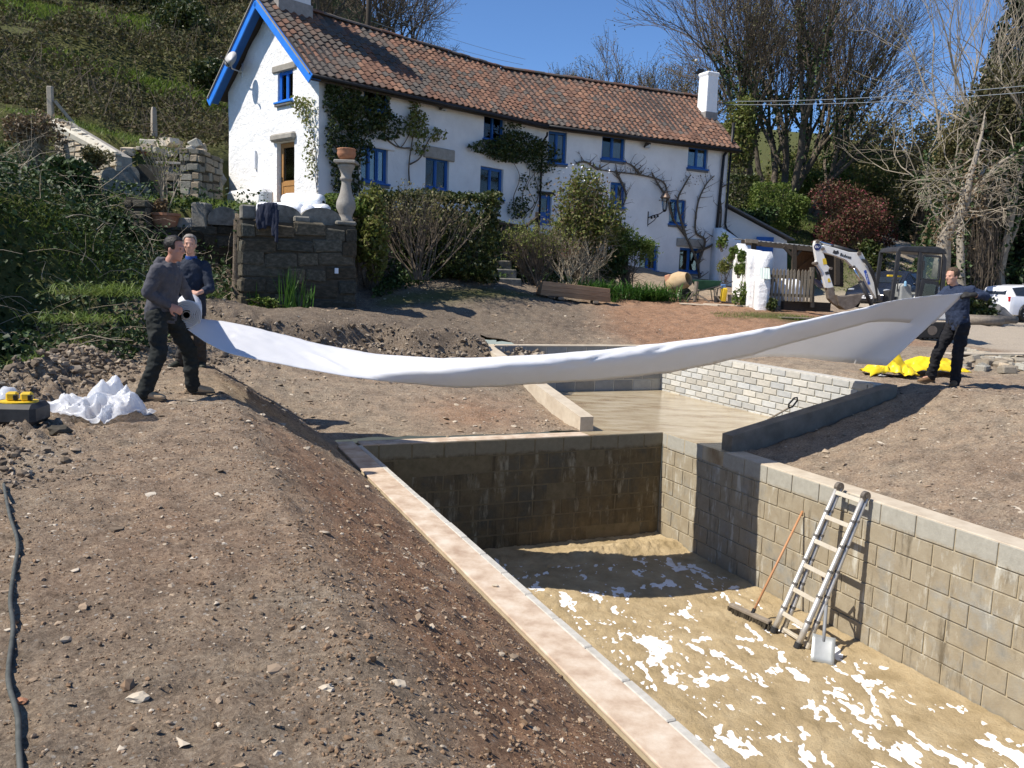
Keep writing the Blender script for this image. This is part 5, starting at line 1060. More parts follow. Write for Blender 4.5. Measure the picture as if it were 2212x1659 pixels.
def blades(base, dirs, length, width, rng, droop=.6, seg=4):
    """strap leaves that arch over"""
    n = len(base); t = np.linspace(0, 1, seg+1); d = dirs/np.linalg.norm(dirs, axis=1, keepdims=True); h = d.copy(); h[:, 2] = 0
    c = base[:, None]+d[:, None]*(length[:, None]*t)[..., None]+h[:, None]*(length[:, None]*(t**2)*droop*.55)[..., None]; c[..., 2] -= length[:, None]*droop*(t**2.2)*.55
    s = np.cross(d, np.array([0, 0, 1.])); s /= np.maximum(np.linalg.norm(s, axis=1, keepdims=True), 1e-6); w = width[:, None]*(1-t**2.2*.95)*np.minimum(1, .5+t*2)
    V = np.stack([c-s[:, None]*w[..., None]/2, c+s[:, None]*w[..., None]/2], 2).reshape(-1, 3); k = np.arange(seg); q = np.stack([2*k, 2*k+1, 2*k+3, 2*k+2], -1)[None]+(np.arange(n)*(seg+1)*2)[:, None, None]
    return V, q.reshape(-1, 4)
def quads_obj(name, VF, mtl, parent=None, loc=None, **k):
    V, F = VF; V = np.asarray(V)
    if loc is not None: V = V-np.array(loc[:])
    return link(name, np_mesh(name, V, F), mtl, parent, **k)
LM = {}
LM['ivy'] = leafmat('ivy_leaf', [(.012, .028, .008), (.025, .05, .012), (.04, .075, .02), (.07, .11, .035)], .15, .55)
LM['hedge'] = leafmat('hedge_leaf', [(.018, .032, .008), (.035, .055, .013), (.06, .08, .02), (.10, .10, .035)], .2, .45)
LM['fresh'] = leafmat('fresh_leaf', [(.05, .09, .015), (.09, .14, .025), (.14, .20, .04), (.19, .22, .06)], .35)
LM['olive'] = leafmat('olive_bud', [(.09, .085, .03), (.135, .13, .045), (.18, .165, .07), (.22, .185, .09)], .3)
LM['bramble'] = leafmat('bramble_leaf', [(.045, .05, .018), (.075, .08, .028), (.105, .10, .04), (.11, .085, .045), (.16, .155, .065)], .2, .85)
LM['dry'] = leafmat('dry_leaf', [(.10, .065, .035), (.16, .11, .06), (.22, .16, .09)], .2)
LM['grass'] = leafmat('grass_blade', [(.06, .10, .015), (.10, .16, .025), (.15, .21, .04), (.20, .23, .07)], .35)
LM['dgrass'] = leafmat('dark_grass_blade', [(.03, .055, .012), (.05, .085, .018), (.08, .12, .03)], .3)
LM['red'] = leafmat('red_blossom', [(.085, .07, .03), (.12, .075, .04), (.11, .05, .035), (.24, .045, .065), (.13, .095, .045), (.09, .08, .03)], .3)
LM['conifer'] = leafmat('conifer_spray', [(.010, .020, .008), (.018, .034, .012), (.03, .05, .018)], .1)
LM['strap'] = leafmat('strap_leaf', [(.03, .085, .012), (.05, .125, .02), (.08, .17, .03)], .3, .35)
LM['climb'] = leafmat('climber_leaf', [(.02, .035, .01), (.035, .055, .015), (.06, .08, .02), (.10, .11, .035)], .25)
LM['spring'] = leafmat('spring_leaf', [(.10, .13, .025), (.15, .18, .04), (.20, .21, .06), (.16, .13, .055)], .35)

def bush(name, label, c, rad, n, lm, size, seed=0, box=False, stems=14, stem_m='twig', group=None, cat='shrub', base=None, lumps=7, shell=.55, elong=1.6, fol='foliage'):
    """shrub: leaf cloud in uneven lumps around stems that rise from the ground"""
    rng = np.random.default_rng(seed); c = np.array(c[:], float); rad = np.array(rad, float); b = np.array(base[:] if base is not None else (c[0], c[1], c[2]-rad[2]), float)
    t = thing(name, label, cat, b, 0, group)
    if box:
        P = rng.uniform(-1, 1, (n, 3)); k = rng.integers(0, 3, n); face = rng.random(n) < .8; sg = np.sign(rng.uniform(-1, 1, n)); P[np.arange(n)[face], k[face]] = sg[face]*rng.uniform(.86, 1.04, face.sum())
        P = P*(1+.20*vnoise(P*rad, 1.9, 3)[:, None]); P = c+P*rad
    else:
        lc = rng.normal(size=(lumps, 3)); lc /= np.linalg.norm(lc, axis=1, keepdims=True); lc *= rng.uniform(.25, .7, (lumps, 1)); lr = rng.uniform(.35, .6, lumps); i = rng.integers(0, lumps, n)
        d = rng.normal(size=(n, 3)); d /= np.linalg.norm(d, axis=1, keepdims=True); P = lc[i]+d*lr[i][:, None]*(shell+(1-shell)*rng.random((n, 1)))**.7*(1+.25*rng.normal(size=(n, 1))*.5); P = c+P*rad
    quads_obj(fol, leaf_quads(P, size*rng.uniform(.6, 1.3, n), rng, elong), lm, t, b)
    S = []
    for k in range(stems):
        p = b+np.array([rng.normal(0, rad[0]*.12), rng.normal(0, rad[1]*.12), 0]); tgt = P[rng.integers(0, n)]; q = p.copy(); r = .012+.01*rng.random()
        for j in range(4):
            e = p+(tgt-p)*((j+1)/4)+rng.normal(0, .06, 3)*rad.mean(); S.append([*q, *e, r, r*.75]); q = e; r *= .75
            for _ in range(3): S.append([*e, *(e+rng.normal(0, .22, 3)*rad), r*.6, r*.2])
    V, F = segs_mesh(S, 4); quads_obj('stems', (V, F), M[stem_m], t, b); return t
def grow(S, leaf, p, d, L, r, lvl, rng, P):
    """recursive bare branch; P: dict of spread, bend, up, kids, ratio, minr"""
    n = 3 if lvl > 0 else 2; q = np.array(p, float); d = np.array(d, float)
    pts = [q.copy()]
    for i in range(n):
        d = d+rng.normal(0, P['bend'], 3)+np.array([0, 0, P['up']*(1 if lvl > 1 else 1.6)]); d /= np.linalg.norm(d); e = q+d*L/n; rr = r*(1-.22/n*1.0); S.append([*q, *e, r, rr, lvl]); q = e; r = rr; pts.append(q.copy())
    if lvl == 0: leaf.append(q); return
    for k in range(P['kids'][min(lvl, len(P['kids'])-1)]):
        t = rng.uniform(.35, 1.0) if k else 1.0; i = min(int(t*n), n-1); f = t*n-i; o = pts[i]*(1-f)+pts[i+1]*f
        ax = rng.normal(size=3); ax -= d*ax.dot(d); ax /= np.linalg.norm(ax); a = rng.normal(P['spread'], .18)*(0.55 if k == 0 else 1); nd = d*math.cos(a)+ax*math.sin(a)
        grow(S, leaf, o, nd, L*rng.uniform(P['ratio']-.1, P['ratio']+.08), max(r*rng.uniform(.55, .75), P['minr']), lvl-1, rng, P)
TPAR = dict(spread=.52, bend=.10, up=.05, kids=[2, 3, 3, 3, 3, 4, 4], ratio=.74, minr=.006)
def bare_tree(name, label, base, H, r, levels, seed, lean=(0, 0), trunks=1, par=None, bark='bark', twig='twig', buds=None, bud_n=2, bud_size=.12, ivy=0, group=None, trunk_h=.28, fan=.35, cat='tree'):
    bud_n, bud_size = bud_n*2, bud_size*.5; rng = np.random.default_rng(seed); Pm = dict(TPAR); Pm.update(par or {}); b = np.array(base[:], float); t = thing(name, label, cat, b, 0, group); S = []; leaf = []
    for k in range(trunks):
        d = np.array([lean[0]+(rng.normal(0, fan) if trunks > 1 else 0), lean[1]+(rng.normal(0, fan*.7) if trunks > 1 else 0), 1.0]); d /= np.linalg.norm(d); o = b+np.array([rng.normal(0, .25), rng.normal(0, .25), 0])*(trunks > 1)
        grow(S, leaf, o, d, H*trunk_h, r*rng.uniform(.7, 1.0) if trunks > 1 else r, levels, rng, Pm)
    S = np.array(S); big = S[:, 8] >= levels-1; S[:, :3] -= b; S[:, 3:6] -= b
    quads_obj('trunk', segs_mesh(S[big][:, :8], 9), M[bark], t); bo = [o_ for o_ in t.children if o_.name.startswith('trunk')][0]; bo.data.polygons.foreach_set('use_smooth', [True]*len(bo.data.polygons))
    mid = (~big) & (S[:, 8] >= 2); sm = (~big) & (S[:, 8] < 2)
    V1, F1 = segs_mesh(S[mid][:, :8], 5); V2, F2 = segs_mesh(S[sm][:, :8], 3); quads_obj('crown', (np.concatenate([V1, V2]), np.concatenate([F1, F2+len(V1)])), M[twig], t)
    if buds is not None:
        lf = np.array(leaf)-b; P = np.repeat(lf, bud_n, 0)+rng.normal(0, bud_size*1.6, (len(lf)*bud_n, 3)); quads_obj('buds', leaf_quads(P, bud_size*rng.uniform(.5, 1.2, len(P)), rng, 1.3), buds, t)
    if ivy:
        q = S[S[:, 8] >= levels-2]; i = rng.integers(0, len(q), ivy); f = rng.random((ivy, 1)); P = q[i, :3]*(1-f)+q[i, 3:6]*f; d = rng.normal(size=(ivy, 3)); d /= np.linalg.norm(d, axis=1, keepdims=True); keep = P[:, 2] < H*.62; P = P+d*(q[i, 6:7]*1.1+rng.random((ivy, 1))*.28); quads_obj('ivy', leaf_quads(P[keep], .14*rng.uniform(.6, 1.3, keep.sum()), rng, 1.1), LM['ivy'], t)
    return t
def gpos(px, py, Y): p = at(px, py, Y); return Vector((p.x, p.y, gz(p.x, p.y)))

# ------------------------------------------------------------------ trees
for i, (px, Y, H, sd, ln, lb) in enumerate(((1628, 50, 15, 1, (-.22, 0), 'leftmost tall bare tree of the clump right of the chimney, leaning left'), (1657, 52, 17.5, 2, (-.05, .05), 'tall bare ivy-clad tree second in the clump right of the chimney'),
        (1688, 49, 18, 3, (.05, 0), 'tallest bare ivy-clad tree in the middle of the clump'), (1716, 53, 17, 4, (.18, 0), 'fourth bare tree in the clump, limbs sweeping right'), (1745, 50, 15, 5, (.34, 0), 'rightmost bare tree of the clump with long limbs reaching right'))):
    b = gpos(px, 420, Y); b.z -= .3
    bare_tree('bare_tree', lb, b, H, .23, 6, 100+sd, ln, 2, dict(spread=.40, bend=.085, up=.045, kids=[2, 2, 3, 3, 3, 3, 4], ratio=.77, minr=.012), buds=LM['olive'], bud_n=1, bud_size=.17, ivy=2200, group='clump of tall bare trees beyond the cottage', fan=.28, trunk_h=.27)
b = gpos(1195, 200, 74); b.z = 11; bare_tree('bare_tree', 'small round bare tree showing above the middle of the roof', b, 12.0, .3, 6, 31, (0, 0), 2, dict(spread=.5, bend=.10, up=.03, kids=[2, 2, 3, 3, 3, 3, 4], ratio=.74, minr=.014), buds=LM['olive'], bud_n=1, bud_size=.15, fan=.3, ivy=500)
b = gpos(1260, 200, 76); b.z = 10; bare_tree('bare_tree', 'low spreading bare tree just right of the small round one', b, 10.0, .25, 6, 37, (.2, 0), 2, dict(spread=.5, bend=.10, up=.02, kids=[2, 2, 3, 3, 3, 3, 4], ratio=.74, minr=.014), buds=LM['olive'], bud_n=1, bud_size=.14, fan=.3)
b = gpos(1410, 200, 68); b.z = 9; bare_tree('bare_tree', 'broad bare tree above the roof left of the right chimney', b, 13.5, .3, 6, 41, (-.1, 0), 3, dict(spread=.5, bend=.10, up=.03, kids=[2, 2, 3, 3, 3, 3, 4], ratio=.74, minr=.014), buds=LM['olive'], bud_n=2, bud_size=.16, fan=.4, ivy=700)
b = gpos(1490, 200, 66); b.z = 9; bare_tree('bare_tree', 'olive-budded bare tree directly behind the right chimney', b, 12, .3, 6, 43, (0, 0), 2, dict(spread=.5, bend=.10, up=.03, kids=[2, 2, 3, 3, 3, 3, 4], ratio=.74, minr=.014), buds=LM['olive'], bud_n=2, bud_size=.16, fan=.3, ivy=500)
for k, (px, Y, z, H, sd, lb) in enumerate(((870, 62, 14, 13.5, 51, 'wide bare tree above the left half of the roof beside the pole'), (935, 64, 12.5, 8.5, 52, 'low rounded bare tree where the left roof ridge meets the sky'), (745, 60, 15, 12, 53, 'bare tree just left of the pole above the roof'), (665, 58, 15, 11, 54, 'bare hillside tree close behind the left chimney'))):
    b = gpos(px, 60, Y); b.z = z; bare_tree('bare_tree', lb, b, H, .26, 6, sd, (0, 0), 2, dict(spread=.48, bend=.09, up=.04, kids=[2, 2, 3, 3, 3, 3, 4], ratio=.75, minr=.012), buds=LM['olive'], bud_n=1, bud_size=.13, fan=.3, group='bare trees on the hill behind the roof')
b = gpos(2005, 420, 40); bare_tree('bare_tree', 'pale-twigged bare tree standing against the sky near the right edge', b, 13.5, .17, 6, 61, (-.05, 0), 1, dict(spread=.42, bend=.14, up=.08, kids=[2, 2, 2, 3, 3, 3, 4], ratio=.75, minr=.006), bark='bark_pale', twig='twig_pale', buds=LM['olive'], bud_n=1, bud_size=.06, fan=.15, ivy=700, trunk_h=.40)
b = gpos(2110, 430, 33); bare_tree('bare_tree', 'tangled pale-branched tree in front of the dark conifers', b, 12.5, .17, 6, 63, (.05, 0), 1, dict(spread=.45, bend=.19, up=.07, kids=[2, 2, 2, 3, 3, 3, 3], ratio=.75, minr=.006), bark='bark_pale', twig='twig_pale', buds=LM['olive'], bud_n=2, bud_size=.08, fan=.3, ivy=2500, trunk_h=.38)
b = gpos(2200, 430, 36); bare_tree('bare_tree', 'pale tangled tree at the right edge of the picture', b, 13.5, .17, 6, 64, (.0, 0), 1, dict(spread=.45, bend=.19, up=.07, kids=[2, 2, 2, 3, 3, 3, 4], ratio=.75, minr=.006), bark='bark_pale', twig='twig_pale', buds=LM['olive'], bud_n=2, bud_size=.08, fan=.35, ivy=2500, trunk_h=.38)
# crooked trunk behind the digger
t0 = gpos(2030, 590, 27); t = thing('crooked_tree', 'crooked pale trunk hung with dry creepers behind the digger', 'tree', t0); rng = np.random.default_rng(8)
pts = [at(2032, 600, 27), at(2036, 555, 27), at(2040, 515, 27), at(2055, 487, 27), at(2075, 462, 27), at(2088, 425, 27), at(2096, 380, 27.2), at(2110, 330, 27.5), at(2122, 285, 27.8), at(2128, 240, 28.2)]
mb = MB(); mb.tube([p-t0 for p in pts], [.28, .24, .20, .17, .15, .12, .09, .065, .04, .015], 10); mb.build('trunk', M['bark_pale'], t, smooth=True); S = []; leaf = []
for k in range(13):
    o = np.array(pts[4+k % 4][:])+rng.normal(0, .05, 3); grow(S, leaf, o, rng.normal(size=3)*np.array([1, .8, .6])+np.array([.3, 0, .2]), .85, .03, 4, rng, dict(spread=.7, bend=.3, up=-.05, kids=[2, 2, 2, 3], ratio=.75, minr=.006))
S = np.array(S); S[:, :3] -= np.array(t0[:]); S[:, 3:6] -= np.array(t0[:]); quads_obj('crown', segs_mesh(S[:, :8], 3), M['twig_pale'], t)
P = np.array([p[:] for p in pts])[rng.integers(2, 7, 900)]+rng.normal(0, .35, (900, 3)); quads_obj('creeper', leaf_quads(P, .09*rng.uniform(.5, 1.2, 900), rng, 1.2), LM['dry'], t, t0)
# conifers at the right
def conifer(label, base, H, R, seed, n=15000):
    rng = np.random.default_rng(seed); b = np.array(base[:]); t = thing('conifer', label, 'tree', b); mb = MB(); mb.tube([(0, 0, 0), (0, 0, H*.95)], [.25, .04], 8); mb.build('trunk', M['bark'], t)
    k = int(n/28); hz = H*(1-rng.random(k)**.75*.98); an = rng.uniform(0, 6.283, k); rr = R*(1-hz/H)**.8*rng.uniform(.55, 1.12, k); tip = np.stack([rr*np.cos(an), rr*np.sin(an), hz-.22*rr], -1); f = rng.random((k, 28))**.7
    o = np.stack([np.zeros(k), np.zeros(k), hz], -1); P = o[:, None]*(1-f[..., None])+tip[:, None]*f[..., None]; P[..., 2] -= .35*f**2*rr[:, None]*.4; P = P.reshape(-1, 3)+rng.normal(0, .13, (k*28, 3)); dr = np.repeat(tip-o, 28, 0); dr /= np.maximum(np.linalg.norm(dr, axis=1, keepdims=True), .1); dr[:, 2] -= .5
    quads_obj('crown', leaf_quads(P, .13*rng.uniform(.6, 1.3, len(P)), rng, 2.4, .3, dr), LM['conifer'], t); S = [[0, 0, h, *tp, .03, .008] for h, tp in zip(hz, tip)]; quads_obj('branches', segs_mesh(S, 3), M['bark'], t, kind='stuff')
for px, Y, H, R, sd, lb in ((2165, 40, 17, 3.6, 1, 'dark conifer behind the tangled trees near the right edge'), (2245, 38, 16, 3.8, 2, 'tall dark conifer cut by the right edge of the picture'), (2120, 46, 13, 3.4, 3, 'dark conifer half hidden left of the taller ones'), (2235, 42, 12, 3.2, 4, 'low dark conifer above the white car')):
    conifer(lb, gpos(px, 500, Y), H, R, sd)
# shrubs along the lane and above the lawn
bush('green_shrub', 'light green shrub mass above the clipped bushes on the lawn', gpos(1775, 430, 55)+Vector((0, 0, 1.4)), (2.6, 1.8, 1.9), 5000, LM['fresh'], .12, 1)
bush('green_shrub', 'bushy olive thicket left of the lane at the top', gpos(1865, 430, 58)+Vector((0, 0, 2.0)), (4.2, 2.2, 3.4), 6000, LM['spring'], .17, 2, stems=60)
bush('green_shrub', 'olive thicket at the head of the lane', gpos(1950, 430, 62)+Vector((0, 0, 2.0)), (5, 2.5, 4.0), 7000, LM['olive'], .18, 3, stems=60)
bush('red_shrub', 'large shrub with pink-red blossom above the porch', gpos(1815, 500, 43)+Vector((0, 0, 1.4)), (2.5, 1.5, 1.9), 7500, LM['red'], .085, 4, stems=70)
bush('red_shrub', 'pink-red flowering shrub nearer the lane, behind the digger arm', gpos(1895, 480, 45)+Vector((0, 0, 1.6)), (1.6, 1.2, 2.0), 4200, LM['red'], .085, 5, stems=50)
bush('green_shrub', 'dark green bush at the left edge of the lane', gpos(1885, 530, 41)+Vector((0, 0, .7)), (1.1, 1.0, 1.0), 2400, LM['hedge'], .11, 6)
bush('green_shrub', 'dark evergreen bush at the top of the lane', gpos(1975, 505, 56)+Vector((0, 0, .9)), (1.9, 1.0, 1.4), 2500, LM['ivy'], .14, 7)
bush('green_shrub', 'yellow-green variegated shrub right of the lane', gpos(2020, 560, 36)+Vector((0, 0, .9)), (1.1, .8, 1.2), 2600, LM['spring'], .10, 8)
bush('green_shrub', 'ivy-covered bank behind the digger cab', gpos(2055, 470, 38)+Vector((0, 0, 1.9)), (2.2, 1.2, 2.8), 6000, LM['ivy'], .14, 9)
bush('green_shrub', 'dark undergrowth below the conifers above the white car', gpos(2160, 560, 37)+Vector((0, 0, 1.3)), (3.4, 1.5, 1.9), 6000, LM['ivy'], .15, 10)
bush('green_shrub', 'low leafy undergrowth at the foot of the crooked tree', gpos(2075, 610, 27.5)+Vector((0, 0, .45)), (1.6, .8, .6), 2200, LM['hedge'], .10, 11)
for k, (px, py, Y, w_, h_, lb) in enumerate(((1598, 440, 43, .75, 1.35, 'clipped box bush nearest the cottage on the lawn bank'), (1661, 445, 41.5, .82, 1.05, 'middle clipped box bush on the lawn bank'), (1716, 455, 43, .85, .95, 'rightmost rounded clipped bush on the lawn bank'))):
    p = at(px, py, Y); bush('clipped_bush', lb, p, (w_, w_, h_), 3800, LM['fresh'] if k else LM['hedge'], .085, 20+k, box=(k < 2), group='clipped bushes on the lawn', base=(p.x, p.y, p.z-h_-.2), lumps=12)
p = at(1628, 470, 40.5); bush('green_shrub', 'dark shaded undergrowth beneath the clipped bushes', p, (1.2, .6, .6), 2500, LM['ivy'], .12, 27)
bush('green_shrub', 'willowy green foliage at the corner behind the right chimney', gpos(1590, 400, 47)+Vector((0, 0, 2.8)), (1.2, 1.2, 3.4), 3200, LM['spring'], .13, 28, stems=30)
for k, (px, py, Y, rx, rz, lm, lb) in enumerate(((1830, 400, 64, 5.0, 3.6, 'olive', 'brown-green thicket between the tall clump and the lane'), (1900, 340, 66, 6.0, 4.6, 'olive', 'hazy budding thicket over the head of the lane'), (1700, 420, 60, 5.0, 3.2, 'spring', 'light green thicket behind the trunks of the tall clump'), (2010, 400, 55, 3.6, 4.2, 'olive', 'brownish thicket behind the pale bare tree'))):
    p = at(px, py, Y); bush('thicket', lb, p, (rx, 2.4, rz), 6500, LM[lm], .17, 60+k, stems=120, base=(p.x, p.y, gz(p.x, p.y)), shell=.3, lumps=12, cat='thicket')

for k, (px, py, Y, rx, rz, lm, sz0, lb) in enumerate(((2075, 330, 40, 1.9, 3.2, 'olive', .12, 'ivy-brown leafy mass around the pale tree near the right edge'), (2160, 250, 36, 2.2, 3.6, 'bramble', .12, 'brown-green creeper mass over the right-hand trees'), (2120, 430, 37, 1.9, 1.8, 'ivy', .11, 'dark ivy mass above the grey sheeting'), (2215, 430, 39, 1.7, 2.2, 'ivy', .11, 'dark leafy mass above the white car'))):
    p = at(px, py, Y); bush('thicket', lb, p, (rx, 1.3, rz), 6500, LM[lm], sz0, 160+k, stems=60, base=(p.x, p.y, gz(p.x, p.y)), shell=.25, lumps=14, cat='thicket')
# ------------------------------------------------------------------ hillside cover (uncountable)
rng = np.random.default_rng(5)
def hill_pts(n, cond):
    out = []
    while sum(map(len, out)) < n:
        x = rng.uniform(-48, -5.5, n*2); y = rng.uniform(25.5, 80, n*2); k = cond(x, y); out.append(np.stack([x[k], y[k]], -1))
    return np.concatenate(out)[:n]
def mound(x, y): p = np.stack([x, y], -1); return np.clip(vnoise(p, .28, 3)+.28, 0, 1)*1.9+.35*np.clip(vnoise(p, .9, 2), -.5, 1)
def gband(x, y):       # where grass shows between the brambles
    p = np.stack([x, y], -1); n = vnoise(p, .12, 2)
    g = np.exp(-((y-(50+.55*(x+26)+3*n))/2.8)**2)*(x < -19)+np.exp(-((y-(41.5+.25*(x+15)+2*n))/1.2)**2)*(x > -22)*(x < -10)+np.exp(-((y-(62+4*n))/2)**2)*(x < -30)
    return np.clip(g*1.25, 0, 1)
p = hill_pts(120000, lambda x, y: (rng.random(len(x)) > gband(x, y)*1.1) & (rng.random(len(x)) < np.clip((40/np.maximum(y, 1))**1.6, 0, 1)) & (x < -.42*y+10.5) & ((x < -10.6) | (y > 31)))
d = np.hypot(p[:, 0], p[:, 1]); z = ground(p[:, 0], p[:, 1])+mound(p[:, 0], p[:, 1])*(.55+.5*rng.random(len(p))); sz_ = .125*rng.uniform(.6, 1.3, len(p))*np.clip(d/40, .7, 2)
quads_obj('brambles', leaf_quads(np.c_[p, z], sz_, rng, 1.35, .45), LM['bramble'], kind='stuff', label='dense brown-green brambles over the hillside')
i = rng.integers(0, len(p), 9000); q = np.c_[p[i], z[i]-.1]; e = q+rng.normal(0, .55, q.shape)+np.array([0, 0, .25]); quads_obj('bramble_stems', segs_mesh(np.c_[q, e, np.full(9000, .012), np.full(9000, .006)], 3), M['twig'], kind='stuff', label='bare bramble stems on the hillside')
p = hill_pts(42000, lambda x, y: (rng.random(len(x)) < gband(x, y)) & (x < -.42*y+10.5)); z = ground(p[:, 0], p[:, 1]); dr = np.c_[rng.normal(0, .45, (len(p), 2)), np.ones(len(p))]
quads_obj('hill_grass', blades(np.c_[p, z], dr, rng.uniform(.2, .55, len(p)), np.full(len(p), .07), rng, .5, 2), LM['grass'], kind='stuff', label='bright grass between the brambles on the hill')
# foreground bank: grass, nettles and brambles left of the workers
def scat(n, x0, x1, y0, y1, cond=None):
    x = rng.uniform(x0, x1, n); y = rng.uniform(y0, y1, n)
    if cond is not None: k = cond(x, y); x, y = x[k], y[k]
    return np.stack([x, y], -1)
p = scat(26000, -13, -5.9, 8.5, 20.5, lambda x, y: ground(x, y) > .55); z = ground(p[:, 0], p[:, 1])+rng.random(len(p))**2*.55
quads_obj('bank_leaves', leaf_quads(np.c_[p, z], .065*rng.uniform(.5, 1.5, len(p)), rng, 1.3, .5), LM['ivy'], kind='stuff', label='dark ivy and nettles on the left bank')
p = scat(9000, -9.5, -5.7, 9.5, 16.5, lambda x, y: (ground(x, y) > .35) & (vnoise(np.stack([x, y], -1), .7, 2) > .02)); z = ground(p[:, 0], p[:, 1]); dr = np.c_[rng.normal(.35, .5, len(p)), rng.normal(-.1, .5, len(p)), np.ones(len(p))]
quads_obj('bank_grass', blades(np.c_[p, z], dr, rng.uniform(.15, .45, len(p)), np.full(len(p), .016), rng, .9, 3), LM['grass'], kind='stuff', label='tufts of bright grass on the left bank')
S = []
for k in range(330):
    x = rng.uniform(-12.5, -6.2); y = rng.uniform(11, 19.5); z0 = gz(x, y); q = np.array([x, y, z0+rng.random()*.5]); d = np.array([rng.normal(.1, .7), rng.normal(0, .7), rng.uniform(.1, 1.1)]); d /= np.linalg.norm(d); r = rng.uniform(.004, .010); Ln = rng.uniform(.5, 1.7)
    for j in range(5): e = q+d*Ln/5; S.append([*q, *e, r, r*.8]); q = e; r *= .8; d = d+rng.normal(0, .18, 3)+np.array([0, 0, -.16]); d /= np.linalg.norm(d)
quads_obj('bramble_canes', segs_mesh(S, 3), M['twig_pale'], kind='stuff', label='tangle of dry pale bramble canes on the left bank')
p = scat(14000, -5.4, -4.2, 19.2, 23, None); p2 = scat(7000, -15, -6.3, 20.2, 27); p = np.concatenate([p2]); z = ground(p[:, 0], p[:, 1]); dr = np.c_[rng.normal(0, .5, (len(p), 2)), np.ones(len(p))]
quads_obj('terrace_grass', blades(np.c_[p, z], dr, rng.uniform(.12, .35, len(p)), np.full(len(p), .025), rng, .6, 2), LM['grass'], kind='stuff', label='bright grass on the upper terrace left of the cottage')
# ground cover on the bank below the hedge, grass strip by the white wall, lawn
p = scat(60000, -3.35, 3.4, 18.9, 31, lambda x, y: (y > pl(x, [-3.3, -1.6, .6, 2.6], [19.6, 22.6, 25.4, 28.4])) & (y < pl(x, [-3.3, -1.6, .6, 2.6], [23.5, 26, 28, 30.5]))); z = ground(p[:, 0], p[:, 1])+rng.random(len(p))*.22
quads_obj('bank_ivy', leaf_quads(np.c_[p, z], .07*rng.uniform(.5, 1.4, len(p)), rng, 1.2, .5), LM['ivy'], kind='stuff', label='ivy ground cover on the bank below the hedge')
p = scat(5000, 5.2, 10.5, 21.0, 23.2, lambda x, y: np.abs(y-22.0-.05*(x-7)) < .5); z = ground(p[:, 0], p[:, 1]); quads_obj('verge_grass', blades(np.c_[p, z], np.c_[rng.normal(0, .5, (len(p), 2)), np.ones(len(p))], rng.uniform(.04, .10, len(p)), np.full(len(p), .012), rng, .5, 2), LM['grass'], kind='stuff', label='strip of grass in front of the white garden wall')
p = scat(16000, 9, 21, 38, 52, None); z = ground(p[:, 0], p[:, 1]); quads_obj('lawn', blades(np.c_[p, z], np.c_[rng.normal(0, .5, (len(p), 2)), np.ones(len(p))], rng.uniform(.06, .18, len(p)), np.full(len(p), .04), rng, .5, 2), LM['grass'], kind='stuff', label='sunny lawn bank behind the cottage')

for k, (px, py, Y, rx, rz, lb) in enumerate(((110, 10, 56, 3.6, 2.0, 'dark evergreen scrub at the top left of the hill'), (270, 25, 56, 3.0, 1.8, 'dark evergreen scrub at the top of the hill near the middle'), (395, 55, 50, 2.6, 1.6, 'dark scrub on the hill left of the gable peak'), (455, 150, 43, 1.5, 1.1, 'dark scrub on the hill beside the gable eave'), (480, 15, 60, 3.0, 2.2, 'dark scrub at the hilltop behind the gable peak'))):
    p = at(px, py, Y); p.z = gz(p.x, p.y)+rz*.6; bush('scrub', lb, p, (rx, 1.8, rz), 4200, LM['hedge'], .14, 180+k, stems=20, lumps=12, cat='scrub', group='dark scrub on the hillside')
# ------------------------------------------------------------------ shrubs in front of the cottage
bush('hedge', 'dense evergreen hedge on the bank below the ground floor windows', at(945, 508, 22.4), (1.5, .7, 1.08), 12000, LM['hedge'], .075, 70, box=True, base=gpos(945, 590, 22.4), cat='hedge')
bush('shrub', 'light green leafy shrub between the stone wall and the hedge', at(805, 500, 20.0), (.65, .5, 1.25), 4200, LM['spring'], .075, 71, base=gpos(800, 600, 20.3))
bush('shrub', 'low bright green bush at the foot of the urn pedestal', at(742, 448, 19.9), (.8, .4, .36), 1500, LM['fresh'], .075, 72, base=Vector((at(742, 470, 19.6).x, 19.6, 3.3)))
def twig_bush(name, label, base, H, W, n, seed, mtl='twig_pale', lm=None, ln=0, cat='shrub', lv=3, r=.02):
    rng = np.random.default_rng(seed); b = np.array(base[:]); t = thing(name, label, cat, b); S = []; leaf = []
    for k in range(n):
        d = np.array([rng.normal(0, W), rng.normal(0, W*.6), 1.0]); grow(S, leaf, b+np.array([rng.normal(0, .12), rng.normal(0, .12), -.05]), d/np.linalg.norm(d), H*.42, r, lv, rng, dict(spread=.33, bend=.12, up=.06, kids=[2, 2, 3, 3], ratio=.68, minr=.004))
    S = np.array(S); S[:, :3] -= b; S[:, 3:6] -= b; quads_obj('stems', segs_mesh(S[:, :8], 3), M[mtl], t)
    if lm is not None: lf = np.array(leaf)[rng.integers(0, len(leaf), ln)]-b+rng.normal(0, .08, (ln, 3)); quads_obj('foliage', leaf_quads(lf, .05*rng.uniform(.6, 1.3, ln), rng, 1.5), lm, t)
    return t
twig_bush('bare_shrub', 'fan-shaped bare pale-twigged shrub in front of the hedge', Vector((at(905, 600, 20.9).x, 20.9, at(905, 600, 20.9).z)), 2.35, .42, 22, 80, mtl='twig', lm=LM['olive'], ln=900)
twig_bush('bare_shrub', 'clipped brown twiggy bush beside the garden steps', gpos(1160, 610, 25.0), 2.0, .5, 34, 81, 'twig', LM['spring'], 1800)
twig_bush('bare_shrub', 'pale leggy stems beneath the rounded evergreen climber', gpos(1235, 605, 26.0), 1.8, .5, 14, 82, 'twig_pale', LM['dry'], 300)
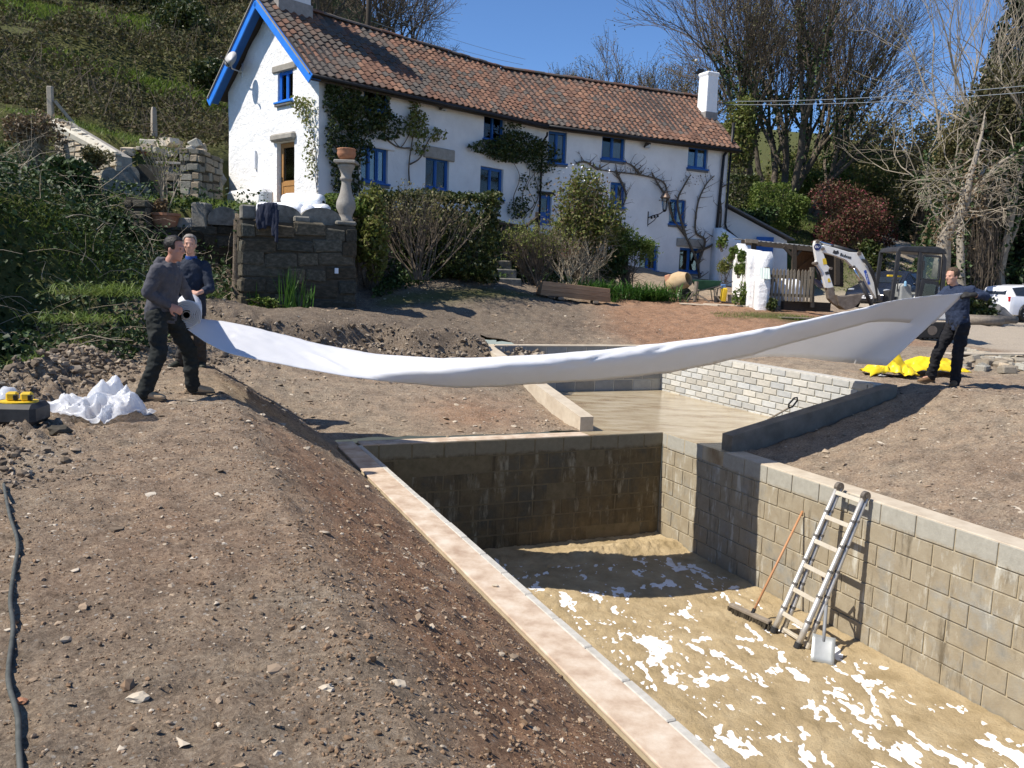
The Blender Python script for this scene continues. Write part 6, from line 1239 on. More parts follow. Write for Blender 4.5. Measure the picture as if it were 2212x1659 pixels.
t = bush('round_tree', 'rounded yellow-green shrub tree in front of the facade', at(1258, 458, 27), (1.4, 1.0, 1.5), 9500, LM['spring'], .075, 84, base=gpos(1268, 610, 27), stems=70, stem_m='twig_pale', cat='tree', fol='crown', shell=.35, lumps=12)
mb = MB(); mb.tube([(0, 0, -.1), (.05, 0, .7), (-.1, 0, 1.5), (.0, 0, 2.4)], [.09, .075, .06, .03], 8); mb.build('trunk', M['bark'], t)
rr = np.random.default_rng(4); P = np.array(at(1262, 455, 27)[:])+rr.normal(0, .45, (1800, 3)); quads_obj('dry_heart', leaf_quads(P, .07*rr.uniform(.5, 1.2, 1800), rr, 1.6), LM['dry'], t, t.location)
P = np.array(at(1262, 372, 26.3)[:])+rr.normal(0, 1, (26, 3))*np.array([.45, .2, .16]); quads_obj('blossom', leaf_quads(P, .06, rr, 1.0), M['plastic_white'], t, t.location)
bush('shrub', 'feathery green shrub spreading right of the rounded tree', at(1375, 520, 27.5), (1.05, .7, .75), 3800, LM['fresh'], .05, 85, base=gpos(1350, 610, 27.5), stems=40, shell=.2, elong=2.5)
bush('shrub', 'dark leafy undergrowth at the foot of the rounded tree', at(1290, 565, 27.4), (1.3, .5, .6), 3200, LM['ivy'], .08, 86, base=gpos(1290, 615, 27.4))
def strap_clump(name, label, base, n, L, seed, lm='strap', w_=.035, spread=.55, rad=(.4, .25), droop=.8, cat='plant'):
    rng = np.random.default_rng(seed); b = np.array(base[:]); t = thing(name, label, cat, b); P = np.c_[rng.normal(0, rad[0], n), rng.normal(0, rad[1], n), np.full(n, -.03)]; d = np.c_[rng.normal(0, spread, (n, 2)), np.ones(n)]
    quads_obj('leaves', blades(P, d, L*rng.uniform(.6, 1.15, n), np.full(n, w_), rng, droop, 5), LM[lm], t); return t
strap_clump('grass_tuft', 'bright arching grass tuft on the bank left of the workers', at(250, 635, 13.4), 420, .55, 7, 'grass', .016, .7, (.45, .25), 1.1); strap_clump('grass_tuft', 'smaller bright grass tuft lower on the left bank', at(170, 690, 12.2), 200, .42, 8, 'grass', .014, .7, (.3, .2), 1.1)
strap_clump('lily_clump', 'clump of glossy strap leaves behind the timber stack', gpos(1287, 640, 25.0), 420, 1.05, 1, rad=(.45, .22)); strap_clump('lily_clump', 'clump of glossy strap leaves beside the cement mixer', gpos(1402, 645, 25.4), 480, 1.05, 2, rad=(.48, .24)); strap_clump('lily_clump', 'small tuft of narrow leaves at the right end of the timber', gpos(1325, 640, 24.3), 60, .45, 3, w_=.014, rad=(.1, .08), droop=.3)
for k, (px, py, n, L, lb) in enumerate(((548, 662, 20, .6, 'upright iris leaves at the left foot of the stone wall'), (628, 668, 40, .95, 'tall upright iris leaves in the middle of the wall foot'), (655, 668, 18, .6, 'short iris leaves right of the tall ones'))): strap_clump('iris', lb, gpos(px, py, 17.5), n, L, 10+k, 'strap', .03, .14, (.12, .06), .15)
bush('low_plant', 'low green weeds among the irises by the wall', gpos(580, 655, 17.5)+Vector((0, 0, .12)), (.5, .2, .16), 700, LM['fresh'], .06, 92, cat='plant', stems=6)
# ------------------------------------------------------------------ climbers on the walls
def climber(label, stems, leafspots, lm, base, p0, n, r=.028, leaf=.085, spur=0, mtl='twig', off=.10, seed=0, cat='climber'):
    """stems: pixel polylines on the facade plane; leafspots: (x,y,rx,ry,count)"""
    rng = np.random.default_rng(seed); b = on_plane(base[0], base[1], p0, n)+n*off; t = thing('climbing_plant', label, cat, b); S = []; B = np.array(b[:])
    for st in stems:
        P = [np.array((on_plane(x, y, p0, n)+n*(off*rng.uniform(.6, 1.1)))[:]) for x, y in st]; P = catm([Vector(q_) for q_ in P], len(P)*4) if len(P) > 2 else np.array(P); rs = np.linspace(r, r*.35, len(P))
        for i in range(len(P)-1):
            S.append([*P[i], *P[i+1], rs[i], rs[i+1]])
            for _ in range(spur):
                d = rng.normal(size=3)*.22; d[2] = abs(d[2])*.9+.02; e = P[i]+d+np.array(n[:])*.05; S.append([*P[i], *e, rs[i]*.5, .005])
                for __ in range(3): S.append([*e, *(e+rng.normal(0, .09, 3)+np.array([0, 0, .03])), .006, .003])
    S = np.array(S); S[:, :3] -= B; S[:, 3:6] -= B; quads_obj('stems', segs_mesh(S, 5), M[mtl], t); Pl = []
    for (x, y, rx, ry, c) in leafspots:
        a = rng.uniform(0, 6.283, c); q = np.sqrt(rng.random(c)); 
        for xx, yy, o in zip(x+rx*q*np.cos(a), y+ry*q*np.sin(a), rng.random(c)*.32+.03): Pl.append((on_plane(xx, yy, p0, n)+n*o)[:])
    if Pl: Pl = np.array(Pl)-B; quads_obj('foliage', leaf_quads(Pl, leaf*rng.uniform(.5, 1.25, len(Pl)), rng, 1.4, .2), lm, t)
    return t
climber('dense rose climber over the left corner of the facade', [[(760, 440), (745, 380), (735, 300), (740, 230)], [(775, 430), (770, 350), (790, 290), (830, 260)], [(800, 440), (760, 390), (715, 300), (712, 200)], [(830, 300), (855, 318), (870, 310), (890, 270)]],
        [(720, 215, 26, 40, 500), (730, 300, 34, 70, 1000), (740, 390, 30, 45, 700), (780, 250, 55, 40, 1100), (830, 275, 40, 30, 500), (770, 320, 30, 40, 400), (710, 190, 14, 20, 200), (815, 215, 22, 20, 160), (760, 210, 25, 30, 300)], LM['climb'], (760, 445), K0, NL, seed=1)
climber('wispy rose shoots on the gable beside the corner', [[(690, 420), (680, 330), (668, 240)], [(690, 400), (684, 300), (650, 215)]], [(672, 240, 22, 30, 230), (682, 330, 10, 60, 200), (655, 225, 16, 14, 80)], LM['spring'], (690, 430), K0, -HL, r=.012, leaf=.07, seed=2)
climber('slender tree-like climber left of the grey lintel', [[(882, 400), (880, 360), (885, 310), (895, 260), (890, 225)], [(882, 355), (905, 340), (925, 300), (945, 290)], [(882, 320), (860, 318), (845, 300)]], [(893, 270, 22, 32, 420), (930, 292, 24, 16, 130), (890, 225, 10, 22, 110), (900, 320, 16, 18, 80)], LM['spring'], (882, 405), K0, NL, r=.03, seed=3)
climber('clematis mass around the drainpipe between the upper windows', [[(1130, 470), (1125, 420), (1140, 370), (1120, 320)], [(1140, 470), (1160, 420), (1150, 370), (1175, 330)], [(1115, 470), (1105, 430), (1118, 380), (1090, 330)], [(1125, 465), (1150, 440), (1135, 400), (1165, 360)]], [(1060, 318, 55, 16, 600), (1110, 320, 60, 34, 1500), (1165, 340, 36, 34, 700), (1100, 285, 22, 20, 180), (1085, 335, 40, 16, 300), (1115, 450, 22, 24, 260), (1190, 360, 16, 18, 120), (1145, 400, 35, 40, 160)], LM['climb'], (1130, 478), K0, NL, r=.022, seed=4)
climber('bare gnarled vine trained over the right half of the facade', [[(1508, 600), (1500, 560), (1478, 510), (1450, 470), (1440, 420), (1428, 392), (1380, 378), (1330, 372), (1290, 366)], [(1505, 570), (1520, 520), (1500, 500), (1505, 440), (1522, 400), (1540, 380)], [(1500, 545), (1545, 520), (1555, 460), (1553, 410), (1580, 395)], [(1440, 430), (1420, 400), (1405, 372)], [(1478, 510), (1460, 440), (1475, 400), (1490, 378)], [(1380, 378), (1365, 360), (1350, 352)], [(1330, 374), (1350, 420), (1340, 450)], [(1290, 366), (1262, 350), (1240, 355)], [(1545, 520), (1585, 515)]], [(1350, 365, 40, 14, 60), (1500, 390, 40, 14, 40)], LM['dry'], (1508, 606), K1, NR, r=.06, leaf=.05, spur=1, mtl='bark', seed=5)
# ------------------------------------------------------------------ stone garden walls
M['mossy'] = objcol(mat('mossy_stone', (.035, .034, .024), (.115, .10, .075), (.065, .058, .042), scale=5, rough=.95, bump=.6, bscale=22, bdist=.02))
M['wall_core'] = mat('dark_earthy_core', (.04, .036, .026), (.075, .065, .05), scale=8, rough=.98)
M['pale_stone'] = objcol(mat('pale_stone', (.30, .26, .20), (.48, .43, .34), scale=6, rough=.95, bump=.5, bscale=25, bdist=.02))
M['coping_stone'] = mat('lichened_coping', (.10, .095, .08), (.25, .235, .20), scale=6, rough=.95, bump=.5, bscale=22, bdist=.02)
srng = random.Random(12); _sv = []
def stone_variants():
    if not _sv:
        for k in range(7):
            mb = MB(); mb.box((0, 0, 0), (1, 1, 1), None, .09); me = mb.mesh('stone'); r_ = random.Random(k)
            for v_ in me.vertices: v_.co += Vector((r_.uniform(-.05, .05), r_.uniform(-.05, .05), r_.uniform(-.07, .07)))
            _sv.append(me)
    return _sv
_svm = {}
def stone_obj(name, parent, Mx, mkey, tone):
    k = srng.randint(0, 6); key = (k, mkey)
    if key not in _svm: me = stone_variants()[k].copy(); me.name = name; me.materials.append(M[mkey]); _svm[key] = me
    o = bpy.data.objects.new(name, _svm[key]); COL.objects.link(o); o.parent = parent; o.matrix_local = Mx; t = srng.uniform(*tone); w = srng.uniform(-.08, .1); o.color = (t*(1+w), t, t*(1-w), 1); return o
def stone_wall(name, label, p0, p1, zb, zt, thick, ch, sl, mkey, tone=(.6, 1.4), ends=(), core='wall_core', cat='wall', n_up=None):
    """zb, zt: (start, end) heights; stones on the camera side and on the listed ends"""
    p0, p1 = Vector((p0[0], p0[1], 0)), Vector((p1[0], p1[1], 0)); d = p1-p0; L = d.length; d.normalize(); n = right_of(d)
    if n.y > 0 and n_up is None: n = -n
    if n_up is not None and n.dot(Vector(n_up)) < 0: n = -n
    t = thing(name, label, cat, (p0.x, p0.y, zb[0])); O = Vector(t.location); mb = MB(); vs = []
    for s in (0.03, L-.03):
        f = s/L
        for k in (.03, thick-.02): vs += [p0+d*s-n*k+Vector((0, 0, lerp(zb[0], zb[1], f)-.4))-O, p0+d*s-n*k+Vector((0, 0, lerp(zt[0], zt[1], f)-.03))-O]
    mb.add(vs, [(0, 1, 3, 2), (4, 6, 7, 5), (0, 4, 5, 1), (2, 3, 7, 6), (1, 5, 7, 3), (0, 2, 6, 4)]); mb.build('core', M[core], t)
    def face(o, dr, nn, length, f0, f1):
        rows = max(1, int(round((max(zt)-min(zb))/ch)))
        for r in range(-1, rows+1):
            s = -srng.random()*sl*.5; h = ch*srng.uniform(.85, 1.15)
            while s < length:
                w = sl*srng.uniform(.55, 1.5); a, b = max(s, 0), min(s+w, length); s += w
                if b-a < .05: continue
                f = lerp(f0, f1, (a+b)/2/length); bot, top = lerp(zb[0], zb[1], f), lerp(zt[0], zt[1], f); z0 = max(min(zb)+r*ch+.05*math.sin(a*3.1+r), bot-.12); z1 = min(z0+ch*srng.uniform(.82, 1.08), top)
                if z1-z0 < ch*.3: continue
                dp = srng.uniform(.16, .2); c = o+dr*((a+b)/2)+nn*(srng.uniform(-.01, .025)-dp/2)+Vector((0, 0, (z0+z1)/2))-O
                R = Matrix((dr*(b-a-.012), nn*dp, Vector((0, 0, z1-z0-.012)))).transposed().to_4x4(); R = R @ Matrix.Rotation(srng.uniform(-.03, .03), 4, 'Y'); stone_obj('stone', t, Matrix.Translation(c) @ R, mkey, tone)
    face(p0, d, n, L, 0, 1)
    for e in ends:
        if e == 0: face(p0-n*thick, n, -d, thick, 0, 0)
        else: face(p1, -n, d, thick, 1, 1)
    return t, d, n
def arch(parent, O, c, d, n, w, h, th, mtl, base=.12):
    pts = [(-w/2, 0), (w/2, 0)]+[(w/2*math.cos(a), base+(h-base)*math.sin(a)) for a in np.linspace(0, math.pi, 13)]
    mb = MB(); mb.prism(pts, th, Matrix((d, n, Vector((0, 0, 1)))).transposed(), Vector(c)-O); return mb.build('arched_coping', mtl, parent)
A0, A1 = at(521, 560, 17.35), at(771, 560, 18.45)
gw_, d, n = stone_wall('stone_wall', 'dark mossy stone retaining wall with arched copings in front of the cottage', A0, A1, (gz(A0.x, 17.2), gz(A1.x, 18.2)), (3.26, 3.26), .5, .30, .62, 'mossy', (.6, 1.5), ends=(0,)); O = Vector(gw_.location)
for px, w in ((606, .85), (692, .88)): c = at(px, 480, 17.7+.0044*(px-521)); arch(gw_, O, (c.x, c.y, 3.24), d, n, w, .37, .2, M['coping_stone'])
for px, w, h in ((535, .30, .30), (650, .34, .14), (745, .45, .10)): c = at(px, 470, 17.6+.0044*(px-521)); mb = MB(); mb.box(Vector((c.x, c.y, 3.25+h/2))-O, (w, .34, h), Matrix.Rotation(.43, 3, 'Z'), .03); mb.build('coping_block', M['coping_stone'], gw_)
B0, B1 = at(300, 560, 18.9), at(519, 560, 19.75)
rw_, d, n = stone_wall('stone_wall', 'dark recessed garden wall behind the two workers', B0, B1, (1.2, 1.2), (3.05, 3.25), .45, .26, .5, 'mossy', (.35, .9)); O = Vector(rw_.location)
c = at(479, 470, 19.5); arch(rw_, O, (c.x, 19.65, 3.22), d, n, .72, .42, .2, M['coping_stone']); c = at(431, 460, 19.5); mb = MB(); mb.box(Vector((c.x, 19.65, 3.40))-O, (.36, .4, .62), None, .03); mb.build('coping_block', M['coping_stone'], rw_)
c = at(393, 480, 19.4); bs = tag(MB().box((c.x, 19.6, 3.20), (.42, .3, .30), None, .02).build('stone_block', M['stone_grey']), 'square grey stone block beside the terracotta planter', 'block')
C0, C1 = at(268, 470, 18.9), at(318, 470, 18.9); stone_wall('stone_wall', 'short ivy-grown wall stub left of the terracotta planter', C0, C1, (2.3, 2.3), (3.78, 3.68), .4, .2, .3, 'mossy', (.8, 2.2))
U0, U1 = at(296, 400, 24.2), at(431, 400, 24.2); uw, d, n = stone_wall('stone_wall', 'brown stone wall of the upper terrace below the rubble', U0, U1, (3.4, 3.4), (5.12, 5.02), .4, .2, .36, 'pale_stone', (.28, .6)); O = Vector(uw.location)
mb = MB(); mb.box(Vector(((at(385, 350, 24.2)).x, 24.35, 5.14))-O, (1.25, .42, .07), None, .01); mb.build('coping_slab', M['stone_grey'], uw)
p = at(454, 380, 24.0); stone_wall('stone_pier', 'square stone pier between the upper terrace and the gable', at(430, 380, 24.0), at(482, 380, 25.3), (3.6, 3.7), (5.55, 5.45), .6, .22, .34, 'pale_stone', (.35, .8), ends=(0,), cat='pier')
for k, (px, py, Y, w, h, lb) in enumerate(((318, 395, 23.6, 1.0, 1.0, 'large dark round-topped slab leaning on the upper terrace wall'), (287, 385, 23.2, .34, .62, 'upright pointed stone left of the dark round-topped slab'), (272, 400, 22.8, .42, .7, 'rough pale standing stone on the upper terrace'), (296, 420, 22.4, .62, .6, 'small rounded slab in front of the dark round-topped one'), (238, 395, 22.2, .42, .8, 'leftmost standing slab above the ivy'))):
    c = at(px, py, Y); mb = MB(); pts = [(-w/2, -h/2), (w/2, -h/2)]+[(w/2*math.cos(a), h*.12+h*.38*math.sin(a)) for a in np.linspace(0, math.pi, 11)]; mb.prism(pts, .12, Matrix.Rotation(.2+.1*k, 3, 'Z') @ Matrix.Rotation(-.12, 3, 'X'), c); mb.cm = 0
    mb.box(c+Vector((0, .06, -h/2-.5)), (w*.9, .1, 1.0)); tag(mb.build('standing_slab', M['coping_stone'] if k != 0 else M['wall_core']), lb, 'slab', 'round-topped slabs on the upper terrace')
# rubble heap: each stone a piece of the heap
rh = thing('rubble_heap', 'heap of pale broken stones on the upper terrace', 'rubble', (at(350, 345, 24.8).x, 24.8, 5.1)); rr = random.Random(9)
for k in range(64):
    px = 272+rr.random()*165; py = 330-26*rr.random()*(1-abs((px-360)/110)**2)*.9+rr.uniform(-3, 8); Y = 24.4+rr.random()*.9; c = at(px, py, Y); s = rr.uniform(.12, .34)
    R = Matrix.Rotation(rr.uniform(0, 6.3), 4, 'Z') @ Matrix.Rotation(rr.uniform(-.5, .5), 4, 'X'); Mx = Matrix.Translation(c-Vector(rh.location)) @ R @ Matrix.Diagonal((s*1.4, s, s*.75, 1)); o = stone_obj('stone', rh, Mx, 'pale_stone', (.8, 1.5))
    if rr.random() < .12: o.color = (.9, .42, .3, 1)
mb = MB(); mb.sphere((0, .55, -.25), (1.7, .6, .55), 14, 8); mb.build('heap_core', M['stone_grey'], rh)
w0, w1 = at(119, 290, 24.5), at(252, 345, 23.0); stone_wall('drystone_wall', 'cream dry-stone wall sloping down the left terrace', w0, w1, (4.6, 4.2), (2.2+(570-266)/1800*24.5, 2.2+(572-340)/1800*23.0), .5, .13, .26, 'pale_stone', (.9, 1.5), core='stone_grey')
mb = MB(); q0, q1 = at(121, 268, 24.7), at(250, 338, 23.2); mb.tube([q0, q0.lerp(q1, .35), q0.lerp(q1, .7), q1], [.17, .19, .17, .14], 8); tag(mb.build('mortar_capping', M['mortar_pale']), 'rounded pale mortar capping on the sloping dry-stone wall', 'capping')
M['concrete'] = mat('concrete_post', (.30, .26, .21), (.42, .37, .30), scale=6, rough=.95, bump=.4)
t = thing('concrete_post', 'tall concrete post with a diagonal strut left of the dry-stone wall', 'post', at(111, 315, 25.2)); b = Vector(t.location)
mb = MB(); mb.box(at(110, 253, 25.2)-b, (.16, .14, 1.75), None, .02); mb.build('shaft', M['concrete'], t); mb = MB(); mb.beam(at(118, 218, 25.2)-b, at(178, 290, 25.6)-b, .09, .09, (0, 0, 1), .01); mb.build('strut', M['concrete'], t)
t = thing('concrete_post', 'single tapered concrete post on the grassy terrace near the gable', 'post', at(333, 310, 29)); b = Vector(t.location); mb = MB(); mb.lathe([(.13, -.3), (.10, 1.0), (.07, 1.12)], at(333, 305, 29)-b, 4); mb.build('shaft', M['concrete'], t)
t = thing('wooden_post', 'short mossy wooden stake below the dry-stone wall', 'post', at(143, 350, 22)); b = Vector(t.location); mb = MB(); mb.tube([at(148, 345, 22)-b, at(142, 312, 22)-b], .06, 7); mb.build('shaft', M['grey_wood'], t)
# terracotta planter with a twiggy shrub
c = at(357, 476, 19.35); c.z -= .05; t = thing('planter', 'wide terracotta planter with a twiggy shrub on the recessed wall', 'planter', (c.x, c.y, c.z-.12))
mb = MB(); mb.lathe([(.24, 0), (.31, .26), (.345, .27), (.345, .33), (.29, .33), (.28, .27)], (0, 0, 0), 22, None, 1.0, .8); mb.build('pot', M['terracotta'], t, smooth=False); mb = MB(); mb.lathe([(.0, .29), (.29, .28)], (0, 0, 0), 18, None, 1, .8); mb.build('earth', M['wall_core'], t)
tb = twig_bush('potted_shrub', 'leafless twiggy sapling growing in the terracotta planter', Vector((c.x+.02, c.y, c.z+.12)), 1.9, .18, 5, 90, 'twig_pale', LM['spring'], 220, cat='shrub', lv=3, r=.016)
bush('potted_plant', 'rusty orange foliage in the terracotta planter', Vector((c.x-.1, c.y-.05, c.z+.34)), (.22, .16, .18), 420, LM['dry'], .07, 91, cat='plant', stems=6)
# urn pedestal with terracotta bowl
c = at(747, 474, 19.2); t = thing('pedestal', 'weathered stone baluster pedestal behind the retaining wall', 'pedestal', c); mb = MB()
mb.lathe([(.20, -.3), (.20, .0), (.17, .03), (.19, .12), (.27, .26), (.26, .38), (.17, .58), (.125, .80), (.135, .86), (.17, .88), (.17, .92), (.14, .95), (.15, 1.02), (.21, 1.14), (.23, 1.16), (.23, 1.22)], (0, 0, 0), 20, None, .82, .82); mb.build('baluster', M['stone_grey'], t, smooth=True)
mb = MB(); mb.box((0, 0, 1.26), (.48, .48, .07), None, .012); mb.build('cap', M['stone_grey'], t)
mb = MB(); mb.lathe([(.10, 1.30), (.18, 1.36), (.215, 1.45), (.20, 1.53), (.22, 1.55), (.20, 1.56), (.17, 1.50)], (0, 0, 0), 20); tag(mb.build('terracotta_bowl', M['terracotta'], smooth=True), 'round terracotta bowl on top of the stone pedestal', 'pot').location = c
# plastic-wrapped fleece rolls on the terrace
M['wrap'] = mat('plastic_wrap', (.80, .82, .84), (.86, .87, .88), scale=7, rough=.28, bump=.6, bscale=9, bdist=.03, spec=.6)
for k, (px, py, Y, ln, r, ang, lb) in enumerate(((606, 447, 19.0, 1.0, .20, .05, 'low plastic-wrapped white roll at the left of the pile'), (655, 431, 19.6, .95, .25, .2, 'uppermost large plastic-wrapped white roll of the pile'), (663, 452, 19.0, .5, .20, 1.1, 'end-on wrapped white roll in the middle of the pile'), (692, 449, 19.2, .5, .18, .9, 'small wrapped roll at the right of the pile'), (640, 455, 19.3, .8, .18, .1, 'wrapped roll underneath the pile'))):
    r *= .82; ln *= .9; c = at(px, py+6, Y); d = Vector((math.cos(ang), -math.sin(ang), 0)); t = thing('wrapped_roll', lb, 'roll', c, 0, 'plastic-wrapped rolls behind the stone wall'); mb = MB()
    mb.tube([-d*ln/2-d*.06, -d*(ln/2-.02), -d*ln/4, d*0, d*ln/4, d*(ln/2-.02), d*(ln/2+.06)], [r*.82, r*.97, r*1.0, r*.97, r*1.0, r*.97, r*.82], 28); me = mb.mesh('wrap', True); wrinkle(me, .03, 11, k, (1, 1, 1)); link('wrap', me, M['wrap'], t); mb = MB(); mb.tube([d*(ln/2+.055), d*(ln/2+.085)], r*.22, 12); mb.build('core_end', M['rubber'], t)
# jacket over the wall
c = at(578, 465, 17.45); mb = MB(); O = Vector(c); rr = random.Random(2)
for (x, z0, z1, w) in ((-.10, .22, -.28, .10), (.04, .25, -.22, .11), (.15, .22, -.42, .075), (.19, .1, -.55, .05), (-.17, .1, -.30, .055)): loft(mb, [((x+.02, .12, z0+.02), w, .03, Vector((1, 0, 0)), Vector((0, 1, 0))), ((x, -.02, z0), w, .05, Vector((1, 0, 0)), Vector((0, 1, 0))), ((x-.01, -.05, (z0+z1)/2), w*1.1, .045, Vector((1, 0, 0)), Vector((0, 1, 0))), ((x+.01, -.05, z1), w*.8, .035, Vector((1, 0, 0)), Vector((0, 1, 0)))], 10)
me = remesh(mb, .014, 'hanging_jacket', 3); wrinkle(me, .03, 9, 4, (2, 1, .6)); me.materials.clear(); o = link('hanging_jacket', me, mat('navy_cloth', (.012, .016, .032), (.03, .036, .06), scale=9, rough=.9), label='navy jacket hung over the stone wall', cat='jacket'); o.location = c
# low white plinth by the gable, socket plate
mb = MB(); c = K0+GD*2.9-HL*.55; mb.box((0, 0, .32), (2.1, .5, .64), Matrix((GD, HL, Vector((0, 0, 1)))).transposed(), .1); o = tag(mb.build('plinth', M['white_wall']), 'low whitewashed plinth against the foot of the gable', 'plinth'); o.location = (c.x, c.y, 4.05)
c = at(727, 585, 18.2); mb = MB(); mb.box((0, 0, 0), (.08, .02, .12), None, .006); o = tag(mb.build('wall_tag', M['plastic_white']), 'small white plate fixed low on the stone wall', 'plate'); o.location = c
bush('ivy_mass', 'glossy ivy mound hanging over the left bank', at(140, 405, 19.5), (.95, .7, .62), 3200, LM['ivy'], .10, 95, cat='ivy', lumps=10); bush('ivy_mass', 'ivy trailing down beside the wall stub', at(250, 530, 18.3), (.55, .4, .85), 2600, LM['ivy'], .085, 96, cat='ivy', lumps=9); bush('shrub', 'small olive shrub in front of the dry-stone wall', at(205, 335, 22.6), (.42, .4, .38), 900, LM['olive'], .06, 97); bush('shrub', 'pale dried shrub spilling over the left terrace', at(70, 300, 22), (1.1, .6, .8), 1500, LM['dry'], .07, 98, stems=60, stem_m='twig_pale')
bush('shrub', 'fresh green plant beside the white gable foot', at(412, 438, 20.6), (.3, .3, .2), 500, LM['fresh'], .06, 99)
# steps and handrail
st = thing('garden_steps', 'mossy stone steps rising from the soil to the house terrace', 'steps', gpos(1085, 610, 24.3)); b = Vector(st.location)
for k, (px, py) in enumerate(((1088, 612), (1078, 592), (1068, 573), (1062, 556))): c = at(px, py, 24.2+.35*k); mb = MB(); mb.box(c-b, (.95, .42, .30), Matrix.Rotation(.3, 3, 'Z'), .03); mb.build('step', M['coping_stone'], st)
hr = thing('handrail', 'dark wooden handrail post with brace at the garden steps', 'handrail', at(1072, 560, 24.6)); b = Vector(hr.location); P = lambda x, y, Y=24.6: at(x, y, Y)-b
mb = MB(); mb.beam(P(1072, 585), P(1074, 473), .13, .13, (1, 0, 0), .01); mb.build('post', M['dark_wood'], hr); mb = MB(); mb.beam(P(1074, 482), P(1135, 490, 26.4), .09, .09, (0, 0, 1), .01); mb.build('rail', M['dark_wood'], hr); mb = MB(); mb.beam(P(1075, 508), P(1093, 486, 25.1), .07, .07, (0, 0, 1)); mb.build('brace', M['dark_wood'], hr)
mb = MB(); mb.beam(P(1158, 530, 27.5), P(1160, 458, 27.5), .12, .12, (1, 0, 0), .01); mb.build('post', M['dark_wood'], hr); mb = MB(); mb.beam(P(1135, 490, 26.4), P(1160, 470, 27.5), .08, .08); mb.build('rail', M['dark_wood'], hr)
stone_wall('stone_wall', 'low dark stone wall behind the clipped twiggy bush', at(1100, 580, 26.8), at(1330, 600, 29.0), (1.7, 1.8), (2.85, 2.75), .35, .2, .38, 'mossy', (.6, 1.4))
mb = MB(); mb.lathe([(.16, 0), (.24, .22), (.27, .22), (.27, .27), (.22, .26)], (0, 0, 0), 18); o = tag(mb.build('flowerpot', M['terracotta']), 'terracotta flowerpot on the low wall under the rounded tree', 'pot'); o.location = at(1223, 556, 27.0)
# timber stack
M['sleeper'] = objcol(mat('new_oak_sleeper', (.26, .155, .085), (.36, .235, .14), scale=3, rough=.8, bump=.25, bscale=20, stretch=(1, 1, 8)))
l0, l1 = at(1163, 634, 22.9), at(1313, 643, 23.5); l0.z = gz(l0.x, l0.y)+.07; l1.z = gz(l1.x, l1.y)+.07; dv = (l1-l0).normalized()
for k, lb in enumerate(('bottom oak sleeper of the stack on the soil', 'middle oak sleeper of the stack on the soil', 'top oak sleeper of the stack on the soil')):
    t = thing('sleeper', lb, 'timber', l0+Vector((0, 0, .125*k)), 0, 'stack of oak sleepers'); mb = MB(); mb.beam(Vector((0, 0, .062))+dv*.02*k, l1-l0+Vector((0, 0, .062))-dv*.015*k, .42, .122, (0, 0, 1), .006); o = mb.build('beam', M['sleeper'], t); tt = (.85, 1.0, 1.15)[k]; o.color = (tt, tt, tt, 1)
for k, f in enumerate((.3, .8)): c = l0.lerp(l1, f); mb = MB(); mb.box((0, 0, 0), (.14, .6, .07), Matrix.Rotation(.1, 3, 'Z'), .005); o = tag(mb.build('bearer', M['grey_wood']), ('left wooden bearer under the sleeper stack', 'right wooden bearer under the sleeper stack')[k], 'bearer'); o.location = c+Vector((0, 0, -.037))
# poles, wires, weather vane, bird
b = at(795, 90, 52); mb = MB(); mb.tube([(0, 0, -3), (0, 0, 6)], [.16, .13], 10); o = tag(mb.build('telegraph_pole', M['dark_wood'], smooth=True), 'dark wooden telegraph pole rising behind the roof', 'pole'); o.location = b
def wire(p, q, sag, lab):
    p, q = Vector(p), Vector(q); pts = [p.lerp(q, t)-Vector((0, 0, sag*4*t*(1-t))) for t in np.linspace(0, 1, 14)]; mb = MB(); o_ = pts[0]; mb.tube([x-o_ for x in pts], .012, 5); o = tag(mb.build('wire', M['wire']), lab, 'wire', 'overhead wires'); o.location = o_
M['wire'] = mat('wire', (.25, .28, .30), rough=.5); wire(at(1562, 226, 38), at(2230, 198, 31), .15, 'lower overhead wire running right from the cottage chimney'); wire(at(1562, 219, 38), at(2230, 184, 31), .15, 'upper overhead wire running right from the cottage chimney'); wire(at(800, 20, 52), at(1135, 128, 60), .2, 'overhead wire from the pole towards the small round tree'); wire(at(800, 45, 52), at(1130, 140, 60), .2, 'second lower wire from the pole above the roof')
t = thing('weather_vane', 'thin iron weather vane with a ball left of the right chimney', 'weather vane', at(1502, 205, 41)); b = Vector(t.location); mb = MB(); mb.tube([(0, 0, 0), at(1504, 132, 41)-b], .016, 6); mb.build('rod', M['black'], t); mb = MB(); mb.sphere(at(1504, 131, 41)-b, .075, 10, 8); mb.build('ball', mat('gilt_ball', (.5, .47, .4), rough=.4), t); mb = MB(); mb.prism([(-.25, 0), (.2, 0), (.25, .2), (0, .28), (-.1, .1)], .02, None, at(1509, 160, 41)-b); mb.build('vane', M['black'], t)
for s in (-1, 1): mb = MB(); mb.tube([(0, 0, .1), (s*.22, 0, .25), (s*.18, 0, .5), (0, 0, .45)], .012, 6); mb.build('scroll', M['black'], t)
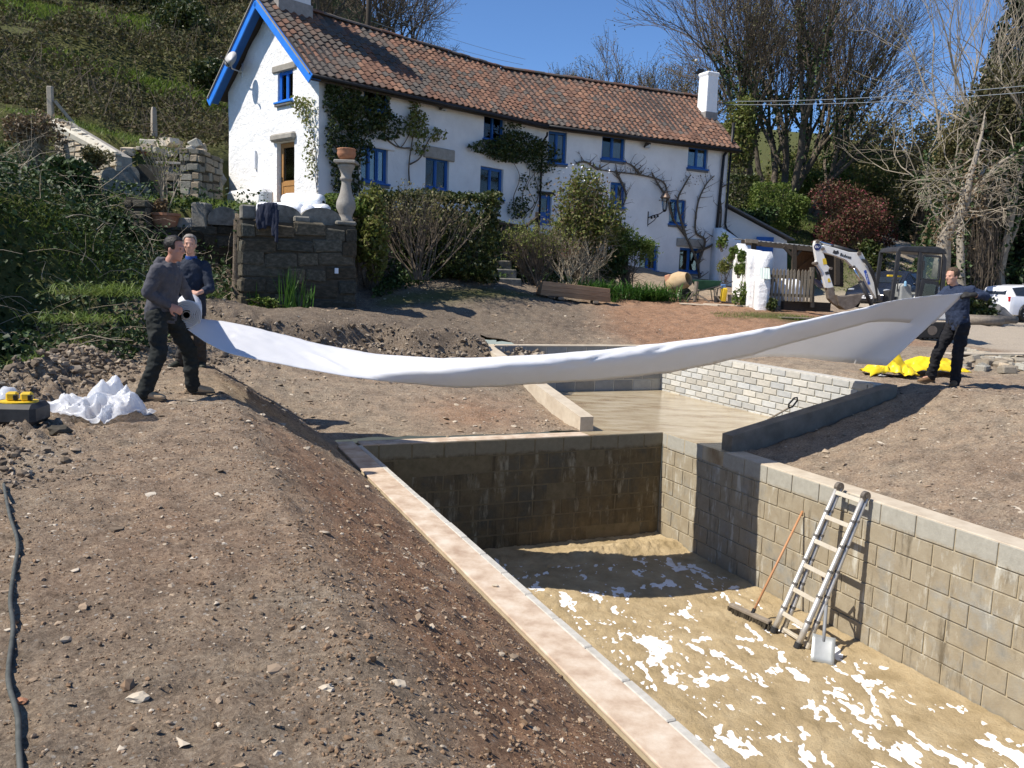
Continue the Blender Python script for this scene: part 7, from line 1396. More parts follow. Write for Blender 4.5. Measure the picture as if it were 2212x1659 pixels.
c = at(1277, 174, 36.6); mb = MB(); mb.sphere((0, 0, .06), (.10, .055, .065), 12, 8, Matrix.Rotation(-.3, 3, 'Y')); mb.sphere((-.09, 0, .12), (.045, .035, .038), 10, 8); mb.tube([(-.13, 0, .12), (-.17, 0, .11)], [.014, .003], 6); mb.beam((.08, 0, .04), (.30, 0, -.02), .05, .012); mb.tube([(0, .02, 0), (0, .02, -.06)], .006, 5); mb.tube([(0, -.02, 0), (0, -.02, -.06)], .006, 5); bd = tag(mb.build('bird', M['black'], smooth=True), 'black and white bird perched on the roof ridge', 'bird'); bd.location = c; mb = MB(); mb.sphere((-.02, 0, .03), (.075, .052, .045), 10, 8); mb.build('belly', M['plastic_white'], bd)
# ------------------------------------------------------------------ white garden wall, porch, fence
def rough_slab(name, lab, p0, p1, z0, z1a, z1b, th, cat='wall', mtl=None, curve=0.0):
    p0, p1 = Vector((p0[0], p0[1], 0)), Vector((p1[0], p1[1], 0)); d = p1-p0; L = d.length; d.normalize(); n = right_of(d); k = max(4, int(L/.3)); mb = MB(); rows = 9; vs = []
    for i in range(k+1):
        f = i/k; zt = lerp(z1a, z1b, f)-curve*math.sin(math.pi*f)
        for s in (0, 1):
            for j in range(rows+1): z = lerp(z0, zt, j/rows); w = .05*float(vnoise(np.array([i*.35, z*1.3, s*9.]), 1.2, 3)); sh = .08*max(0, j-rows+1); vs.append(p0+d*(f*L)+n*((1-2*s)*(th/2-sh)+w)+Vector((0, 0, z)))
    R = 2*(rows+1); fs = []
    for i in range(k):
        for j in range(rows): a = i*R+j; fs.append((a, a+1, a+R+1, a+R)); b_ = i*R+rows+1+j; fs.append((b_, b_+R, b_+R+1, b_+1))
        fs.append((i*R+rows, i*R+R-1, (i+1)*R+R-1, (i+1)*R+rows))
    for i in (0, k):
        for j in range(rows): fs.append((i*R+j, i*R+rows+1+j, i*R+rows+2+j, i*R+j+1))
    o_ = p0+Vector((0, 0, z0)); mb.add([v_-o_ for v_ in vs], fs); o = tag(mb.build(name, mtl or M['rough_wall'], smooth=True), lab, cat); o.location = o_; return o
rough_slab('garden_wall', 'rough whitewashed garden wall with ferns beside the gate', (6.95, 23.6), (8.25, 31.2), 1.3, 3.25, 3.85, .45, curve=.25)
rough_slab('buttress', 'rough whitewashed buttress at the right foot of the cottage', (K2-HR*.6+NR*.35)[:2], (K2+HR*1.5+NR*.2)[:2], 1.5, 4.7, 3.9, .6, 'buttress')
c = at(1646, 630, 23.2); rough_slab('gate_pier', 'low cream pier at the end of the white garden wall', (c.x-.17, 23.25), (c.x+.17, 23.25), gz(c.x, 23)-.2, 2.55, 2.52, .38, 'pier'); c2 = at(1628, 580, 23.9); rough_slab('gate_pier', 'taller rough white pier behind the low cream one', (c2.x-.15, 24.0), (c2.x+.2, 24.0), 1.4, 3.32, 3.28, .4, 'pier')
for k, (px, py, Y, r, lb) in enumerate(((1565, 522, 33.2, .32, 'fern tuft high on the shaded buttress'), (1572, 582, 32.6, .46, 'large fern tuft low on the shaded buttress'), (1588, 541, 29.5, .17, 'small fern tuft at the far end of the white wall'), (1608, 553, 27, .2, 'upper fern tuft on the sunny white wall'), (1601, 583, 27.5, .22, 'middle fern tuft on the sunny white wall'), (1614, 578, 26, .25, 'fern tuft nearest the white pier'), (1608, 640, 24.2, .32, 'tall fern tuft at the foot of the white wall'), (1585, 556, 30, .14, 'tiny fern tuft below the far end of the white wall'))):
    bush('fern', lb, at(px, py, Y)+Vector((-.1, -.15, 0)), (r, r*.7, r*1.25), 420, LM['fresh'] if k != 1 else LM['spring'], .055, 120+k, group='ferns on the whitewashed walls', cat='fern', stems=4, elong=2.4, shell=.3)
lt_ = thing('lean_to', 'white lean-to beside the right end of the cottage', 'outbuilding', P3(K2+HR*.5, 2.2)); b = Vector(lt_.location); P = lambda x, y, Y: at(x, y, Y)-b
mb = MB(); f_ = [P(1566, 448, 37.6), P(1700, 520, 37.6), P(1700, 600, 37.6), P(1566, 610, 37.6)]; mb.add(f_+[q_+Vector((0, .3, 0)) for q_ in f_], [(0, 1, 2, 3), (7, 6, 5, 4), (0, 4, 5, 1), (1, 5, 6, 2), (0, 3, 7, 4)]); mb.build('wall', M['white_wall_shade'], lt_); mb = MB(); mb.beam(P(1562, 443, 37.9), P(1706, 520, 37.9), 1.4, .06, (0, 0, 1)); mb.build('roof', M['slate'], lt_)
mb = MB(); mb.box(P(1650, 555, 37.45), (.75, .08, 1.75), None, .01); dr = mb.build('door', M['blue'], lt_)
po = thing('porch', 'timber porch with a corrugated roof behind the white wall', 'porch', at(1700, 600, 31)); b = Vector(po.location); a0, a1 = P(1602, 517, 32.5), P(1818, 538, 31.5); M['corr'] = mat('corrugated_sheet', (.14, .145, .15), (.21, .215, .22), scale=4, rough=.6)
nC = 60; vs = []
for k in range(nC+1):
    q_ = a0.lerp(a1, k/nC)+Vector((0, 0, .02*math.sin(k*2.2))); vs += [q_, q_+Vector((.25, 2.4, .16))]
mb = MB(); mb.add(vs, [(2*k, 2*k+1, 2*k+3, 2*k+2) for k in range(nC)]); o = mb.build('roof_sheet', M['corr'], po); md = o.modifiers.new('t', 'SOLIDIFY'); md.thickness = .012
mb = MB(); mb.beam(a0+Vector((0, .05, -.11)), a1+Vector((0, .05, -.11)), .12, .16, (0, 0, 1)); mb.build('beam', M['dark_wood'], po)
for x, y0, y1, Y in ((1628, 524, 560, 32.3), (1715, 530, 612, 32), (1808, 540, 615, 31.5)): mb = MB(); mb.beam(P(x, y1, Y), P(x, y0, Y), .16, .16, (1, 0, 0)); mb.build('post', M['dark_wood'], po)
for x, s in ((1715, -1), (1715, 1)): mb = MB(); mb.beam(P(x, 556, 32), P(x+s*22, 533, 32), .1, .1, (0, 1, 0)); mb.build('brace', M['dark_wood'], po)
mb = MB(); mb.beam(P(1610, 520, 32.2), P(1637, 522, 32.2), .1, .14); mb.build('rafter_end', M['grey_wood'], po)
ga = thing('plank_gate', 'brown plank gate under the porch roof', 'gate', at(1735, 600, 33.5)); b = Vector(ga.location); M['brownplank'] = mat('brown_plank', (.10, .05, .025), (.17, .09, .045), scale=5, rough=.85, bump=.3, stretch=(5, 5, 1))
for k in range(7): mb = MB(); mb.box(P(1722+k*6.2, 568, 33.5), (.108, .03, 1.15), None, .004); mb.build('plank', M['brownplank'], ga)
mb = MB(); mb.beam(P(1716, 545, 33.4), P(1764, 549, 33.4), .04, .08); mb.beam(P(1718, 586, 33.4), P(1762, 552, 33.4), .04, .08, (0, 0, 1)); mb.build('brace', M['brownplank'], ga)
cl = thing('clad_wall', 'dark timber-clad shed wall right of the plank gate', 'shed', at(1790, 610, 33)); b = Vector(cl.location)
for k in range(11): mb = MB(); mb.beam(P(1764, 546+k*6.4, 33), P(1822, 551+k*6.6, 32.6), .03, .125, (0, 0, 1), .004); mb.build('board', M['dark_wood'], cl)
fe = thing('picket_fence', 'weathered picket fence panel between the cream pier and the digger', 'fence', gpos(1705, 662, 23.2)); b = Vector(fe.location); M['picket'] = objcol(mat('weathered_picket', (.15, .125, .09), (.26, .22, .165), scale=8, rough=.92, bump=.4, bscale=30))
for k in range(13):
    px = 1659+k*7.75; lo, hi = P(px-1, 649+k*.3, 23.2), P(px, 579+k*.35, 23.2); w = .066; mb = MB(); h = (hi-lo).length; mb.prism([(-w/2, 0), (w/2, 0), (w/2, h-.06), (0, h), (-w/2, h-.06)], .022); o = mb.build('picket', M['picket'], fe); o.location = lo+Vector((0, 0, 0)); o.rotation_euler = (0, random.uniform(-.02, .02), 0); t_ = random.uniform(.75, 1.25); o.color = (t_, t_, t_, 1)
for y0 in (596, 636): mb = MB(); mb.beam(P(1655, y0, 23.25), P(1757, y0+4, 23.25), .04, .085, (0, 0, 1)); o = mb.build('rail', M['picket'], fe); o.color = (.8, .8, .8, 1)
for px in (1657, 1754): mb = MB(); mb.beam(P(px, 664, 23.32), P(px, 577, 23.32), .1, .1, (1, 0, 0)); o = mb.build('post', M['picket'], fe); o.color = (.8, .8, .8, 1)
mb = MB(); mb.beam(P(1690, 659, 23.35), P(1790, 664, 23.6), .2, .26, (0, 0, 1)); mb.build('gravel_board', M['dark_wood'], fe)
vs = []; c = at(1650, 590, 23.1)
for k in range(17): vs += [c+Vector((-.13+.27*k/16, -.16, -.16+.012*math.sin(k*2.4))), c+Vector((-.09+.27*k/16, .1, .14+.012*math.sin(k*2.4)))]
mb = MB(); mb.add([v_-c for v_ in vs], [(2*k, 2*k+1, 2*k+3, 2*k+2) for k in range(16)]); o = tag(mb.build('corrugated_offcut', mat('striped_sheet', (.62, .65, .60), (.40, .50, .45), scale=3, rough=.5, stretch=(30, 1, 1))), 'striped corrugated offcut lying on the cream pier', 'sheet'); o.location = c; md = o.modifiers.new('t', 'SOLIDIFY'); md.thickness = .006
# builder's clutter by the fence
c = gpos(1700, 640, 25.0); mb = MB(); mb.box((0, 0, .42), (.9, .7, .84), None, .2); me = mb.mesh('bulk_bag'); bm = bmesh.new(); bm.from_mesh(me); bmesh.ops.subdivide_edges(bm, edges=bm.edges, cuts=4, use_grid_fill=True); bm.to_mesh(me); bm.free(); wrinkle(me, .09, 5, 2); me.polygons.foreach_set('use_smooth', [True]*len(me.polygons)); o = link('bulk_bag', me, M['wrap'], label='white bulk bag behind the picket fence', cat='bag'); o.location = c
mb = MB(); vs = []; n1 = 26
for i in range(n1):
    for j in range(14): x, y = -.75+1.5*i/(n1-1), -.4+.8*j/13; vs.append((x, y, .92-.38*(x/.8)**2+.10*float(vnoise(np.array([x*4, y*4, 1.]), 1.3, 3))))
mb.add(vs, [(i*14+j, (i+1)*14+j, (i+1)*14+j+1, i*14+j+1) for i in range(n1-1) for j in range(13)]); o = tag(mb.build('blue_tarpaulin', mat('blue_tarp', (.02, .06, .24), (.10, .16, .36), scale=6, rough=.45, stretch=(1, 14, 1)), smooth=True), 'blue striped tarpaulin thrown over bags behind the fence', 'tarpaulin'); o.location = gpos(1725, 640, 25.4)
# ------------------------------------------------------------------ mini digger
M['dig_white'] = mat('digger_white', (.74, .73, .69), (.66, .64, .59), scale=6, rough=.45); M['dig_grey'] = mat('digger_dark', (.025, .026, .028), (.045, .045, .047), scale=8, rough=.5); M['dig_steel'] = mat('worn_steel', (.13, .105, .085), (.24, .20, .16), scale=9, rough=.65, metal=.4, bump=.3)
M['cab_grey'] = mat('cab_interior', (.22, .23, .23), (.32, .33, .32), scale=5, rough=.7); M['yellow'] = mat('yellow_plastic', (.62, .40, .02), (.72, .50, .04), scale=5, rough=.5); M['chrome'] = mat('chrome_rod', (.6, .6, .6), rough=.15, metal=1.0)
DY = 21.4; dg = thing('mini_digger', 'white mini digger with folded arm and dark open cab', 'digger', gpos(1958, 727, DY)); b = Vector(dg.location); P = lambda x, y, dy=0.0: at(x, y, DY)-b+Vector((0, dy, 0))
def plate(pts, th, mtl, name, par, dy=0.0, bev=0.0):
    mb = MB(); n = len(pts); vs = [P(x, y, dy-th/2) for x, y in pts]+[P(x, y, dy+th/2) for x, y in pts]; mb.add(vs, [tuple(range(n)), tuple(range(2*n-1, n-1, -1))]+[(i, n+i, n+(i+1) % n, (i+1) % n) for i in range(n)]); o = mb.build(name, mtl, par)
    if bev: m_ = o.modifiers.new('b', 'BEVEL'); m_.width = bev; m_.segments = 2
    return o
bo = plate([(1888, 645), (1897, 637), (1884, 605), (1866, 562), (1857, 545), (1846, 546), (1830, 545), (1800, 536), (1775, 529), (1768, 538), (1772, 545), (1800, 553), (1824, 562), (1836, 575), (1847, 580), (1862, 600)], .17, M['dig_white'], 'boom', dg, -.05, .012)
ar = plate([(1757, 521), (1765, 520), (1772, 531), (1776, 548), (1783, 572), (1789, 578), (1786, 585), (1797, 620), (1789, 623), (1780, 622), (1772, 590), (1763, 575), (1757, 572), (1760, 562), (1757, 545), (1755, 530)], .13, M['dig_white'], 'dipper_arm', dg, -.05, .012)
for (x, y, r, par) in ((1762, 522, .045, ar), (1773, 538, .04, ar), (1851, 548, .05, bo), (1839, 577, .04, bo), (1759, 569, .04, ar), (1790, 580, .035, ar), (1893, 641, .05, bo)): mb = MB(); c = P(x, y, -.05); mb.tube([c-Vector((0, .13, 0)), c+Vector((0, .13, 0))], r, 12); mb.build('pin', M['dig_steel'], par)
def ram(a, c, r, f, dy=-.05): p, q = P(*a, dy), P(*c, dy); m_ = p.lerp(q, f); mb = MB(); mb.tube([p, m_], r, 10); o = mb.build('hydraulic_ram', M['dig_grey'], dg, smooth=True); mb = MB(); mb.tube([m_, q], r*.6, 10); mb.build('rod', M['chrome'], o, smooth=True)
ram((1848, 546), (1766, 522), .05, .6); ram((1876, 660), (1838, 580), .05, .62, -.2); ram((1764, 575), (1786, 630), .035, .5, .05)
bk_ = plate([(1798, 636), (1806, 640), (1832, 638), (1840, 636), (1855, 636), (1852, 645), (1846, 655), (1836, 665), (1818, 669), (1806, 660)], .42, M['dig_steel'], 'bucket', dg, -.05, .01); plate([(1783, 622), (1797, 620), (1800, 640), (1806, 662), (1795, 655), (1786, 645)], .2, M['dig_steel'], 'bucket_link', dg, -.05, .01)
for k in range(4): c = P(1856, 636, -.22+k*.115); mb = MB(); mb.box(c, (.10, .05, .03), Matrix.Rotation(-.2, 3, 'Y')); mb.build('tooth', M['dig_steel'], bk_)
for k in range(4): mb = MB(); c = [P(1855+3*k, 560, -.18), P(1866+4*k, 575+4*k, -.26), P(1880+2*k, 610+6*k, -.24), P(1890, 650, -.15)]; mb.tube(c, .014, 6); mb.build('hose', M['rubber'], dg)
cf = [(1917, 541), (1922, 537), (2012, 539), (2024, 546), (2021, 600), (2018, 640), (2012, 660), (1905, 660), (1900, 655), (1910, 600)]
for nm, pts, dy in (('cab_post', [(1903, 655), (1910, 655), (1926, 546), (1918, 543)], -.5), ('cab_post', [(1956, 655), (1962, 655), (1971, 548), (1964, 546)], -.5), ('cab_post', [(2008, 655), (2016, 655), (2022, 560), (2015, 546)], -.5), ('cab_post', [(1903, 655), (1910, 655), (1926, 546), (1918, 543)], .5), ('cab_post', [(2008, 655), (2016, 655), (2022, 560), (2015, 546)], .5)): plate(pts, .07, M['dig_grey'], nm, dg, dy, .01)
plate([(1917, 545), (1922, 536), (1935, 533), (2005, 535), (2018, 540), (2024, 549), (2020, 551), (1930, 545)], 1.06, M['dig_grey'], 'cab_roof', dg, 0, .03)
dr_ = plate([(1972, 556), (1975, 551), (2006, 553), (2010, 558), (2006, 600), (2001, 604), (1970, 601), (1968, 597)], .012, M['glass_i'], 'door_pane', dg, -.52); plate([(1968, 604), (2005, 608), (2002, 650), (1960, 648)], .05, M['dig_grey'], 'door_panel', dg, -.52, .01); plate([(1975, 612), (1998, 615), (1994, 645), (1968, 642)], .012, M['glass_i'], 'door_pane', dg, -.56)
for a, c in (((1969, 603), (1972, 553)), ((1972, 553), (2009, 556)), ((2009, 556), (2005, 605)), ((2005, 605), (1969, 603))): mb = MB(); mb.beam(P(*a, -.52), P(*c, -.52), .05, .045, (0, 1, 0), .008); mb.build('door_frame', M['dig_grey'], dg)
mb = MB(); mb.beam(P(1971, 585, -.57), P(1973, 565, -.57), .03, .03, (0, 1, 0)); mb.build('grab_handle', M['dig_grey'], dg)
plate([(1990, 625), (2018, 622), (2030, 620), (2034, 650), (2030, 690), (1905, 690), (1900, 668), (1940, 662)], 1.05, M['dig_white'], 'upper_body', dg, .05, .04); plate([(1938, 660), (1940, 618), (1948, 612), (1962, 616), (1966, 660)], .45, M['cab_grey'], 'seat', dg, .05, .03); plate([(1972, 655), (1975, 625), (1985, 618), (1995, 622), (1995, 655)], .5, M['cab_grey'], 'seat_back', dg, .05, .03)
plate([(1914, 655), (1918, 628), (1930, 626), (1932, 655)], .3, M['dig_grey'], 'console', dg, .1, .02)
for x in (1922, 1934): mb = MB(); mb.tube([P(x, 630, -.1), P(x+2, 606, -.1)], .016, 7); mb.sphere(P(x+2, 604, -.1), .03, 8, 6); mb.build('lever', M['dig_grey'], dg)
mb = MB(); mb.box(P(1945, 596, .35), (.35, .1, .05), None, .01); mb.build('yellow_tray', M['yellow'], dg); mb = MB(); mb.tube([P(1948, 618, -.2), P(1948, 610, -.2), P(1948, 607, -.2)], [.035, .035, .014], 10); o = mb.build('water_bottle', mat('bottle_blue', (.25, .45, .62), rough=.1), dg)
for dy in (-.48, .48):
    pts = [(1880, 718), (1888, 727), (2022, 727), (2033, 718), (2035, 704), (2028, 694), (1888, 693), (1879, 702)]; tr_ = plate(pts, .24, M['rubber'], 'track', dg, dy, .02)
    for k in range(5): mb = MB(); c = P(1893+k*32, 711, dy-.125); mb.tube([c, c+Vector((0, .02, 0))], .12, 14); mb.build('roller', M['dig_steel'], tr_)
    for k in range(15): mb = MB(); mb.box(P(1884+k*10, 728, dy), (.06, .24, .03)); mb.build('grouser', M['rubber'], tr_)
plate([(2014, 560), (2021, 560), (2019, 590), (2012, 590)], .9, M['yellow'], 'warning_panel', dg, .02) if False else None
mb = MB(); mb.box(P(2020, 580, -.40), (.05, .06, .28), None, .01); mb.build('warning_plate', M['yellow'], dg); plate([(1870, 690), (1876, 665), (1880, 665), (1876, 712), (1868, 712)], 1.15, M['dig_grey'], 'dozer_blade', dg, 0, .01)
def text(body, size, p, R, mtl, par, name='lettering', bold=False, shear=0.0):
    cu = bpy.data.curves.new(name, 'FONT'); cu.body = body; cu.size = size; cu.align_x = 'CENTER'; cu.align_y = 'CENTER'; cu.extrude = .001; cu.shear = shear; cu.offset = .004*size/.15 if bold else 0.0
    o = bpy.data.objects.new('tmp', cu); COL.objects.link(o); dgr = bpy.context.evaluated_depsgraph_get(); me = bpy.data.meshes.new_from_object(o.evaluated_get(dgr)); bpy.data.objects.remove(o); me.name = name; me.materials.clear(); t = link(name, me, mtl, par); t.matrix_local = Matrix.Translation(p) @ R.to_4x4(); return t
FC = Matrix(((1, 0, 0), (0, 0, -1), (0, 1, 0)))              # text plane facing -Y
def tilt(deg): return Matrix.Rotation(math.radians(deg), 3, 'Y') @ FC
text('Bobcat', .105, P(1822, 553.5, -.140), tilt(14), M['black'], bo, bold=True); plate([(1794, 547), (1797, 540), (1801, 543), (1806, 541), (1808, 548), (1801, 550)], .004, M['dig_grey'], 'emblem', bo, -.137)
mb = MB(); c = P(1762, 534, -.118); mb.tube([c, c-Vector((0, .004, 0))], .085, 20); bd_ = mb.build('badge', mat('badge_blue', (.015, .02, .12), rough=.4), ar); text('E17', .075, c-Vector((0, .006, 0)), FC, M['plastic_white'], bd_, bold=True)
st_ = plate([(1861, 585), (1866, 583), (1875, 613), (1870, 615)], .004, mat('sticker_blue', (.03, .09, .42), rough=.4), 'hire_sticker', bo, -.138); text('Tool Hire', .055, P(1868, 599, -.143), tilt(72), M['plastic_white'], st_)
for pts in ([(1773, 559), (1780, 558), (1783, 571), (1775, 572)], [(1784, 602), (1788, 601), (1791, 609), (1785, 610)]): plate(pts, .004, M['yellow'], 'safety_sticker', ar, -.118)
plate([(1778, 588), (1785, 586), (1788, 592), (1780, 594)], .004, M['dig_grey'], 'safety_sticker', ar, -.118)

# ------------------------------------------------------------------ cars
def car(label, loc, yaw, L, W, st, paint, glass_side, plate_txt=None, rear=False, lamp=None):
    """st: stations (x/L, sill z, belt z, roof z, half width sill, belt, roof)"""
    t = thing('parked_car', label, 'car', loc, yaw); N = len(st); prof = lambda s: [(-s[4], s[1]), (-s[4]-.02, (s[1]+s[2])/2), (-s[5], s[2]), (-s[6], s[3]-.03), (-s[6]*.6, s[3]), (s[6]*.6, s[3]), (s[6], s[3]-.03), (s[5], s[2]), (s[4]+.02, (s[1]+s[2])/2), (s[4], s[1])]
    vs = [(s[0]*L-L/2, y, z) for s in st for y, z in prof(s)]; n = 10; mb = MB(); fs = [(i*n+k, i*n+(k+1) % n, (i+1)*n+(k+1) % n, (i+1)*n+k) for i in range(N-1) for k in range(n)]+[tuple(range(n)), tuple((N-1)*n+k for k in range(n))]; mb.add(vs, fs)
    o = mb.build('body', paint, t, smooth=True); m_ = o.modifiers.new('b', 'BEVEL'); m_.width = .03; m_.segments = 2; m_.limit_method = 'ANGLE'; e_ = o.modifiers.new('w', 'WEIGHTED_NORMAL')
    G = M['car_glass']
    for i in glass_side:
        for sg in (-1, 1):
            a, c = st[i], st[i+1]; q = lambda s, f, dx: Vector((s[0]*L-L/2+dx, sg*(lerp(s[5], s[6], f)+.012), lerp(s[2], s[3]-.03, f))); mb = MB(); mb.add([q(a, .06, .04), q(c, .06, -.04), q(c, .9, -.04), q(a, .9, .04)], [(0, 1, 2, 3)]); mb.build('side_window', G, t)
    for i, nm in ((glass_side[0]-1, 'rear_window'), (glass_side[-1]+1, 'windscreen')):
        a, c = st[i], st[i+1]; lo, hi = (a, c) if a[3] < c[3] else (c, a); sgn = -1 if lo is a else 1
        mb = MB(); up = Vector((sgn*.012, 0, .014)); mb.add([Vector((lo[0]*L-L/2, -lo[6]*.86, lo[3]))+up, Vector((lo[0]*L-L/2, lo[6]*.86, lo[3]))+up, Vector((hi[0]*L-L/2-sgn*.04, hi[6]*.78, hi[3]-.02))+up, Vector((hi[0]*L-L/2-sgn*.04, -hi[6]*.78, hi[3]-.02))+up], [(0, 1, 2, 3)]); mb.build(nm, G, t)
    for fx in (.19, .81):
        for sg in (-1, 1):
            c = Vector((fx*L-L/2, sg*(W/2-.10), .32)); Rw = Matrix.Rotation(math.pi/2, 3, 'X'); wh = bpy.data.objects.new('wheel', None); COL.objects.link(wh); wh.parent = t; wh.location = c
            mb = MB(); mb.lathe([(.21, -.11), (.29, -.115), (.32, -.08), (.32, .08), (.29, .115), (.21, .11)], (0, 0, 0), 26, Rw); mb.build('tyre', M['rubber'], wh, smooth=True)
            mb = MB(); mb.lathe([(.215, -.10), (.20, -.085), (.20, .085), (.215, .10)], (0, 0, 0), 26, Rw)
            for k in range(10): a = k*.628; mb.beam((0, sg*.095, 0), (.205*math.cos(a), sg*.10, .205*math.sin(a)), .035, .03, (0, 1, 0))
            mb.tube([(0, sg*.05, 0), (0, sg*.105, 0)], .05, 12); mb.build('rim', M['steel'], wh)
            mb = MB(); mb.tube([(0, sg*.0, 0), (0, sg*.03, 0)], .2, 20); mb.build('brake', M['black'], wh)
            mb = MB(); mb.tube([Vector((.37*math.cos(a), sg*.115, .37*math.sin(a))) for a in np.linspace(-.25, 3.4, 14)], .05, 6); mb.build('wheel_arch', M['black'], wh)
    return t
M['car_glass'] = mat('car_glass', (.02, .025, .03), rough=.05, spec=.9)
pd = mat('car_paint_dark', (.012, .015, .024), rough=.18, spec=.6); pw = mat('car_paint_white', (.74, .76, .80), rough=.2, spec=.6)
st1 = [(0, .35, .80, .84, .70, .72, .55), (.04, .25, .95, 1.05, .84, .86, .68), (.14, .22, .98, 1.08, .90, .91, .72), (.30, .20, .96, 1.42, .93, .92, .62), (.48, .20, .94, 1.45, .93, .92, .64), (.60, .20, .92, 1.42, .93, .92, .62), (.77, .20, .88, .98, .92, .92, .78), (.93, .24, .74, .80, .88, .86, .66), (.985, .28, .60, .66, .78, .76, .58), (1.0, .34, .52, .56, .66, .64, .5)]
cl_ = gpos(1890, 640, 30.5); c1 = car('dark saloon car parked behind the digger with its bonnet towards the camera', cl_+Vector((1.2, 1.0, 0)), math.radians(222), 4.9, 1.9, st1, pd, (3, 4))
R_ = Matrix(((0, 0, 1), (1, 0, 0), (0, 1, 0))); mb = MB(); mb.box((2.46, 0, .46), (.02, .54, .125), None, .004); pl_ = mb.build('number_plate', M['plastic_white'], c1); text('GY16 AEN', .105, Vector((2.474, 0, .46)), R_, M['black'], pl_, bold=True)
for s in (-1, 1): mb = MB(); mb.sphere((2.16, s*.64, .70), (.20, .13, .055), 12, 8); mb.build('headlight', mat('headlight_lens', (.35, .37, .4), rough=.1) if s < 0 else bpy.data.materials['headlight_lens'], c1); mb = MB(); mb.sphere((.75, s*1.02, .98), (.09, .10, .07), 10, 8); mb.build('wing_mirror', pd, c1)
st2 = [(0, .40, .85, .92, .70, .74, .60), (.012, .28, .95, 1.02, .82, .85, .66), (.05, .24, .98, 1.36, .88, .88, .60), (.20, .22, .96, 1.44, .90, .89, .64), (.42, .22, .94, 1.46, .90, .89, .64), (.58, .22, .92, 1.42, .90, .89, .62), (.73, .22, .90, .98, .90, .89, .74), (.92, .25, .80, .86, .86, .84, .66), (1.0, .34, .60, .66, .70, .66, .5)]
c = at(2170, 680, 33.5); c.z = gz(c.x, c.y); c2_ = car('white estate car cut off by the right edge of the picture', c+Vector((1.75, .75, 0)), math.radians(14), 4.5, 1.8, st2, pw, (2, 3, 4))
for s in (-1, 1): mb = MB(); mb.box((-2.17, s*.76, .86), (.12, .16, .20), Matrix.Rotation(s*.3, 3, 'Z'), .02); mb.build('tail_light', mat('red_lens', (.45, .01, .012), rough=.15) if s < 0 else bpy.data.materials['red_lens'], c2_)
mb = MB(); mb.tube([(-1.5, -.62, 1.47), (.2, -.62, 1.49)], .015, 6); mb.build('roof_rail', M['steel'], c2_)

# ------------------------------------------------------------------ mixer, barrow and clutter by the cottage
mx = thing('cement_mixer', 'tan cement mixer with its drum tipped towards the camera', 'cement mixer', gpos(1462, 640, 26.2)); mx.scale = (1, 1, 1); ax_ = Vector((.72, -.62, .30)).normalized(); Rm = ax_.to_track_quat('Z', 'Y').to_matrix(); c = Vector((.02, 0, .52)); M['drum'] = mat('cement_drum', (.42, .29, .16), (.52, .39, .24), scale=7, rough=.85, bump=.2)
mb = MB(); mb.lathe([(.14, -.34), (.26, -.30), (.32, -.08), (.32, .10), (.21, .36), (.20, .38), (.19, .36), (.29, .10), (.28, -.06)], c, 26, Rm); mb.build('drum', M['drum'], mx, smooth=True); mb = MB(); mb.lathe([(.0, -.1), (.27, -.1)], c, 20, Rm); mb.build('drum_inside', M['wall_core'], mx)
mb = MB(); mb.box(Vector((-.22, .12, .62)), (.36, .24, .20), Rm, .03); mb.build('motor_cover', mat('mixer_orange', (.50, .20, .10), (.42, .26, .18), scale=6, rough=.7), mx)
for p, q in (((-.35, -.2, 0), (0, -.05, .4)), ((-.35, .25, 0), (0, .05, .4)), ((.35, -.2, 0), (0, -.05, .4)), ((.35, .25, 0), (0, .05, .4)), ((-.35, -.2, .08), (.35, -.2, .08))): mb = MB(); mb.tube([p, q], .022, 8); mb.build('leg', M['dig_steel'], mx)
for y in (-.25, .25): mb = MB(); mb.lathe([(.05, -.03), (.11, -.035), (.12, 0), (.11, .035), (.05, .03)], (-.35, y, .10), 16, Matrix.Rotation(math.pi/2, 3, 'X')); mb.build('wheel', M['rubber'], mx)
wb = thing('wheelbarrow', 'green wheelbarrow standing beside the cement mixer', 'wheelbarrow', gpos(1523, 648, 26.0)); M['barrow'] = mat('green_tray', (.02, .09, .05), (.04, .13, .075), scale=6, rough=.55); mb = MB()
def tray(o, k): return [Vector((sx*.42*k, sy*.26*k, z)) for z, k in ((.34, .62), (.62, 1.0)) for sx, sy in ((-1, -1), (1, -1), (1, 1), (-1, 1))]
mb.add(tray(0, 1), [(3, 2, 1, 0), (0, 1, 5, 4), (1, 2, 6, 5), (2, 3, 7, 6), (3, 0, 4, 7)]); o = mb.build('tray', M['barrow'], wb); md = o.modifiers.new('t', 'SOLIDIFY'); md.thickness = .012
for y in (-.2, .2): mb = MB(); mb.tube([(-.62, y*.35, .2), (-.1, y, .33), (.45, y*1.2, .50), (.75, y*1.35, .62)], .017, 8); mb.build('shaft', M['dig_grey'], wb); mb = MB(); mb.tube([(.2, y, .36), (.28, y*1.15, .0), (.42, y*1.1, .0), (.42, y*1.1, .46)], .015, 8); mb.build('leg', M['dig_grey'], wb)
mb = MB(); mb.lathe([(.08, -.03), (.17, -.04), (.19, 0), (.17, .04), (.08, .03)], (-.62, 0, .19), 20, Matrix.Rotation(math.pi/2, 3, 'X')); mb.build('wheel', M['rubber'], wb)
sh = thing('sawhorse', 'rough wooden trestle between the mixer and the wheelbarrow', 'trestle', gpos(1502, 652, 25.3)); mb = MB(); mb.tube([(-.02, 0, .0), (0, 0, .62)], .06, 8); mb.build('post', M['grey_wood'], sh)
for p, q in (((-.26, 0, 0), (-.02, 0, .36)), ((.42, -.05, .03), (.04, 0, .24))): mb = MB(); mb.beam(p, q, .06, .05); mb.build('leg', M['grey_wood'], sh)
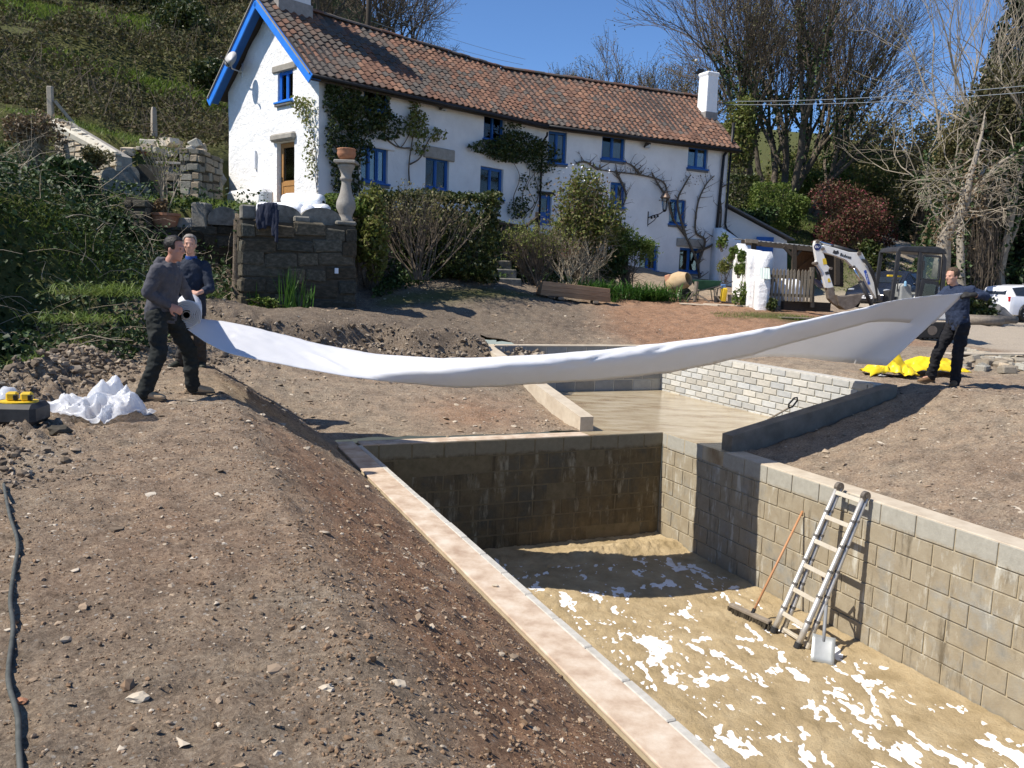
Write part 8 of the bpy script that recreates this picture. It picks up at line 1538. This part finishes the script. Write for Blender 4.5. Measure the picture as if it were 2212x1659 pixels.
yp = thing('yellow_pump', 'yellow upright machine with hoses by the white wall', 'machine', gpos(1562, 655, 25.2)); mb = MB(); mb.box((0, 0, .24), (.17, .16, .44), Matrix.Rotation(.1, 3, 'Y'), .04); mb.build('casing', M['yellow'], yp); mb = MB(); mb.box((-.02, .04, .5), (.14, .12, .14), None, .02); mb.build('motor', mat('pump_blue', (.08, .16, .32), rough=.5), yp)
for k in range(3): mb = MB(); mb.tube([(-.06-.03*k, -.05, .5), (-.22-.05*k, -.1, .42), (-.25, -.12, .15+.05*k), (-.1, -.15, .04), (.2+.1*k, -.2, .03)], .014, 6); mb.build('hose', M['grey_wood'] if k else M['dig_grey'], yp)
for k, (px, py, r, h, mt, lb) in enumerate(((1580, 653, .13, .26, 'stone_grey', 'grey bucket right of the yellow machine'), (1592, 655, .11, .2, 'pale_b', 'pale tub at the foot of the white wall'), (1548, 655, .1, .2, 'dig_grey', 'small dark tub left of the yellow machine'))):
    M.setdefault('pale_b', mat('pale_tub', (.5, .47, .42), rough=.8)); mb = MB(); mb.lathe([(r*.75, 0), (r, h), (r*.92, h), (r*.7, .02)], (0, 0, 0), 16); tag(mb.build('bucket', M[mt]), lb, 'bucket', 'buckets by the white wall').location = gpos(px, py, 25.3)
for k, (a_, c_, lb) in enumerate((((1470, 652), (1552, 658), 'long pale plank lying in front of the mixer and barrow'), ((1520, 657), (1618, 666), 'long plank lying in front of the white wall'))): p, q = gpos(*a_, 24.4), gpos(*c_, 23.9); mb = MB(); mb.beam(Vector((0, 0, .03)), q-p+Vector((0, 0, .03)), .22, .035, (0, 0, 1), .004); tag(mb.build('plank', M['kerb']), lb, 'plank', 'planks on the ground by the cottage').location = p
p = gpos(1730, 672, 21.9); mb = MB(); mb.beam((-.55, 0, .02), (.55, .05, .02), .32, .03, (0, 0, 1), .004); tag(mb.build('board', M['grey_wood']), 'grey board lying in the grass below the fence', 'board').location = p
bush('plant', 'dark potted greenery at the foot of the picket fence', gpos(1667, 660, 22.9)+Vector((0, 0, .18)), (.22, .18, .2), 420, LM['hedge'], .06, 130, cat='plant')
# grey sheeting heap, logs and stones by the drive
def crumple(name, label, cat, c, pts, mtl, amp, sc, seed, h0=.05, peaks=(), th=.006, nx=44, ny=30):
    """crumpled sheet inside a four-sided outline pts (x,y offsets), standing up at the peaks"""
    q = [Vector((x, y, 0)) for x, y in pts]; vs = []; O = Vector(c)
    for i in range(nx):
        for j in range(ny):
            u, v_ = i/(nx-1), j/(ny-1); p = q[0].lerp(q[1], u).lerp(q[3].lerp(q[2], u), v_); w = np.array([p.x, p.y, seed]); r1 = abs(float(vnoise(w, sc, 3))); e = min(u, v_, 1-u, 1-v_)
            p = p+Vector((float(vnoise(w+5, sc*.8, 2)), float(vnoise(w+9, sc*.8, 2)), 0))*amp*.9
            z = h0+amp*1.5*(1-r1*2.2)*min(1, .35+e*5)+sum(h*math.exp(-((p.x-x)**2+(p.y-y)**2)/s_**2) for x, y, h, s_ in peaks); vs.append(Vector((p.x, p.y, max(z, .008)+gz(O.x+p.x, O.y+p.y)-O.z)))
    mb = MB(); mb.add(vs, [(i*ny+j, (i+1)*ny+j, (i+1)*ny+j+1, i*ny+j+1) for i in range(nx-1) for j in range(ny-1)]); o = tag(mb.build(name, mtl, smooth=True), label, cat); o.location = O; m_ = o.modifiers.new('t', 'SOLIDIFY'); m_.thickness = th; return o
crumple('grey_sheeting', 'heap of grey sheeting below the conifers left of the white car', 'sheeting', gpos(2130, 640, 29.5), [(-.9, -.4), (1.0, -.4), (1.0, .5), (-.9, .5)], mat('grey_sheet', (.10, .095, .09), (.18, .17, .155), scale=5, rough=.6), .12, 1.6, 3, .1, ((-.4, .1, .55, .5), (.4, .1, .4, .5)))
for k, (px, py, Y, ln, a) in enumerate(((2100, 660, 27, 2.3, -.05), (2150, 655, 28.5, 1.6, .02), (2125, 664, 26.2, 1.4, .1))): mb = MB(); mb.tube([(-ln/2, 0, .13), (ln/2, ln*a, .14)], [.15, .13], 10); tag(mb.build('log', M['grey_wood'], smooth=True), ('longest pale log lying along the drive behind the worker', 'log lying farther back beside the white car', 'short log lying nearest on the drive')[k], 'log', 'logs along the drive').location = gpos(px, py, Y)
rr = random.Random(6); rc = thing('rubble_trench', 'rubble of broken concrete and stones in the trench right of the worker', 'rubble', gpos(2140, 750, 15.6)); b = Vector(rc.location)
for k in range(70):
    c = gpos(rr.uniform(2075, 2225), 750, rr.uniform(14.3, 17.6)); s = rr.uniform(.06, .20); Mx = Matrix.Translation(c+Vector((0, 0, s*.25))-b) @ Matrix.Rotation(rr.uniform(0, 6.3), 4, 'Z') @ Matrix.Rotation(rr.uniform(-.4, .4), 4, 'X') @ Matrix.Diagonal((s*1.5, s*1.1, s*.7, 1)); stone_obj('stone', rc, Mx, 'pale_stone', (.55, 1.1))
mb = MB(); mb.beam((-.9, 0, .10), (1.2, .1, .16), .2, .03, (0, 0, 1), .004); tag(mb.build('plank', M['kerb']), 'plank laid across the rubble trench at the right', 'plank').location = gpos(2150, 742, 16.2)
M['yel_tarp'] = mat('yellow_tarp', (.66, .46, .01), (.78, .58, .03), scale=3, rough=.35, bump=.2, bscale=10)
crumple('yellow_tarpaulin', 'crumpled yellow tarpaulin in front of the worker with a raised fold', 'tarpaulin', gpos(1890, 800, 13.6), [(-.25, -.35), (.65, -.25), (.75, .35), (-.1, .3)], M['yel_tarp'], .09, 5.0, 1, .03, ((.35, .12, .26, .14), (.15, -.02, .14, .16)))
crumple('yellow_tarpaulin', 'flat yellow bag lying behind the legs of the worker', 'tarpaulin', gpos(1985, 788, 14.1), [(-.45, -.3), (.75, -.3), (.65, .3), (-.35, .3)], M['yel_tarp'], .07, 4.2, 7, .05, ((.1, .05, .16, .3), (.5, .1, .1, .2)))
crumple('plastic_scrap', 'scrap of white plastic on the yellow tarpaulin', 'scrap', gpos(1906, 798, 13.25)+Vector((0, 0, .06)), [(-.06, -.04), (.06, -.05), (.06, .05), (-.04, .06)], M['plastic_white'], .03, 8, 3, .03, (), .003, 10, 8)
# ------------------------------------------------------------------ left foreground: socket box, plastic film, cable
c = onz(38, 930, .86); c.z = gz(c.x, c.y)+.02; t = thing('socket_box', 'black power box with yellow top and two yellow sockets on the clods', 'power box', c, .1); mb = MB(); mb.box((0, 0, .085), (.40, .32, .17), None, .035); mb.build('case', mat('scuffed_black_plastic', (.02, .02, .02), (.05, .05, .05), scale=9, rough=.55), t); mb = MB(); mb.lathe([(.13, .171), (.13, .180), (.0, .182)], (.02, 0, 0), 24, None, 1.1, .9); mb.build('lid', M['yellow'], t)
for x in (-.03, .08): mb = MB(); mb.box((x, 0, .215), (.085, .075, .07), Matrix.Rotation(.2, 3, 'Z'), .014); so_ = mb.build('socket', M['yellow'], t); mb = MB(); mb.box((x+.035, -.02, .21), (.03, .05, .045), Matrix.Rotation(.2, 3, 'Z'), .005); mb.build('socket_cover', M['black'], so_)
mb = MB(); mb.lathe([(.0, -.01), (.055, 0)], (.181, -.02, .07), 16, Matrix.Rotation(math.pi/2, 3, 'Y')); mb.build('side_disc', M['yellow'], t)
fm_ = bpy.data.materials.new('clear_film'); fm_.use_nodes = True; N_, L_n = nodes(fm_); pb = N_['Principled BSDF']; pb.inputs['Base Color'].default_value = (.86, .88, .92, 1); pb.inputs['Roughness'].default_value = .2; tp = N_.new('ShaderNodeBsdfTransparent'); ts = N_.new('ShaderNodeBsdfTranslucent'); ts.inputs[0].default_value = (.9, .92, .95, 1); m1 = N_.new('ShaderNodeMixShader'); m1.inputs[0].default_value = .5; m2 = N_.new('ShaderNodeMixShader'); m2.inputs[0].default_value = .42
L_n.new(pb.outputs[0], m1.inputs[1]); L_n.new(ts.outputs[0], m1.inputs[2]); L_n.new(m1.outputs[0], m2.inputs[1]); L_n.new(tp.outputs[0], m2.inputs[2]); L_n.new(m2.outputs[0], N_['Material Output'].inputs['Surface'])
c = onz(178, 905, .88); c.z = gz(c.x, c.y); crumple('plastic_film', 'crumpled clear plastic film lying on the soil behind the black box', 'plastic film', c, [(-.48, -.14), (.30, -.22), (.50, .30), (.02, .50)], fm_, .085, 6.5, 2, .03, ((.12, .40, .20, .08), (.03, .28, .16, .09), (.24, .28, .13, .08), (.10, .08, .09, .10), (.36, .14, .09, .09), (-.15, .05, .07, .1)), .002, 70, 50)
c = onz(12, 885, .95); c.z = gz(c.x, c.y); crumple('plastic_film', 'small piece of clear film behind the black box at the left edge', 'plastic film', c, [(-.2, -.08), (.2, -.08), (.2, .12), (-.2, .12)], fm_, .06, 5, 5, .05, ((0, .05, .1, .12),), .002, 30, 20)
pts = [(8, 1045), (20, 1110), (38, 1170), (30, 1230), (22, 1290), (28, 1350), (18, 1420), (20, 1480), (38, 1540), (40, 1600), (46, 1672)]; P3_ = []
for x, y in pts: q = onz(x, y, .89); P3_.append(Vector((q.x, q.y, float(ground(q.x, q.y, True))+.016)))
cc_ = catm(P3_, 60); mb = MB(); o_ = P3_[0]; mb.tube([Vector(p)-o_ for p in cc_], .0085, 8); tag(mb.build('cable', mat('grey_cable', (.05, .055, .05), (.10, .105, .095), scale=20, rough=.6), smooth=True), 'grey cable snaking over the soil at the left edge', 'cable').location = o_
# single larger stones and lumps that stand out near the camera
for k, (px, py, s, mk, tn, lb) in enumerate(((130, 940, .10, 'clod', .6, 'large dark clod in front of the plastic film'), (42, 1512, .022, 'red', 1, 'reddish stone under the cable'), (300, 1500, .035, 'pale', 1.2, 'pale pointed stone lower left on the bund'), (705, 1475, .03, 'pale', .9, 'rounded brown stone on the crest of the bund'), (858, 1440, .035, 'pale', 1.4, 'oblong white stone on the bund slope'), (795, 898, .03, 'pale', 1.2, 'small pale stone on the flat of the bund'), (1270, 1447, .025, 'pale', .8, 'brown pebble on the broad coping'))):
    q = onz(px, py, .88) if px < 1000 else loc3(-.2, 5.2, 0); z = float(ground(q.x, q.y, True)) if px < 1000 else .006; v_, f_ = ICO2; r2 = np.random.default_rng(k); s *= .72; vv_ = v_*(1+r2.normal(0, .16, (len(v_), 1)))*s*np.array([1.3, .9, .6]); me = np_mesh('stone', vv_, None, f_)
    m_ = {'clod': M['wall_core'], 'red': M['terracotta'], 'pale': M['kerb']}[mk]; o = link('loose_rock', me, m_, label=lb, cat='stone'); o.location = (q.x, q.y, z+s*.3)
